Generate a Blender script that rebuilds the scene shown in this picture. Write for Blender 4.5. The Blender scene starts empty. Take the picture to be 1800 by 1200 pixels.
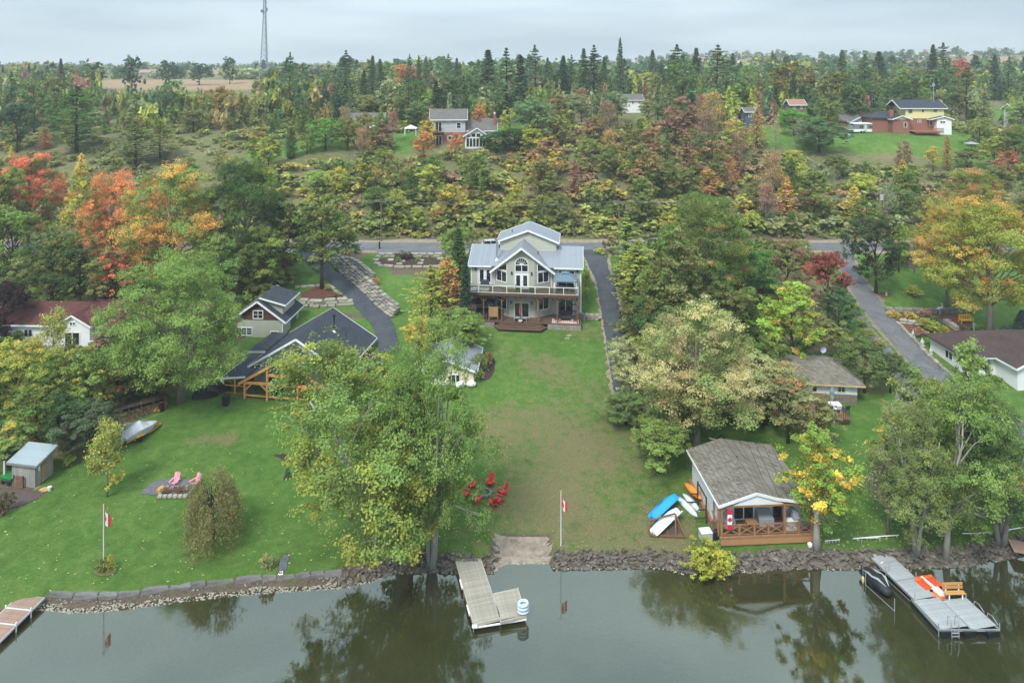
import bpy, math, random
import numpy as np
from mathutils import Vector, Matrix, Euler

S = bpy.context.scene
COL = S.collection
R = math.radians
# ------------------------------------------------------------------ camera, light
CAMZ, FPX, CX, HY = 44.0, 1200.0, 900.0, 118.0
cam = bpy.data.cameras.new('camera'); camo = bpy.data.objects.new('camera', cam); COL.objects.link(camo)
camo.location = (0, 0, CAMZ); camo.rotation_euler = (R(90), 0, 0)
cam.sensor_width = 36; cam.lens = 24; cam.shift_y = -(600 - HY) / 1800
cam.clip_start = 0.5; cam.clip_end = 12000
S.camera = camo

W = bpy.data.worlds.new('World'); S.world = W; W.use_nodes = True
nt = W.node_tree; nt.nodes.clear()
def N(t, ty, **k):
    n = t.nodes.new(ty)
    for a, b in k.items(): setattr(n, a, b)
    return n
SUN_EL, SUN_ROT = R(52), R(150)
wo = N(nt, 'ShaderNodeOutputWorld')
sky = N(nt, 'ShaderNodeTexSky', sky_type='NISHITA', sun_disc=False, sun_elevation=SUN_EL, sun_rotation=SUN_ROT)
b1 = N(nt, 'ShaderNodeBackground'); b1.inputs[1].default_value = 0.06
nt.links.new(sky.outputs[0], b1.inputs[0])
tc = N(nt, 'ShaderNodeTexCoord')
mp = N(nt, 'ShaderNodeMapping'); mp.inputs['Scale'].default_value = (1.0, 1.0, 7.0)
nt.links.new(tc.outputs['Generated'], mp.inputs[0])
nz = N(nt, 'ShaderNodeTexNoise'); nz.inputs['Scale'].default_value = 2.2; nz.inputs['Detail'].default_value = 5; nz.inputs['Roughness'].default_value = .45
nt.links.new(mp.outputs[0], nz.inputs['Vector'])
cr = N(nt, 'ShaderNodeValToRGB')
cr.color_ramp.elements[0].position = .40; cr.color_ramp.elements[0].color = (.158, .204, .238, 1)
cr.color_ramp.elements[1].position = .60; cr.color_ramp.elements[1].color = (.238, .286, .315, 1)
nt.links.new(nz.outputs['Fac'], cr.inputs[0])
# overcast sky: smoothly brighter towards the zenith
sep = N(nt, 'ShaderNodeSeparateXYZ'); nt.links.new(tc.outputs['Generated'], sep.inputs[0])
mr = N(nt, 'ShaderNodeMapRange'); mr.inputs[1].default_value = 0; mr.inputs[2].default_value = 1
mr.inputs[3].default_value = 1.0; mr.inputs[4].default_value = 3.0
nt.links.new(sep.outputs[2], mr.inputs[0])
b2 = N(nt, 'ShaderNodeBackground'); nt.links.new(cr.outputs[0], b2.inputs[0]); nt.links.new(mr.outputs[0], b2.inputs[1])
mx = N(nt, 'ShaderNodeMixShader'); mx.inputs[0].default_value = .86
nt.links.new(b1.outputs[0], mx.inputs[1]); nt.links.new(b2.outputs[0], mx.inputs[2]); nt.links.new(mx.outputs[0], wo.inputs[0])

sl = bpy.data.lights.new('sun', 'SUN'); sl.energy = 1.5; sl.angle = R(16); sl.color = (1, .96, .9)
so = bpy.data.objects.new('sun', sl); COL.objects.link(so)
so.rotation_euler = Euler((R(38), 0, R(-30)), 'XYZ')
S.view_settings.view_transform = 'Standard'; S.view_settings.look = 'None'
S.view_settings.gamma = 1; S.view_settings.exposure = 1.45; S.view_settings.use_curve_mapping = False
cy = S.cycles
cy.max_bounces = 6; cy.diffuse_bounces = 3; cy.glossy_bounces = 3; cy.transmission_bounces = 4; cy.transparent_max_bounces = 6
cy.volume_bounces = 0
cy.use_denoising = True
cy.caustics_reflective = False; cy.caustics_refractive = False

# ------------------------------------------------------------------ projection helpers
def proj(x, y, z):
    return CX + FPX * x / y, HY + FPX * (CAMZ - z) / y
def at(px, py, d):                       # pixel at a given distance
    return Vector(((px - CX) * d / FPX, d, CAMZ - (py - HY) * d / FPX))
def onz(px, py, z):                      # pixel on a level plane
    return at(px, py, FPX * (CAMZ - z) / (py - HY))

# ------------------------------------------------------------------ terrain
SH = [(-600, 1085), (-60, 1090), (30, 1075), (84, 1060), (130, 1066), (200, 1063), (330, 1046), (450, 1033), (530, 1028), (620, 1022), (690, 1003),
      (740, 1001), (800, 1003), (868, 1002), (885, 985), (965, 984), (975, 996), (1080, 994), (1160, 992), (1200, 1003), (1290, 1001),
      (1400, 993), (1500, 995), (1600, 993), (1680, 991), (1750, 979), (1850, 962), (2400, 940)]
SHW = [onz(a, b, 0.0) for a, b in SH]
SX = np.array([p.x for p in SHW]); SY = np.array([p.y for p in SHW])
def shoreY(x): return np.interp(x, SX, SY)
XL = onz(600, 1020, 0).x
RAMP = (onz(868, 985, 0).x, onz(970, 985, 0).x)
PY = [50, 62, 70, 80, 103, 109, 114, 125, 129, 137, 141, 150, 165, 185, 200, 235, 300, 420, 700, 1500, 8000]
PZ = [.75, .85, 1.35, 2.35, 5.0, 5.6, 6.6, 8.8, 9.0, 9.15, 9.6, 13, 18.2, 24.3, 25.6, 28.0, 32, 36, 37, 34, 34]
def sstep(a, b, x):
    t = np.clip((x - a) / (b - a), 0, 1); return t * t * (3 - 2 * t)
def vnoise(x, y, s, seed=0.0):
    x = x / s + seed * 3.17; y = y / s + seed * 1.31
    return (np.sin(x * 1.7 + 1.3 * np.sin(y * 1.1 + seed)) + np.sin(y * 1.9 + 1.7 * np.sin(x * .9 + 2)) + np.sin((x + y) * 1.23 + 4)) / 3
HP = onz(925, 560, 5.0)
def H(x, y):
    x = np.asarray(x, float); y = np.asarray(y, float)
    z = np.interp(y, PY, PZ)
    e = y - shoreY(x)
    ramp = sstep(RAMP[0] - .5, RAMP[0] + .3, x) * (1 - sstep(RAMP[1] - .3, RAMP[1] + .5, x))
    bank = sstep(0.1, np.where(x < XL, .55, 1.0), e) * (1 - ramp) + ramp * sstep(0, 4.2, e)
    z = -1.6 * (1 - sstep(-5, .1, e)) + bank * z
    rough = sstep(138, 150, y)
    z = z + rough * (vnoise(x, y, 14) * .7 + vnoise(x, y, 33, 2) * 1.2 * sstep(190, 240, y))
    z = z + sstep(75, 90, y) * (1 - sstep(98, 103, y)) * vnoise(x, y, 12, 5) * .15
    # far ridge on the right
    r = sstep(420, 900, y) * sstep(60, 260, x) * (1 - sstep(1700, 3000, y))
    z = z + r * (18 + 6 * vnoise(x, y, 160, 1))
    z = z + sstep(500, 1000, y) * (1 - sstep(-200, 60, x)) * (5 + 3 * vnoise(x, y, 240, 3))
    return z
def Hs(x, y): return float(H(x, y))
def G(px, py, zoff=0.0):                 # pixel -> point on the terrain
    dx, dz = (px - CX) / FPX, -(py - HY) / FPX
    lo = None; ds = np.concatenate([np.arange(50, 250, .25), np.arange(250, 3000, 3.)])
    g = H(dx * ds, ds) - (CAMZ + dz * ds)
    i = np.argmax(g > 0)
    if g[i] <= 0: d = ds[-1]
    elif i == 0: d = ds[0]
    else:
        a, b = g[i - 1], g[i]; d = ds[i - 1] + (ds[i] - ds[i - 1]) * (-a) / (b - a)
    return Vector((dx * d, d, CAMZ + dz * d + zoff))

# ------------------------------------------------------------------ colours & materials
def c(h):
    h = h.lstrip('#'); v = [int(h[i:i + 2], 16) / 255 for i in (0, 2, 4)]
    return tuple((q / 12.92 if q <= .04045 else ((q + .055) / 1.055) ** 2.4) for q in v) + (1,)
def sc(col, f): return tuple(min(1, q * f) for q in col[:3]) + (1,)
MATS = {}
def newmat(name):
    m = bpy.data.materials.new(name); m.use_nodes = True; t = m.node_tree
    return m, t, t.nodes['Principled BSDF']
def ramp(t, fac, stops, interp='LINEAR'):
    r = N(t, 'ShaderNodeValToRGB'); r.color_ramp.interpolation = interp
    while len(r.color_ramp.elements) < len(stops): r.color_ramp.elements.new(.5)
    for e, (p, q) in zip(r.color_ramp.elements, stops): e.position = p; e.color = q
    t.links.new(fac, r.inputs[0]); return r.outputs[0]
def noise(t, vec, scale, detail=4, rough=.6, dist=0):
    n = N(t, 'ShaderNodeTexNoise'); n.inputs['Scale'].default_value = scale; n.inputs['Detail'].default_value = detail
    n.inputs['Roughness'].default_value = rough; n.inputs['Distortion'].default_value = dist
    if vec is not None: t.links.new(vec, n.inputs['Vector'])
    return n.outputs['Fac']
def mixc(t, fac, a, b, mode='MIX'):
    m = N(t, 'ShaderNodeMix', data_type='RGBA', blend_type=mode)
    for s_, v in ((m.inputs[0], fac), (m.inputs[6], a), (m.inputs[7], b)):
        if hasattr(v, 'links') or isinstance(v, bpy.types.NodeSocket): t.links.new(v, s_)
        else: s_.default_value = v
    return m.outputs[2]
def mathn(t, op, a, b=None):
    m = N(t, 'ShaderNodeMath', operation=op)
    for s_, v in ((m.inputs[0], a), (m.inputs[1], b)):
        if v is None: continue
        if isinstance(v, bpy.types.NodeSocket): t.links.new(v, s_)
        else: s_.default_value = v
    return m.outputs[0]
def bump(t, bs, h, strength=.3, dist=.02):
    b = N(t, 'ShaderNodeBump'); b.inputs['Strength'].default_value = strength; b.inputs['Distance'].default_value = dist
    t.links.new(h, b.inputs['Height']); t.links.new(b.outputs[0], bs.inputs['Normal'])
def M(name, col, rough=.75, var=.18, scale=1.5, col2=None, bmp=.2, metal=0, stretch=None, spec=.3):
    """weathered surface: blotches of two scales plus fine grain"""
    if name in MATS: return MATS[name]
    if isinstance(col, str): col = c(col)
    if isinstance(col2, str): col2 = c(col2)
    m, t, bs = newmat(name)
    tcn = N(t, 'ShaderNodeTexCoord'); mpn = N(t, 'ShaderNodeMapping'); t.links.new(tcn.outputs['Object'], mpn.inputs[0])
    if stretch: mpn.inputs['Scale'].default_value = stretch
    v = mpn.outputs[0]
    a = noise(t, v, scale, 5, .65); b = noise(t, v, scale * 14, 3, .6)
    f = mathn(t, 'ADD', mathn(t, 'MULTIPLY', a, .65), mathn(t, 'MULTIPLY', b, .35))
    lo, hi = sc(col, 1 - var), (col2 or sc(col, 1 + var))
    base = ramp(t, f, [(.33, lo), (.67, hi)])
    oi = N(t, 'ShaderNodeObjectInfo')
    k = N(t, 'ShaderNodeMapRange'); k.inputs[3].default_value = 1 - var * .5; k.inputs[4].default_value = 1 + var * .5
    t.links.new(oi.outputs['Random'], k.inputs[0])
    vm = N(t, 'ShaderNodeVectorMath', operation='SCALE'); t.links.new(base, vm.inputs[0]); t.links.new(k.outputs[0], vm.inputs['Scale'])
    t.links.new(vm.outputs[0], bs.inputs['Base Color'])
    bs.inputs['Roughness'].default_value = rough; bs.inputs['Metallic'].default_value = metal
    bs.inputs['Specular IOR Level'].default_value = spec
    if bmp: bump(t, bs, b, bmp, .02)
    MATS[name] = m; return m
def Mlines(name, col, axis, period, gap=.12, dark=.55, rough=.7, var=.12, col2=None, metal=0, strength=.5, spec=.3):
    """boards, laps or seams of a fixed period along one object axis, with weathering"""
    if name in MATS: return MATS[name]
    if isinstance(col, str): col = c(col)
    if isinstance(col2, str): col2 = c(col2)
    m, t, bs = newmat(name)
    tcn = N(t, 'ShaderNodeTexCoord'); sp = N(t, 'ShaderNodeSeparateXYZ'); t.links.new(tcn.outputs['Object'], sp.inputs[0])
    x = mathn(t, 'DIVIDE', sp.outputs['XYZ'.index(axis)], period)
    fr = mathn(t, 'FRACT', x); fl = mathn(t, 'FLOOR', x)
    wn = N(t, 'ShaderNodeTexWhiteNoise', noise_dimensions='1D'); t.links.new(fl, wn.inputs['W'])
    a = noise(t, tcn.outputs['Object'], .6, 5, .65); b = noise(t, tcn.outputs['Object'], 12, 3)
    f = mathn(t, 'ADD', mathn(t, 'MULTIPLY', a, .5), mathn(t, 'ADD', mathn(t, 'MULTIPLY', b, .25), mathn(t, 'MULTIPLY', wn.outputs[0], .25)))
    base = ramp(t, f, [(.3, sc(col, 1 - var)), (.7, col2 or sc(col, 1 + var))])
    line = ramp(t, fr, [(0, (dark,) * 3 + (1,)), (gap, (1, 1, 1, 1))])
    colr = mixc(t, 1.0, base, line, 'MULTIPLY')
    t.links.new(colr, bs.inputs['Base Color'])
    bs.inputs['Roughness'].default_value = rough; bs.inputs['Metallic'].default_value = metal; bs.inputs['Specular IOR Level'].default_value = spec
    bump(t, bs, line, strength, .03)
    MATS[name] = m; return m
def Mshingle(name, col, col2, w=.33, h=.16, rough=.9, dark=.5):
    if name in MATS: return MATS[name]
    m, t, bs = newmat(name)
    tcn = N(t, 'ShaderNodeTexCoord')
    # row coordinate = height, column coordinate = x + y, so every slope gets courses
    sp = N(t, 'ShaderNodeSeparateXYZ'); t.links.new(tcn.outputs['Object'], sp.inputs[0])
    cb = N(t, 'ShaderNodeCombineXYZ')
    t.links.new(mathn(t, 'ADD', sp.outputs[0], sp.outputs[1]), cb.inputs[0])
    t.links.new(mathn(t, 'MULTIPLY', sp.outputs[2], 2.1), cb.inputs[1])
    br = N(t, 'ShaderNodeTexBrick'); t.links.new(cb.outputs[0], br.inputs['Vector'])
    br.inputs['Scale'].default_value = 1; br.inputs['Brick Width'].default_value = w; br.inputs['Row Height'].default_value = h * 1.6
    br.inputs['Mortar Size'].default_value = .014; br.inputs['Mortar Smooth'].default_value = .3
    br.inputs['Color1'].default_value = c(col); br.inputs['Color2'].default_value = c(col2)
    br.inputs['Mortar'].default_value = sc(c(col), dark)
    a = noise(t, tcn.outputs['Object'], .5, 5, .7)
    k = ramp(t, a, [(.3, (.82, .82, .82, 1)), (.7, (1.0, 1.0, 1.0, 1))])
    b = noise(t, tcn.outputs['Object'], 9, 3)
    k2 = ramp(t, b, [(.3, (.75, .75, .75, 1)), (.7, (1, 1, 1, 1))])
    t.links.new(mixc(t, 1.0, mixc(t, 1.0, br.outputs[0], k, 'MULTIPLY'), k2, 'MULTIPLY'), bs.inputs['Base Color'])
    bs.inputs['Roughness'].default_value = rough; bs.inputs['Specular IOR Level'].default_value = .2
    bump(t, bs, br.outputs['Fac'], -.35, .03)
    MATS[name] = m; return m
def Mglass(name='window_glass', col='#1c2326'):
    if name in MATS: return MATS[name]
    m, t, bs = newmat(name)
    tcn = N(t, 'ShaderNodeTexCoord'); a = noise(t, tcn.outputs['Object'], 1.1, 2)
    t.links.new(ramp(t, a, [(.35, sc(c(col), .6)), (.65, sc(c(col), 1.9))]), bs.inputs['Base Color'])
    bs.inputs['Roughness'].default_value = .06; bs.inputs['Specular IOR Level'].default_value = .8
    MATS[name] = m; return m

# ------------------------------------------------------------------ mesh builder
class MB:
    def __init__(s): s.v = []; s.f = []
    def add(s, vs, fs):
        o = len(s.v); s.v += [tuple(p) for p in vs]; s.f += [tuple(i + o for i in f) for f in fs]; return s
    def box(s, x0, x1, y0, y1, z0, z1, mat=None):
        vs = [(x, y, z) for z in (z0, z1) for x, y in ((x0, y0), (x1, y0), (x1, y1), (x0, y1))]
        if mat is not None: vs = [mat @ Vector(p) for p in vs]
        return s.add(vs, [(3, 2, 1, 0), (4, 5, 6, 7), (0, 1, 5, 4), (1, 2, 6, 5), (2, 3, 7, 6), (3, 0, 4, 7)])
    def ext(s, pts, vec):                 # polygon extruded by a vector
        n = len(pts); vec = Vector(vec); a = [Vector(p) for p in pts]; b = [p + vec for p in a]
        return s.add(a + b, [tuple(range(n))[::-1], tuple(range(n, 2 * n))] + [(i, (i + 1) % n, n + (i + 1) % n, n + i) for i in range(n)])
    def slab(s, pts, t=.15): return s.ext([Vector(p) - Vector((0, 0, t)) for p in pts], (0, 0, t))
    def bar(s, p0, p1, w=.1, h=None, up=(0, 0, 1)):   # rectangular bar between two points
        p0, p1 = Vector(p0), Vector(p1); h = h or w; d = (p1 - p0)
        if d.length < 1e-6: return s
        d.normalize(); u = Vector(up)
        if abs(d.dot(u)) > .98: u = Vector((0, 1, 0))
        a = d.cross(u).normalized() * w / 2; b = a.cross(d).normalized() * h / 2
        vs = [p + q for p in (p0, p1) for q in (-a - b, a - b, a + b, -a + b)]
        return s.add(vs, [(3, 2, 1, 0), (4, 5, 6, 7), (0, 1, 5, 4), (1, 2, 6, 5), (2, 3, 7, 6), (3, 0, 4, 7)])
    def tube(s, pts, rs, n=8, cap=True):
        pts = [Vector(p) for p in pts]
        if not hasattr(rs, '__len__'): rs = [rs] * len(pts)
        o = len(s.v); prev = None
        for i, p in enumerate(pts):
            d = (pts[min(i + 1, len(pts) - 1)] - pts[max(i - 1, 0)]).normalized()
            u = prev if prev is not None else (Vector((1, 0, 0)) if abs(d.x) < .9 else Vector((0, 1, 0)))
            a = (u - d * u.dot(d)).normalized(); prev = a; b = d.cross(a)
            for k in range(n):
                t = 2 * math.pi * k / n; s.v.append(tuple(p + (a * math.cos(t) + b * math.sin(t)) * rs[i]))
        for i in range(len(pts) - 1):
            for k in range(n):
                s.f.append((o + i * n + k, o + i * n + (k + 1) % n, o + (i + 1) * n + (k + 1) % n, o + (i + 1) * n + k))
        if cap:
            s.f.append(tuple(o + k for k in range(n))[::-1]); s.f.append(tuple(o + (len(pts) - 1) * n + k for k in range(n)))
        return s
    def loft(s, rings, cap=True):         # rings of equal vertex count
        o = len(s.v); n = len(rings[0])
        for r_ in rings: s.v += [tuple(p) for p in r_]
        for i in range(len(rings) - 1):
            for k in range(n):
                s.f.append((o + i * n + k, o + i * n + (k + 1) % n, o + (i + 1) * n + (k + 1) % n, o + (i + 1) * n + k))
        if cap:
            s.f.append(tuple(o + k for k in range(n))[::-1]); s.f.append(tuple(o + (len(rings) - 1) * n + k for k in range(n)))
        return s
    def mesh(s, name, mat, smooth=False):
        me = bpy.data.meshes.new(name); me.from_pydata(s.v, [], s.f); me.update()
        if mat: me.materials.append(mat)
        if smooth: me.shade_smooth()
        return me
    def build(s, name, mat, parent=None, smooth=False, loc=None, rz=0):
        o = bpy.data.objects.new(name, s.mesh(name, mat, smooth)); COL.objects.link(o)
        if parent: o.parent = parent
        if loc is not None: o.location = loc
        if rz: o.rotation_euler.z = rz
        return o
def tag(o, label, cat, group=None, kind=None):
    if label: o['label'] = label
    if cat: o['category'] = cat
    if group: o['group'] = group
    if kind: o['kind'] = kind
    return o
def struct(o, kind='structure', label=None):
    o['kind'] = kind
    if label: o['label'] = label
    return o
def thing(name, label, cat, loc=(0, 0, 0), rz=0, group=None):
    o = bpy.data.objects.new(name, None); COL.objects.link(o); o.location = loc; o.rotation_euler.z = rz; o.empty_display_size = .3
    return tag(o, label, cat, group)
def inst(me, name, parent=None, loc=(0, 0, 0), rot=(0, 0, 0), scl=(1, 1, 1)):
    o = bpy.data.objects.new(name, me); COL.objects.link(o)
    if parent: o.parent = parent
    o.location = loc; o.rotation_euler = rot; o.scale = scl if hasattr(scl, '__len__') else (scl,) * 3
    return o
def npmesh(name, verts, quads, mat, attr=None):
    me = bpy.data.meshes.new(name); verts = np.asarray(verts, np.float32); quads = np.asarray(quads, np.int32); k = quads.shape[1]
    me.vertices.add(len(verts)); me.vertices.foreach_set('co', verts.ravel())
    me.loops.add(quads.size); me.loops.foreach_set('vertex_index', quads.ravel())
    me.polygons.add(len(quads)); me.polygons.foreach_set('loop_start', np.arange(0, quads.size, k, dtype=np.int32))
    me.polygons.foreach_set('loop_total', np.full(len(quads), k, np.int32))
    if attr is not None:
        for nm, a in attr.items():
            at_ = me.attributes.new(nm, 'FLOAT_COLOR', 'POINT'); at_.data.foreach_set('color', np.asarray(a, np.float32).ravel())
    me.update(calc_edges=True)
    if mat: me.materials.append(mat)
    return me
def ccopy(root, loc, rz=0, label=None, scl=None):   # copy of a thing with its parts and sub-parts
    r_ = root.copy(); COL.objects.link(r_); r_.location = loc; r_.rotation_euler.z = rz
    if scl: r_.scale = (scl,) * 3
    if label: r_['label'] = label
    for ch in list(root.children):
        q = ch.copy(); COL.objects.link(q); q.parent = r_
        for g in ch.children:
            w = g.copy(); COL.objects.link(w); w.parent = q
    return r_
def inpoly(px, py, poly):
    px = np.asarray(px); py = np.asarray(py); ins = np.zeros(px.shape, bool); n = len(poly)
    for i in range(n):
        x1, y1 = poly[i]; x2, y2 = poly[(i + 1) % n]
        if y1 == y2: continue
        cnd = ((y1 > py) != (y2 > py)) & (px < (x2 - x1) * (py - y1) / (y2 - y1) + x1)
        ins ^= cnd
    return ins
# ------------------------------------------------------------------ ground
LAWNS = [[(428, 268), (470, 250), (560, 236), (640, 240), (620, 262), (520, 272), (470, 285), (430, 280)],
         [(680, 245), (700, 232), (752, 232), (765, 262), (690, 272)],
         [(870, 224), (900, 218), (935, 222), (930, 236), (870, 240)],
         [(1306, 222), (1380, 226), (1440, 238), (1440, 268), (1390, 262), (1312, 252)],
         [(1440, 238), (1500, 230), (1690, 226), (1760, 250), (1780, 285), (1700, 280), (1600, 272), (1500, 268), (1430, 262)],
         [(1730, 190), (1800, 185), (1840, 215), (1740, 212)], [(1650, 265), (1740, 290), (1770, 300), (1640, 292)]]
FIELDS = [[(150, 144), (190, 141), (430, 140), (520, 146), (440, 158), (250, 160), (150, 154)]]
DIRT = [[(-60, 840), (36, 838), (82, 868), (40, 890), (0, 905), (-60, 930)], [(600, 440), (645, 436), (665, 440), (640, 452), (610, 456)],
        [(735, 972), (765, 965), (770, 985), (735, 988)], [(680, 472), (760, 470), (758, 486), (690, 484)], [(600, 548), (640, 552), (650, 560), (610, 560)],
        [(560, 420), (800, 416), (830, 424), (560, 428)], [(1040, 413), (1420, 410), (1500, 424), (1040, 426)]]
def grow(a, b, s, g, mx_=1e9):
    o = [a]; 
    while o[-1] < b: o.append(o[-1] + s); s = min(s * g, mx_)
    return o
xs = np.arange(-112, 112.01, .8); xr = np.array(grow(112.8, 5200, 1.2, 1.09)); xs = np.concatenate([-xr[::-1], xs, xr])
ys = np.concatenate([[-300, -60, 10, 35, 46], np.arange(50, 146, .6), np.arange(146, 230, 1.4), grow(230, 8000, 3, 1.06)])
GX, GY = np.meshgrid(xs, ys); GZ = H(GX, GY)
nx, ny = len(xs), len(ys)
Vt = np.stack([GX.ravel(), GY.ravel(), GZ.ravel()], 1)
ii = (np.arange(ny - 1)[:, None] * nx + np.arange(nx - 1)[None, :]).ravel()
Q = np.stack([ii, ii + 1, ii + 1 + nx, ii + nx], 1)
Yc = np.maximum(GY, 20); PXg = CX + FPX * GX / Yc; PYg = HY + FPX * (CAMZ - GZ) / Yc
lawn = (GY < 128.5).astype(float)
for p_ in LAWNS: lawn = np.maximum(lawn, inpoly(PXg, PYg, p_) * (GY > 138))
field = np.zeros_like(lawn)
for p_ in FIELDS: field = np.maximum(field, inpoly(PXg, PYg, p_) * (GY > 220))
field = np.maximum(field, ((GY > 620) & (vnoise(GX, GY, 210, 4) > .05)) * .9)
WOODFLOOR = [[(-400, 420), (486, 425), (495, 500), (430, 560), (425, 610), (330, 690), (205, 700), (150, 790), (120, 805), (-60, 815)], [(1088, 440), (1400, 440), (1470, 500), (1490, 600), (1420, 650), (1330, 735), (1200, 755), (1112, 720), (1096, 560)], [(1500, 600), (1560, 660), (1560, 690), (1500, 690)]]
for p_ in WOODFLOOR: lawn = lawn * (1 - inpoly(PXg, PYg, p_) * (GY < 129))
dirt = np.zeros_like(lawn)
for p_ in DIRT: dirt = np.maximum(dirt, inpoly(PXg, PYg, p_) * (GY < 150))
EE = GY - shoreY(GX)
dirt = np.maximum(dirt, EE < np.where(GX < onz(600, 1020, 0).x, .42, .75))
rmp = (GX > RAMP[0]) & (GX < RAMP[1]) & (EE < 2.5 + .3 * vnoise(GX, GY, .8)); dirt = np.maximum(dirt, rmp)
dry = sstep(-9, 0, GX) * (1 - sstep(14, 21, GX)) * (GY < 104) * (.50 - .30 * sstep(78, 92, GY) + .3 * vnoise(GX, GY, 4, 1)) + .55 * np.exp(-((GX + 33) / 4) ** 2 - ((GY - 77) / 1.6) ** 2)
dry = np.clip(dry, 0, 1)
att = np.stack([lawn.ravel(), field.ravel(), dirt.ravel(), dry.ravel()], 1)
def ground_mat():
    m, t, bs = newmat('grass_and_soil')
    a = N(t, 'ShaderNodeAttribute', attribute_name='cov'); sp = N(t, 'ShaderNodeSeparateColor'); t.links.new(a.outputs['Color'], sp.inputs[0])
    tcn = N(t, 'ShaderNodeTexCoord'); v = tcn.outputs['Object']
    n1 = noise(t, v, .12, 5, .65, .4); n2 = noise(t, v, .9, 5, .7, .3); n3 = noise(t, v, 5, 4, .7); n4 = noise(t, v, 30, 3, .7)
    mixn = mathn(t, 'ADD', mathn(t, 'MULTIPLY', n2, .45), mathn(t, 'ADD', mathn(t, 'MULTIPLY', n1, .3), mathn(t, 'MULTIPLY', n3, .25)))
    green = ramp(t, mixn, [(.36, (.062, .140, .026, 1)), (.5, (.106, .205, .042, 1)), (.62, (.175, .262, .070, 1))])
    brown = ramp(t, n3, [(.3, (.17, .15, .075, 1)), (.7, (.27, .225, .125, 1))])
    # thin, dry turf
    dm = mathn(t, 'ADD', mathn(t, 'MULTIPLY', n2, 1.1), mathn(t, 'ADD', mathn(t, 'MULTIPLY', n3, .5), mathn(t, 'SUBTRACT', a.outputs['Alpha'], 1.02)))
    k = N(t, 'ShaderNodeMapRange'); k.inputs[1].default_value = .0; k.inputs[2].default_value = .34; k.inputs[4].default_value = .85; t.links.new(dm, k.inputs[0])
    turf = mixc(t, k.outputs[0], green, brown)
    turf = mixc(t, 1.0, turf, ramp(t, n4, [(.3, (.55, .55, .55, 1)), (.68, (1.2, 1.2, 1.1, 1))]), 'MULTIPLY')
    scrub = ramp(t, mixn, [(.34, (.09, .10, .042, 1)), (.47, (.135, .145, .06, 1)), (.56, (.19, .18, .09, 1)), (.68, (.24, .20, .12, 1))])
    fld = ramp(t, mixn, [(.35, (.25, .17, .10, 1)), (.65, (.34, .245, .15, 1))])
    soil = ramp(t, n3, [(.3, (.085, .062, .045, 1)), (.7, (.20, .16, .12, 1))])
    col = mixc(t, sp.outputs[0], scrub, turf); col = mixc(t, sp.outputs[1], col, fld)
    ed = mathn(t, 'ADD', sp.outputs[2], mathn(t, 'MULTIPLY', mathn(t, 'SUBTRACT', n3, .5), 1.2))
    kk = N(t, 'ShaderNodeMapRange'); kk.inputs[1].default_value = .4; kk.inputs[2].default_value = .62; t.links.new(ed, kk.inputs[0])
    col = mixc(t, kk.outputs[0], col, soil)
    t.links.new(col, bs.inputs['Base Color']); bs.inputs['Roughness'].default_value = .95; bs.inputs['Specular IOR Level'].default_value = .1
    bump(t, bs, mathn(t, 'ADD', n4, mathn(t, 'MULTIPLY', n3, 1.5)), .9, .12)
    return m
gm = npmesh('ground', Vt, Q, ground_mat(), {'cov': att}); gm.shade_smooth()
go = inst(gm, 'ground'); struct(go)

# ------------------------------------------------------------------ water
def water_mat():
    m, t, bs = newmat('lake_water')
    out = t.nodes['Material Output']
    tcn = N(t, 'ShaderNodeTexCoord'); mpn = N(t, 'ShaderNodeMapping'); mpn.inputs['Scale'].default_value = (1, 1.8, 1); t.links.new(tcn.outputs['Object'], mpn.inputs[0])
    w1 = noise(t, mpn.outputs[0], 1.6, 4, .6, .8); w2 = noise(t, mpn.outputs[0], 6, 2, .5)
    hgt = mathn(t, 'ADD', w1, mathn(t, 'MULTIPLY', w2, .12))
    b = N(t, 'ShaderNodeBump'); b.inputs['Strength'].default_value = .014; b.inputs['Distance'].default_value = .2; t.links.new(hgt, b.inputs['Height'])
    n1 = noise(t, tcn.outputs['Object'], .16, 4, .55)
    body = ramp(t, n1, [(.3, (.038, .042, .016, 1)), (.7, (.068, .068, .028, 1))])
    df = N(t, 'ShaderNodeBsdfDiffuse'); t.links.new(body, df.inputs[0])
    tr = N(t, 'ShaderNodeBsdfTransparent'); tr.inputs[0].default_value = (.62, .60, .38, 1)
    m1 = N(t, 'ShaderNodeMixShader'); m1.inputs[0].default_value = .42; t.links.new(df.outputs[0], m1.inputs[1]); t.links.new(tr.outputs[0], m1.inputs[2])
    gl = N(t, 'ShaderNodeBsdfGlossy'); gl.inputs['Roughness'].default_value = .012; gl.inputs[0].default_value = (.86, .93, .88, 1); t.links.new(b.outputs[0], gl.inputs['Normal'])
    fr = N(t, 'ShaderNodeFresnel'); fr.inputs[0].default_value = 2.35; t.links.new(b.outputs[0], fr.inputs['Normal'])
    m2 = N(t, 'ShaderNodeMixShader'); t.links.new(fr.outputs[0], m2.inputs[0]); t.links.new(m1.outputs[0], m2.inputs[1]); t.links.new(gl.outputs[0], m2.inputs[2])
    t.links.new(m2.outputs[0], out.inputs[0]); return m
wv = MB().add([(-5000, -290, 0), (5000, -290, 0), (5000, 68, 0), (-5000, 68, 0)], [(0, 1, 2, 3)])
struct(wv.build('lake_water', water_mat()))

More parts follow.
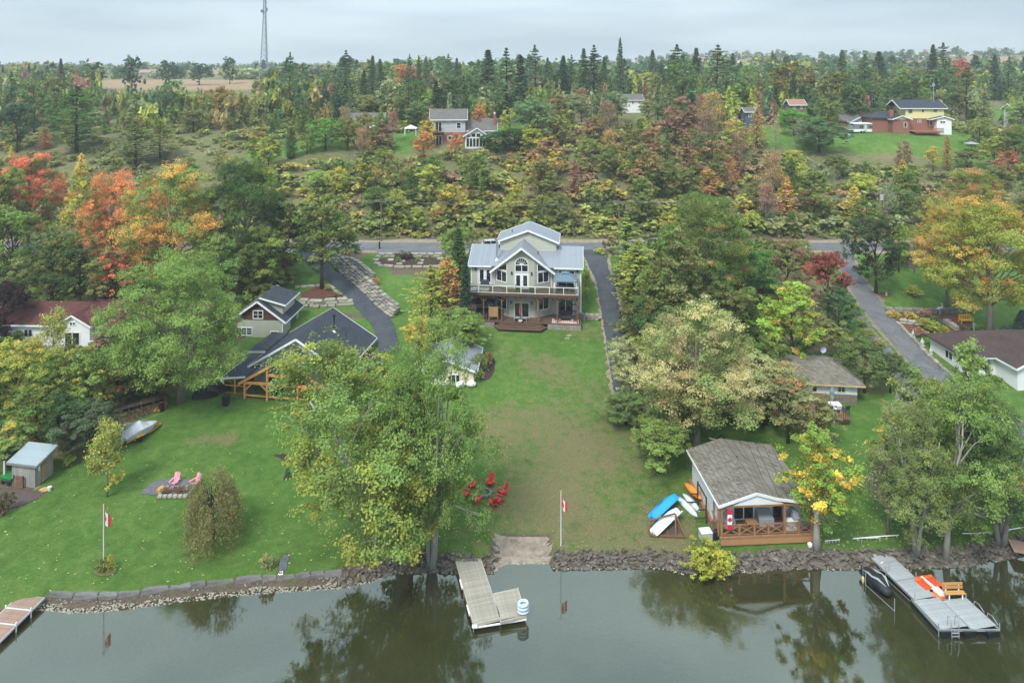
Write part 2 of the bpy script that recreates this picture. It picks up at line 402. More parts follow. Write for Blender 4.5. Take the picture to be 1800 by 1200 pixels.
# ------------------------------------------------------------------ roads
def asphalt(name, lo, hi):
    m, t, bs = newmat(name); tcn = N(t, 'ShaderNodeTexCoord'); v = tcn.outputs['Object']
    a = noise(t, v, .22, 7, .75, 1.2); b = noise(t, v, 14, 3)
    col = ramp(t, mathn(t, 'ADD', mathn(t, 'MULTIPLY', a, .75), mathn(t, 'MULTIPLY', b, .25)), [(.34, lo), (.62, hi)])
    vo = N(t, 'ShaderNodeTexVoronoi', feature='DISTANCE_TO_EDGE'); vo.inputs['Scale'].default_value = .28; t.links.new(v, vo.inputs['Vector'])
    ck = ramp(t, vo.outputs['Distance'], [(0, (.55, .55, .55, 1)), (.014, (1, 1, 1, 1))])
    t.links.new(mixc(t, 1.0, col, ck, 'MULTIPLY'), bs.inputs['Base Color']); bs.inputs['Roughness'].default_value = .85; bs.inputs['Specular IOR Level'].default_value = .2
    bump(t, bs, b, .3, .01); return m
ASPH = asphalt('worn_asphalt', (.085, .09, .095, 1), (.155, .16, .165, 1)); ASPHD = asphalt('fresh_asphalt', (.038, .043, .052, 1), (.07, .078, .09, 1))
def resample(pts, n):
    pts = [Vector(p) for p in pts]; L = [0]
    for a, b in zip(pts, pts[1:]): L.append(L[-1] + (b - a).length)
    out = []
    for i in range(n):
        s_ = L[-1] * i / (n - 1); j = max(k for k in range(len(L)) if L[k] <= s_ + 1e-9); j = min(j, len(pts) - 2)
        out.append(pts[j].lerp(pts[j + 1], (s_ - L[j]) / max(1e-9, L[j + 1] - L[j])))
    return out
def smooth(pts, it=2):
    for _ in range(it):
        q = [pts[0]]
        for a, b in zip(pts, pts[1:]): q += [a.lerp(b, .25), a.lerp(b, .75)]
        pts = q + [pts[-1]]
    return pts
def strip(name, L, Rr, mat, zo=.07, label=None, n=90, k=8, kind='structure', flat=None, wob=.12):
    a = resample(smooth([Vector(p) for p in L]), n); b = resample(smooth([Vector(p) for p in Rr]), n); vs = []
    rnd = random.Random(name)
    for p, q in zip(a, b):
        j = (q - p).normalized() * rnd.uniform(-wob, wob); p = p + j; q = q + (q - p).normalized() * rnd.uniform(-wob, wob)
        for i in range(k + 1):
            w = p.lerp(q, i / k); z = flat if flat is not None else Hs(w.x, w.y) + zo; vs.append((w.x, w.y, z))
    fs = [(i * (k + 1) + j, i * (k + 1) + j + 1, (i + 1) * (k + 1) + j + 1, (i + 1) * (k + 1) + j) for i in range(n - 1) for j in range(k)]
    mb = MB().add(vs, fs); o = mb.build(name, mat); 
    for p in o.data.polygons:
        if p.normal.z < 0: o.data.flip_normals(); break
    return struct(o, kind, label)
gpl = lambda L: [G(*p) for p in L]
strip('road', [(-420, 129.8, 0), (-60, 130.1, 0), (60, 130.2, 0), (420, 129.8, 0)], [(-420, 135.8, 0), (-60, 135.6, 0), (60, 135.2, 0), (420, 135.6, 0)], ASPH, .07, n=260)
SHO = M('gravel_shoulder', '#7c6f5e', .95, .3, 1.5, '#9a8d7a', .8)
strip('road_shoulder', [(-420, 128.2, 0), (-60, 128.5, 0), (60, 128.4, 0), (420, 128, 0)], [(-420, 138.0, 0), (-60, 137.6, 0), (60, 137.5, 0), (420, 138, 0)], SHO, .035, n=260, wob=.5)
strip('driveway_edge', gpl([(1013, 440), (1021, 450), (1032, 470), (1046, 500), (1051, 540), (1058, 573), (1063, 620), (1069, 660), (1077, 702)]),
      gpl([(1081, 438), (1073, 450), (1073, 470), (1085, 493), (1092, 530), (1099, 565), (1105, 600), (1110, 650), (1118, 702)]), SHO, .04, wob=.3)
strip('driveway_edge', gpl([(1457, 438), (1473, 470), (1484, 500), (1506, 535), (1533, 572), (1568, 610), (1593, 640), (1625, 668), (1672, 710), (1712, 750)]),
      gpl([(1504, 438), (1507, 470), (1527, 497), (1550, 525), (1583, 567), (1615, 603), (1645, 632), (1678, 665), (1736, 700), (1806, 745)]), SHO, .04, wob=.3)
strip('parking_pad', gpl([(662, 447), (720, 447), (787, 447)]), gpl([(662, 436), (720, 436), (787, 436)]), ASPH, .10, n=40)
strip('driveway', gpl([(1018, 440), (1026, 450), (1036, 470), (1050, 500), (1055, 540), (1062, 573), (1068, 620), (1074, 660), (1082, 700)]),
      gpl([(1076, 438), (1068, 450), (1068, 470), (1080, 493), (1087, 530), (1094, 565), (1100, 600), (1105, 650), (1112, 700)]), ASPHD, .085)
strip('driveway', gpl([(520, 438), (537, 463), (570, 490), (600, 512), (611, 524), (633, 549), (650, 567), (662, 590), (665, 620)]),
      gpl([(572, 437), (576, 457), (605, 482), (635, 507), (665, 537), (684, 552), (692, 572), (700, 600), (704, 620)]), ASPHD, .085)
strip('driveway', gpl([(1462, 438), (1478, 470), (1490, 500), (1512, 535), (1540, 572), (1575, 610), (1600, 640), (1632, 668), (1680, 710), (1720, 750), (1760, 790)]),
      gpl([(1500, 438), (1503, 470), (1522, 497), (1545, 525), (1578, 567), (1610, 603), (1640, 632), (1672, 665), (1730, 700), (1800, 745), (1850, 780)]), ASPH, .085)
strip('path', gpl([(1500, 545), (1515, 575), (1545, 620), (1570, 655), (1577, 690), (1560, 730)]),
      gpl([(1510, 543), (1535, 580), (1575, 625), (1612, 670), (1625, 700), (1640, 735)]), ASPH, .12)
strip('boat_ramp', [(RAMP[0] + .1, y_, 0) for y_ in (58.8, 60.5, 61.8, 63.2)], [(RAMP[1] - .1, y_, 0) for y_ in (58.8, 60.5, 61.8, 63.2)],
      M('wet_gravel', '#71675b', .9, .3, 1.6, '#a09485', .8), .05, n=24, wob=.35)

# ------------------------------------------------------------------ haze
def haze():
    m = bpy.data.materials.new('pale_air'); m.use_nodes = True; t = m.node_tree; t.nodes.clear()
    o = N(t, 'ShaderNodeOutputMaterial'); v = N(t, 'ShaderNodeVolumePrincipled')
    v.inputs['Color'].default_value = (.93, .97, 1, 1); v.inputs['Density'].default_value = HAZE; v.inputs['Anisotropy'].default_value = .2
    t.links.new(v.outputs[0], o.inputs['Volume'])
    b = MB().box(-6000, 6000, -400, 9000, -4, 112).build('haze', m); struct(b, 'stuff')
HAZE = .00036
haze()
# ------------------------------------------------------------------ vegetation
def foliage_mat(name='foliage', trans=.4):
    m = bpy.data.materials.new(name); m.use_nodes = True; t = m.node_tree; t.nodes.clear()
    out = N(t, 'ShaderNodeOutputMaterial')
    oi = N(t, 'ShaderNodeObjectInfo'); a = N(t, 'ShaderNodeAttribute', attribute_name='lv'); sp = N(t, 'ShaderNodeSeparateColor'); t.links.new(a.outputs['Color'], sp.inputs[0])
    t2 = N(t, 'ShaderNodeAttribute', attribute_type='OBJECT', attribute_name='tint'); tf = N(t, 'ShaderNodeAttribute', attribute_type='OBJECT', attribute_name='tintf')
    # clumps whose own number is below tintf have turned
    d = mathn(t, 'SUBTRACT', tf.outputs['Fac'], mathn(t, 'ADD', mathn(t, 'MULTIPLY', sp.outputs[1], .86), mathn(t, 'MULTIPLY', sp.outputs[0], .14)))
    k = N(t, 'ShaderNodeMapRange'); k.inputs[1].default_value = -.03; k.inputs[2].default_value = .05; t.links.new(d, k.inputs[0])
    col = mixc(t, k.outputs[0], oi.outputs['Color'], t2.outputs['Color'])
    k2 = N(t, 'ShaderNodeMapRange'); k2.inputs[3].default_value = .76; k2.inputs[4].default_value = 1.28; t.links.new(sp.outputs[0], k2.inputs[0])
    k3 = N(t, 'ShaderNodeMapRange'); k3.inputs[3].default_value = .8; k3.inputs[4].default_value = 1.22; t.links.new(sp.outputs[2], k3.inputs[0])
    vm = N(t, 'ShaderNodeVectorMath', operation='SCALE'); t.links.new(col, vm.inputs[0]); t.links.new(mathn(t, 'MULTIPLY', k2.outputs[0], k3.outputs[0]), vm.inputs['Scale'])
    hs = N(t, 'ShaderNodeHueSaturation'); t.links.new(mixc(t, 1.0, vm.outputs[0], (1.16, 1.08, .88, 1), 'MULTIPLY'), hs.inputs['Color'])
    k4 = N(t, 'ShaderNodeMapRange'); k4.inputs[3].default_value = .488; k4.inputs[4].default_value = .512; t.links.new(sp.outputs[2], k4.inputs[0]); t.links.new(k4.outputs[0], hs.inputs['Hue'])
    hs.inputs['Saturation'].default_value = .9
    df = N(t, 'ShaderNodeBsdfDiffuse'); tr = N(t, 'ShaderNodeBsdfTranslucent'); ms = N(t, 'ShaderNodeMixShader'); ms.inputs[0].default_value = trans
    t.links.new(hs.outputs[0], df.inputs[0]); t.links.new(hs.outputs[0], tr.inputs[0]); t.links.new(df.outputs[0], ms.inputs[1]); t.links.new(tr.outputs[0], ms.inputs[2])
    t.links.new(ms.outputs[0], out.inputs[0]); return m
FOL = foliage_mat()
BARK = M('grey_bark', '#6d675c', .95, .3, 1.5, '#8d877a', .8, stretch=(3, 3, .6))
BARKD = M('brown_bark', '#3f352b', .95, .3, 1.5, None, .8, stretch=(3, 3, .6))
BARKW = M('pale_bark', '#8f8c84', .9, .25, 1.5, '#b4b1a8', .6, stretch=(3, 3, .6))

def leaves(P, Nn, L, Wd, lv, rng, along=None):
    """diamond leaves at points P with normals Nn, lengths L, widths Wd"""
    n = len(P); a = rng.normal(size=(n, 3)) if along is None else along
    a = a - Nn * (a * Nn).sum(1, keepdims=True); a /= np.linalg.norm(a, axis=1, keepdims=True) + 1e-9
    b = np.cross(Nn, a); L = L[:, None]; Wd = Wd[:, None]
    v = np.stack([P - a * L / 2, P + b * Wd / 2 + a * L * .06 - Nn * L * .06, P + a * L / 2, P - b * Wd / 2 + a * L * .06 - Nn * L * .06], 1).reshape(-1, 3)
    q = np.arange(4 * n).reshape(n, 4)
    return v, q, np.repeat(lv, 4, 0)
def unit(a): return a / (np.linalg.norm(a, axis=1, keepdims=True) + 1e-9)
def crown_mesh(name, V, Qd, A): return npmesh(name, V, Qd, FOL, {'lv': A})

def broadleaf(seed, ht=14., rad=5., base=.22, nclump=60, nleaf=18000, lsz=.24, crs=.26, flat=.62, gap=.0, lean=(0, 0), droop=0, trunk_r=.3, limbs=9, bark=None, multi=1, egg=.0, branch_vis=1.0):
    rng = np.random.default_rng(seed); rd = random.Random(seed)
    zc = ht * (base + (1 - base) / 2); hz = ht * (1 - base) / 2
    C = []
    tries = 0
    while len(C) < nclump and tries < 20000:
        tries += 1
        d = rng.normal(size=3); d /= np.linalg.norm(d); r_ = rng.uniform(.42, 1.0) ** .55
        if d[2] < -.55 and rng.random() < .6: continue
        p = d * r_
        w = 1 - egg * p[2]
        wob = 1 + .22 * math.sin(3 * math.atan2(d[1], d[0]) + seed) + .15 * math.sin(5 * d[2] * 2 + seed * 2)
        q = np.array([p[0] * rad * w * wob * .86, p[1] * rad * w * wob * .86, zc + p[2] * hz * .9])
        q[2] -= droop * (p[0] ** 2 + p[1] ** 2) * hz
        if q[2] < ht * .04: continue
        if any(np.linalg.norm((q - k) / np.array([1, 1, .8])) < rad * crs * .55 for k in C): continue
        C.append(q)
    C = np.array(C); m = len(C)
    rc = rad * crs * rng.uniform(.7, 1.3, m)
    wgt = rc ** 2; cnt = (nleaf * wgt / wgt.sum()).astype(int)
    V = []; A = []; off = 0; PP = []; NN = []; LL = []; AL = []
    clr = rng.random(m); clb = rng.random(m)
    for i in range(m):
        k = cnt[i]; sub = max(3, int(k / 45)); sd = unit(rng.normal(size=(sub, 3))) * rng.uniform(.35, 1, (sub, 1)) ** .5 * np.array([1, 1, flat])
        sd[:, 2] += .1
        j = rng.integers(0, sub, k)
        local = sd[j] + rng.normal(size=(k, 3)) * np.array([.2, .2, .12])
        PP.append(C[i] + local * rc[i])
        nn = unit(local) * .55 + np.array([0, 0, .75]) + rng.normal(size=(k, 3)) * .55
        NN.append(unit(nn)); LL.append(rng.uniform(.65, 1.35, k) * lsz)
        sr = rng.random(sub)
        AL.append(np.stack([rng.random(k) * .6 + sr[j] * .4, np.full(k, clr[i]) * .8 + sr[j] * .2, np.full(k, clb[i]), np.ones(k)], 1))
    P = np.concatenate(PP); Nn = np.concatenate(NN); L = np.concatenate(LL); A = np.concatenate(AL)
    P[:, 0] += lean[0] * (P[:, 2] / ht) ** 1.2; P[:, 1] += lean[1] * (P[:, 2] / ht) ** 1.2
    V, Qd, A = leaves(P, Nn, L, L * .72, A, rng)
    cm = crown_mesh('leaf_crown', V, Qd, A)
    tb = MB(); top = ht * (base + (1 - base) * .72)
    for s_ in range(multi):
        ang = 2 * math.pi * s_ / max(1, multi) + 1; spread = 0 if multi == 1 else rad * .45
        pts = []; n = 6; tr = trunk_r * (1 if multi == 1 else .78)
        for i in range(n + 1):
            t = i / n; z = t * top
            pts.append((lean[0] * (z / ht) ** 1.2 + math.cos(ang) * spread * t ** 1.2 + rd.uniform(-.12, .12) * t * 2 + (0 if multi == 1 else math.cos(ang) * tr * .8),
                        lean[1] * (z / ht) ** 1.2 + math.sin(ang) * spread * t ** 1.2 + rd.uniform(-.12, .12) * t * 2 + (0 if multi == 1 else math.sin(ang) * tr * .8), z - .25 * (i == 0)))
        tb.tube(pts, [tr * (1.35 if i == 0 else 1 - .8 * i / n) for i in range(n + 1)], 8)
        idx = list(range(m)); rd.shuffle(idx)
        for i in idx[:limbs * 3 // multi if multi > 1 else limbs * 3]:
            tgt = Vector(C[i]); tgt.x += lean[0] * (tgt.z / ht) ** 1.2; tgt.y += lean[1] * (tgt.z / ht) ** 1.2
            if multi > 1 and (tgt.x - pts[3][0]) * math.cos(ang) + (tgt.y - pts[3][1]) * math.sin(ang) < -.5: continue
            t = min(.95, max(.3, (tgt.z - rad * .6) / top)); f = t * n; k = min(n - 1, int(f)); st = Vector(pts[k]).lerp(Vector(pts[k + 1]), f - k)
            mid = st.lerp(tgt, .5) + Vector((rd.uniform(-.3, .3), rd.uniform(-.3, .3), rad * .10))
            r0 = tr * (1 - .8 * t) * .55
            tb.tube([st, mid, tgt], [r0, r0 * .55, r0 * .2], 5, False)
            for _ in range(2):
                e = tgt + Vector((rd.uniform(-1, 1), rd.uniform(-1, 1), rd.uniform(-.2, .8))) * rc[i] * .9
                tb.tube([mid.lerp(tgt, rd.uniform(.3, .9)), e], [r0 * .3, r0 * .08], 4, False)
    return cm, tb.mesh('tree_trunk', bark or BARK, True)

def conifer(seed, ht=13., rad=2.6, tiers=26, per=9, nl=5500, lsz=.42, kind='spruce', bark=None, base=.06):
    rng = np.random.default_rng(seed); P = []; Nn = []; L = []; A = []; AL = []
    tb = MB(); tb.tube([(0, 0, -.2), (rng.normal() * .1, rng.normal() * .1, ht * .5), (0, 0, ht * .97)], [ht * .016, ht * .011, .02], 6)
    levels = np.linspace(base, .985, tiers)
    per_leaf = max(6, nl // (tiers * per))
    for t in levels:
        if kind == 'spruce': rr = rad * (1 - t) ** .85 + .12
        elif kind == 'pine': rr = rad * (math.sin(math.pi * min(1, (t - base) / (1 - base) * .82 + .22)) ** .8) * rng.uniform(.45, 1.2)
        elif kind == 'cedar': rr = rad * (math.sin(math.pi * min(1., t * .8 + .22)) ** .7) * rng.uniform(.8, 1.1)
        else: rr = rad * (math.sin(math.pi * min(1., t * .72 + .3)) ** .8) * rng.uniform(.45, 1.25) + .1     # larch: thin and feathery
        nb = per if kind != 'pine' else max(3, per - 3); cb = rng.random()
        a0 = rng.uniform(0, 6.28)
        for b in range(nb):
            an = a0 + b * 6.283 / nb + rng.normal() * .25; ln = rr * rng.uniform(.65, 1.15); z0 = t * ht + rng.normal() * ht * .008
            dz = {'spruce': -.28, 'pine': .18, 'cedar': .5, 'larch': .12}[kind] * ln
            d = np.array([math.cos(an), math.sin(an), 0]); k = per_leaf
            s_ = rng.uniform(.12, 1, k) ** .7
            side = np.array([-d[1], d[0], 0]); wv = rng.normal(size=k) * .22 * ln * (1.15 - s_) + rng.normal(size=k) * .08
            pos = d * (s_ * ln)[:, None] + side * wv[:, None]; pos[:, 2] += z0 + dz * s_ ** 1.2 - (abs(wv) * .35) + rng.normal(size=k) * .05 + (.12 * ln * s_ ** 3 if kind == 'spruce' else 0)
            P.append(pos); nn = np.array([0, 0, 1.]) + rng.normal(size=(k, 3)) * (.45 if kind != 'cedar' else .9) + d * .3
            Nn.append(unit(nn)); L.append(rng.uniform(.6, 1.3, k) * lsz); al = d * 1.0 + side * (np.sign(wv) * .7)[:, None] + rng.normal(size=(k, 3)) * .25; AL.append(al)
            A.append(np.stack([rng.random(k) * .75 + .25 * s_, np.full(k, rng.random()) * .6 + cb * .4, np.full(k, rng.random()), np.ones(k)], 1))
            if b % 3 == 0 or kind in ('pine', 'larch'): tb.tube([(0, 0, z0), tuple(d * ln * .8 + np.array([0, 0, z0 + dz * .8]))], [ht * .003 + .01, .008], 3, False)
    P = np.concatenate(P); Nn = np.concatenate(Nn); L = np.concatenate(L); A = np.concatenate(A); AL = np.concatenate(AL)
    wd = {'spruce': .42, 'pine': .42, 'cedar': .5, 'larch': .45}[kind]
    V, Qd, A = leaves(P, Nn, L, L * wd, A, rng, AL)
    return crown_mesh('needle_crown', V, Qd, A), tb.mesh('tree_trunk', bark or BARKD, True)

def weeping(seed, ht=8., rad=3.6, strands=260, per=34, lsz=.2):
    rng = np.random.default_rng(seed); P = []; Nn = []; L = []; A = []; AL = []; tb = MB()
    tb.tube([(0, 0, -.2), (.1, 0, ht * .3), (-.1, .1, ht * .75)], [.17, .13, .04], 7)
    for s_ in range(strands):
        an = rng.uniform(0, 6.28); r0 = rad * rng.uniform(.15, 1) ** .6 * .8; z0 = ht * (1 - .34 * (r0 / rad) ** 2) * (.88 + .1 * math.sin(an * 3 + 1)) * rng.uniform(.45, 1.03); r0 *= 1 + .25 * math.sin(an * 2); ln = rng.uniform(.18, .7) * ht * (.5 + .5 * r0 / rad)
        ln = min(ln, z0 - .15); t = rng.random(per); cb = rng.random()
        out = r0 + rad * .25 * t * rng.uniform(.2, 1)
        P.append(np.stack([np.cos(an) * out, np.sin(an) * out, z0 - ln * t ** 1.15], 1) + rng.normal(size=(per, 3)) * .17)
        AL.append(np.tile([math.cos(an) * .3, math.sin(an) * .3, -1.], (per, 1)) + rng.normal(size=(per, 3)) * .4); Nn.append(unit(rng.normal(size=(per, 3)) + np.array([math.cos(an), math.sin(an), .3])))
        L.append(rng.uniform(.7, 1.5, per) * lsz); A.append(np.stack([rng.random(per), np.full(per, cb), np.full(per, rng.random()), np.ones(per)], 1))
        if s_ % 9 == 0: tb.tube([(0, 0, ht * rng.uniform(.25, .6)), (math.cos(an) * r0 * .5, math.sin(an) * r0 * .5, z0 * .95), (math.cos(an) * r0, math.sin(an) * r0, z0)], [.05, .03, .01], 4, False)
    P = np.concatenate(P); Nn = np.concatenate(Nn); L = np.concatenate(L); A = np.concatenate(A); AL = np.concatenate(AL)
    V, Qd, A = leaves(P, Nn, L, L * .35, A, rng, AL)
    return crown_mesh('weeping_crown', V, Qd, A), tb.mesh('tree_trunk', BARKD, True)

def bare(seed, ht=8., rad=2.2, n=46, col=None, leaf=900):
    rd = random.Random(seed); tb = MB(); tb.tube([(0, 0, -.2), (.1, .05, ht * .5), (-.05, 0, ht)], [.11, .08, .02], 6); ends = []
    for _ in range(n):
        t = rd.uniform(.25, .95); an = rd.uniform(0, 6.28); ln = rad * (1.15 - t) * rd.uniform(.6, 1.3) + .3; z = t * ht
        p = Vector((math.cos(an) * ln, math.sin(an) * ln, z + ln * rd.uniform(.5, 1.1))); m_ = Vector((math.cos(an) * ln * .5, math.sin(an) * ln * .5, z + ln * .3))
        tb.tube([(0, 0, z), m_, p], [.035, .025, .008], 4, False); ends.append(p)
        for _ in range(4):
            e = m_.lerp(p, rd.random()) + Vector((rd.uniform(-.5, .5), rd.uniform(-.5, .5), rd.uniform(0, .7))) * ln * .5
            tb.tube([m_.lerp(p, rd.uniform(0, .8)), e], [.016, .005], 3, False); ends.append(e)
    rng = np.random.default_rng(seed); E = np.array([tuple(e) for e in ends]); j = rng.integers(0, len(E), leaf)
    P = E[j] + rng.normal(size=(leaf, 3)) * .22; L = rng.uniform(.1, .22, leaf)
    V, Qd, A = leaves(P, unit(rng.normal(size=(leaf, 3)) + np.array([0, 0, .5])), L, L * .7, np.stack([rng.random(leaf), rng.random(leaf), rng.random(leaf), np.ones(leaf)], 1), rng)
    return crown_mesh('sparse_crown', V, Qd, A), tb.mesh('tree_trunk', M('silver_bark', '#7d7972', .9, .2, 2, '#a29d95', .4), True)

# prototypes: kind -> list of (crown mesh, trunk mesh, height, radius)
PR = {}
def proto(kind, ht, rad, fn, *a, **k): PR.setdefault(kind, []).append((*fn(*a, **k), ht, rad))
for s_ in (11, 12, 13):
    proto('big', 18, 7, broadleaf, s_, 18, 7, .12, 130, 62000, .19, .20, .6, trunk_r=.42, limbs=14, bark=BARK, droop=.12)
for s_ in (21, 22):
    proto('silver', 20, 7.5, broadleaf, s_, 20, 7.5, .06, 112, 50000, .2, .20, .65, trunk_r=.42, limbs=24, multi=3, bark=BARKW, droop=.22)
for s_ in (31, 32, 33):
    proto('mid', 11, 4.2, broadleaf, s_, 11, 4.2, .10, 66, 16000, .22, .24, .62, trunk_r=.22, limbs=8, bark=BARKD)
for s_ in (41, 42):
    proto('tall', 12, 3.2, broadleaf, s_, 12, 3.2, .12, 60, 9000, .25, .27, .75, trunk_r=.18, limbs=8, bark=BARKD, egg=.15)
for s_ in (51, 52, 53):
    proto('small', 6, 2.6, broadleaf, s_, 6, 2.6, .08, 40, 4200, .26, .28, .65, trunk_r=.1, limbs=5, bark=BARKD)
for s_ in (61, 62, 63):
    proto('shrub', 2.4, 1.9, broadleaf, s_, 2.4, 1.9, .0, 30, 2300, .2, .32, .7, trunk_r=.05, limbs=5, bark=BARKD)
for s_ in (71, 72, 73):
    proto('farround', 11, 4.6, broadleaf, s_, 11, 4.6, .08, 46, 3600, .52, .27, .65, trunk_r=.25, limbs=5, bark=BARKD)
proto('layer', 16, 8, broadleaf, 81, 16, 8, .04, 160, 68000, .185, .17, .42, trunk_r=.4, limbs=14, bark=BARK, droop=.18)
for s_ in (91, 92, 93): proto('spruce', 14, 2.9, conifer, s_, 14, 2.9, 30, 10, 6500, .45, 'spruce')
for s_ in (94, 95, 96): proto('pine', 14, 3.6, conifer, s_, 14, 3.6, 20, 9, 6000, .42, 'pine', base=.15)
for s_ in (97, 98): proto('cedar', 9, 2.0, conifer, s_, 9, 2.0, 26, 10, 5200, .34, 'cedar', base=.02)
for s_ in (99, 100, 101): proto('larch', 9, 2.0, conifer, s_, 9, 2.0, 26, 9, 3400, .27, 'larch', base=.08)
proto('weeping', 8, 3.6, weeping, 110, 8, 3.6, 330, 46, .2)
for s_ in (120, 121): proto('bare', 8, 2.4, bare, s_, 8, 2.4)
for s_ in (122, 123): proto('twig', 7, 1.7, bare, s_, 7, 1.7, 34, None, 3000)
KN = {'big': ('maple_tree', 'tree'), 'silver': ('silver_maple_tree', 'tree'), 'mid': ('leafy_tree', 'tree'), 'tall': ('ash_tree', 'tree'), 'small': ('small_tree', 'tree'),
      'shrub': ('shrub', 'shrub'), 'farround': ('broadleaf_tree', 'tree'), 'layer': ('locust_tree', 'tree'), 'spruce': ('spruce_tree', 'tree'), 'pine': ('pine_tree', 'tree'),
      'cedar': ('cedar_tree', 'tree'), 'larch': ('larch_tree', 'tree'), 'weeping': ('willow_tree', 'tree'), 'bare': ('bare_tree', 'tree'), 'twig': ('poplar_sapling', 'tree')}
rT = random.Random(5); TC = {}
def tree(kind, loc, ht, rad, col, label=None, tint=None, tf=0.0, rz=None, var=None, group=None, name=None, trunk=True):
    L = PR[kind]; i = (TC.get(kind, 0) if var is None else var) % len(L); TC[kind] = TC.get(kind, 0) + 1
    cm, tm, h0, r0 = L[i]; nm, cat = KN[kind]; nm = name or nm
    e = thing(nm, label, cat, loc, rT.uniform(0, 6.28) if rz is None else rz, group)
    sx = rad / r0; sz = ht / h0
    if trunk: inst(tm, 'trunk', e, scl=(sx, sx, sz))
    o = inst(cm, 'crown', e, scl=(sx, sx, sz))
    col = c(col) if isinstance(col, str) else col
    o.color = col; tt = c(tint) if isinstance(tint, str) else (tint or col)
    o['tint'] = [float(q) for q in tt[:3]]; o['tintf'] = float(tf)
    return e
def ptree(kind, bx, by, top, wpx, col, label, tint=None, tf=0.0, zoff=0, **k):
    """tree whose base stands at pixel (bx, by); top and width read off the photograph give its size"""
    p = G(bx, by); d = p.y; s_ = FPX / d
    if d < 0: return
    ht = (by - top) / s_; 
    return tree(kind, p, max(1.2, ht), max(.5, wpx / 2 / s_), col, label, tint, tf, **k)
# ------------------------------------------------------------------ palettes
GR, DG, LG, YG, YE, OR_, RU, PK, RD, OL, BG, DS, CR_, PU, SG = ('#66813f', '#4b6a3c', '#84a052', '#9ba747', '#c8b84a', '#c68d5c', '#a98a6c', '#a37f74', '#dc7a56', '#7e8650',
    '#5c7a5a', '#3d584a', '#a9ab80', '#43333c', '#8a9a74')
CN = {GR: 'green', DG: 'dark green', LG: 'light green', YG: 'yellow-green', YE: 'golden yellow', OR_: 'orange', RU: 'rusty brown', PK: 'dusty pink-brown', RD: 'red', OL: 'olive', BG: 'blue-green', DS: 'blackish green', CR_: 'pale cream-green', PU: 'dark purple', SG: 'grey-green'}
# ------------------------------------------------------------------ trees placed one by one (base px, base py, crown top, crown width)
# left bank
ptree('big', 50, 445, 262, 120, GR, 'maple at the far left whose crown top is bright scarlet above the purple tree', RD, .5, var=0)
ptree('mid', 4, 470, 275, 90, OL, 'olive tree cut by the left picture edge beside the scarlet maple', YG, .3)
ptree('tall', 145, 450, 290, 62, YG, 'slim yellow-green tree between the scarlet maple and the orange maple', YE, .55)
ptree('big', 196, 505, 292, 118, GR, 'tall maple with large bright orange patches above the red roofed house', '#d98850', .7, var=1)
ptree('tall', 196, 575, 430, 88, OL, 'lower maple with flame orange skirts just behind the red roof', RD, .42)
ptree('big', 300, 530, 280, 170, LG, 'broad green and gold maple left of the dark round oak', '#cf9f48', .42, var=2)
ptree('big', 430, 500, 272, 150, DG, 'dark green round oak behind the tall garage', GR, .4, var=0)
ptree('mid', 462, 520, 395, 96, GR, 'bushy green tree with a few yellow twigs hugging the oak', YG, .4)
ptree('mid', 380, 555, 400, 100, GR, 'green tree filling the gap between locust and oak', LG, .5)
ptree('mid', 20, 500, 355, 110, LG, 'light green tree at the left edge above the purple tree', GR, .4)
ptree('mid', 92, 560, 400, 110, DG, 'dark green tree directly behind the left end of the red roof', OL, .5)
ptree('tall', 140, 555, 400, 70, OL, 'olive tree leaning against the orange maple behind the red roof', GR, .5)
ptree('mid', 8, 608, 485, 84, PU, 'dark purple beech at the left end of the red roofed house')
ptree('tall', 566, 507, 330, 118, GR, 'oak standing in the stone edged bed beside the curving drive', OL, .5, var=0)
ptree('tall', 500, 492, 345, 96, DG, 'oak left of the curving drive with its bare lower trunk showing', OL, .5, var=1)
ptree('layer', 318, 706, 432, 250, '#76964b', 'huge feathery locust spreading over the left lawn beside the garage', LG, .5, rz=.6)
ptree('twig', 95, 665, 545, 56, LG, 'thin sapling in front of the white gable of the maroon roofed house', YE, .4, name='sapling')
ptree('tall', 190, 650, 560, 44, '#9a8a70', 'half bare sapling at the right end of the maroon roof', OR_, .2, name='sapling')
ptree('mid', 30, 725, 590, 118, YG, 'yellow tipped tree in front of the white porch of the red roofed house', YE, .38)
ptree('mid', 100, 745, 612, 100, GR, 'light green tree below the white house gable', YG, .45)
ptree('tall', 155, 752, 600, 74, LG, 'slender bright green tree nearest the ladder rails of the white house', YE, .25)
ptree('mid', 205, 725, 638, 76, OL, 'olive and rust shrubby tree left of the firewood shelter', OR_, .35)
ptree('mid', 158, 805, 705, 104, '#5a7056', 'dark grey-green willow bush behind the weathered shed')
ptree('mid', 15, 815, 738, 90, LG, 'bright yellow-green tree at the open side of the shed', YE, .35)
ptree('mid', 62, 775, 668, 110, GR, 'deep green tree right behind the shed roof', YG, .3)
ptree('mid', 118, 795, 690, 80, DG, 'dark green tree between shed roof and willow bush')
ptree('mid', 250, 640, 560, 120, DG, 'dark green understory tree below the left side of the locust', YE, .15)
ptree('mid', 262, 700, 610, 110, GR, 'green understory tree above the firewood shelter', YE, .25)
ptree('twig', 188, 873, 742, 62, '#7ba044', 'young sparse tree with yellow leaves on the left lawn', YE, .5, name='young_tree', var=0)
ptree('small', 188, 868, 772, 56, LG, 'leafy lower sprouts around the young lawn tree', YE, .45, name='sapling', trunk=False)
ptree('weeping', 374, 948, 820, 128, '#7e7e52', 'brown-green weeping willow alone on the left lawn')
ptree('spruce', 505, 839, 819, 17, BG, 'tiny blue spruce seedling on the lawn edge', name='spruce_seedling')
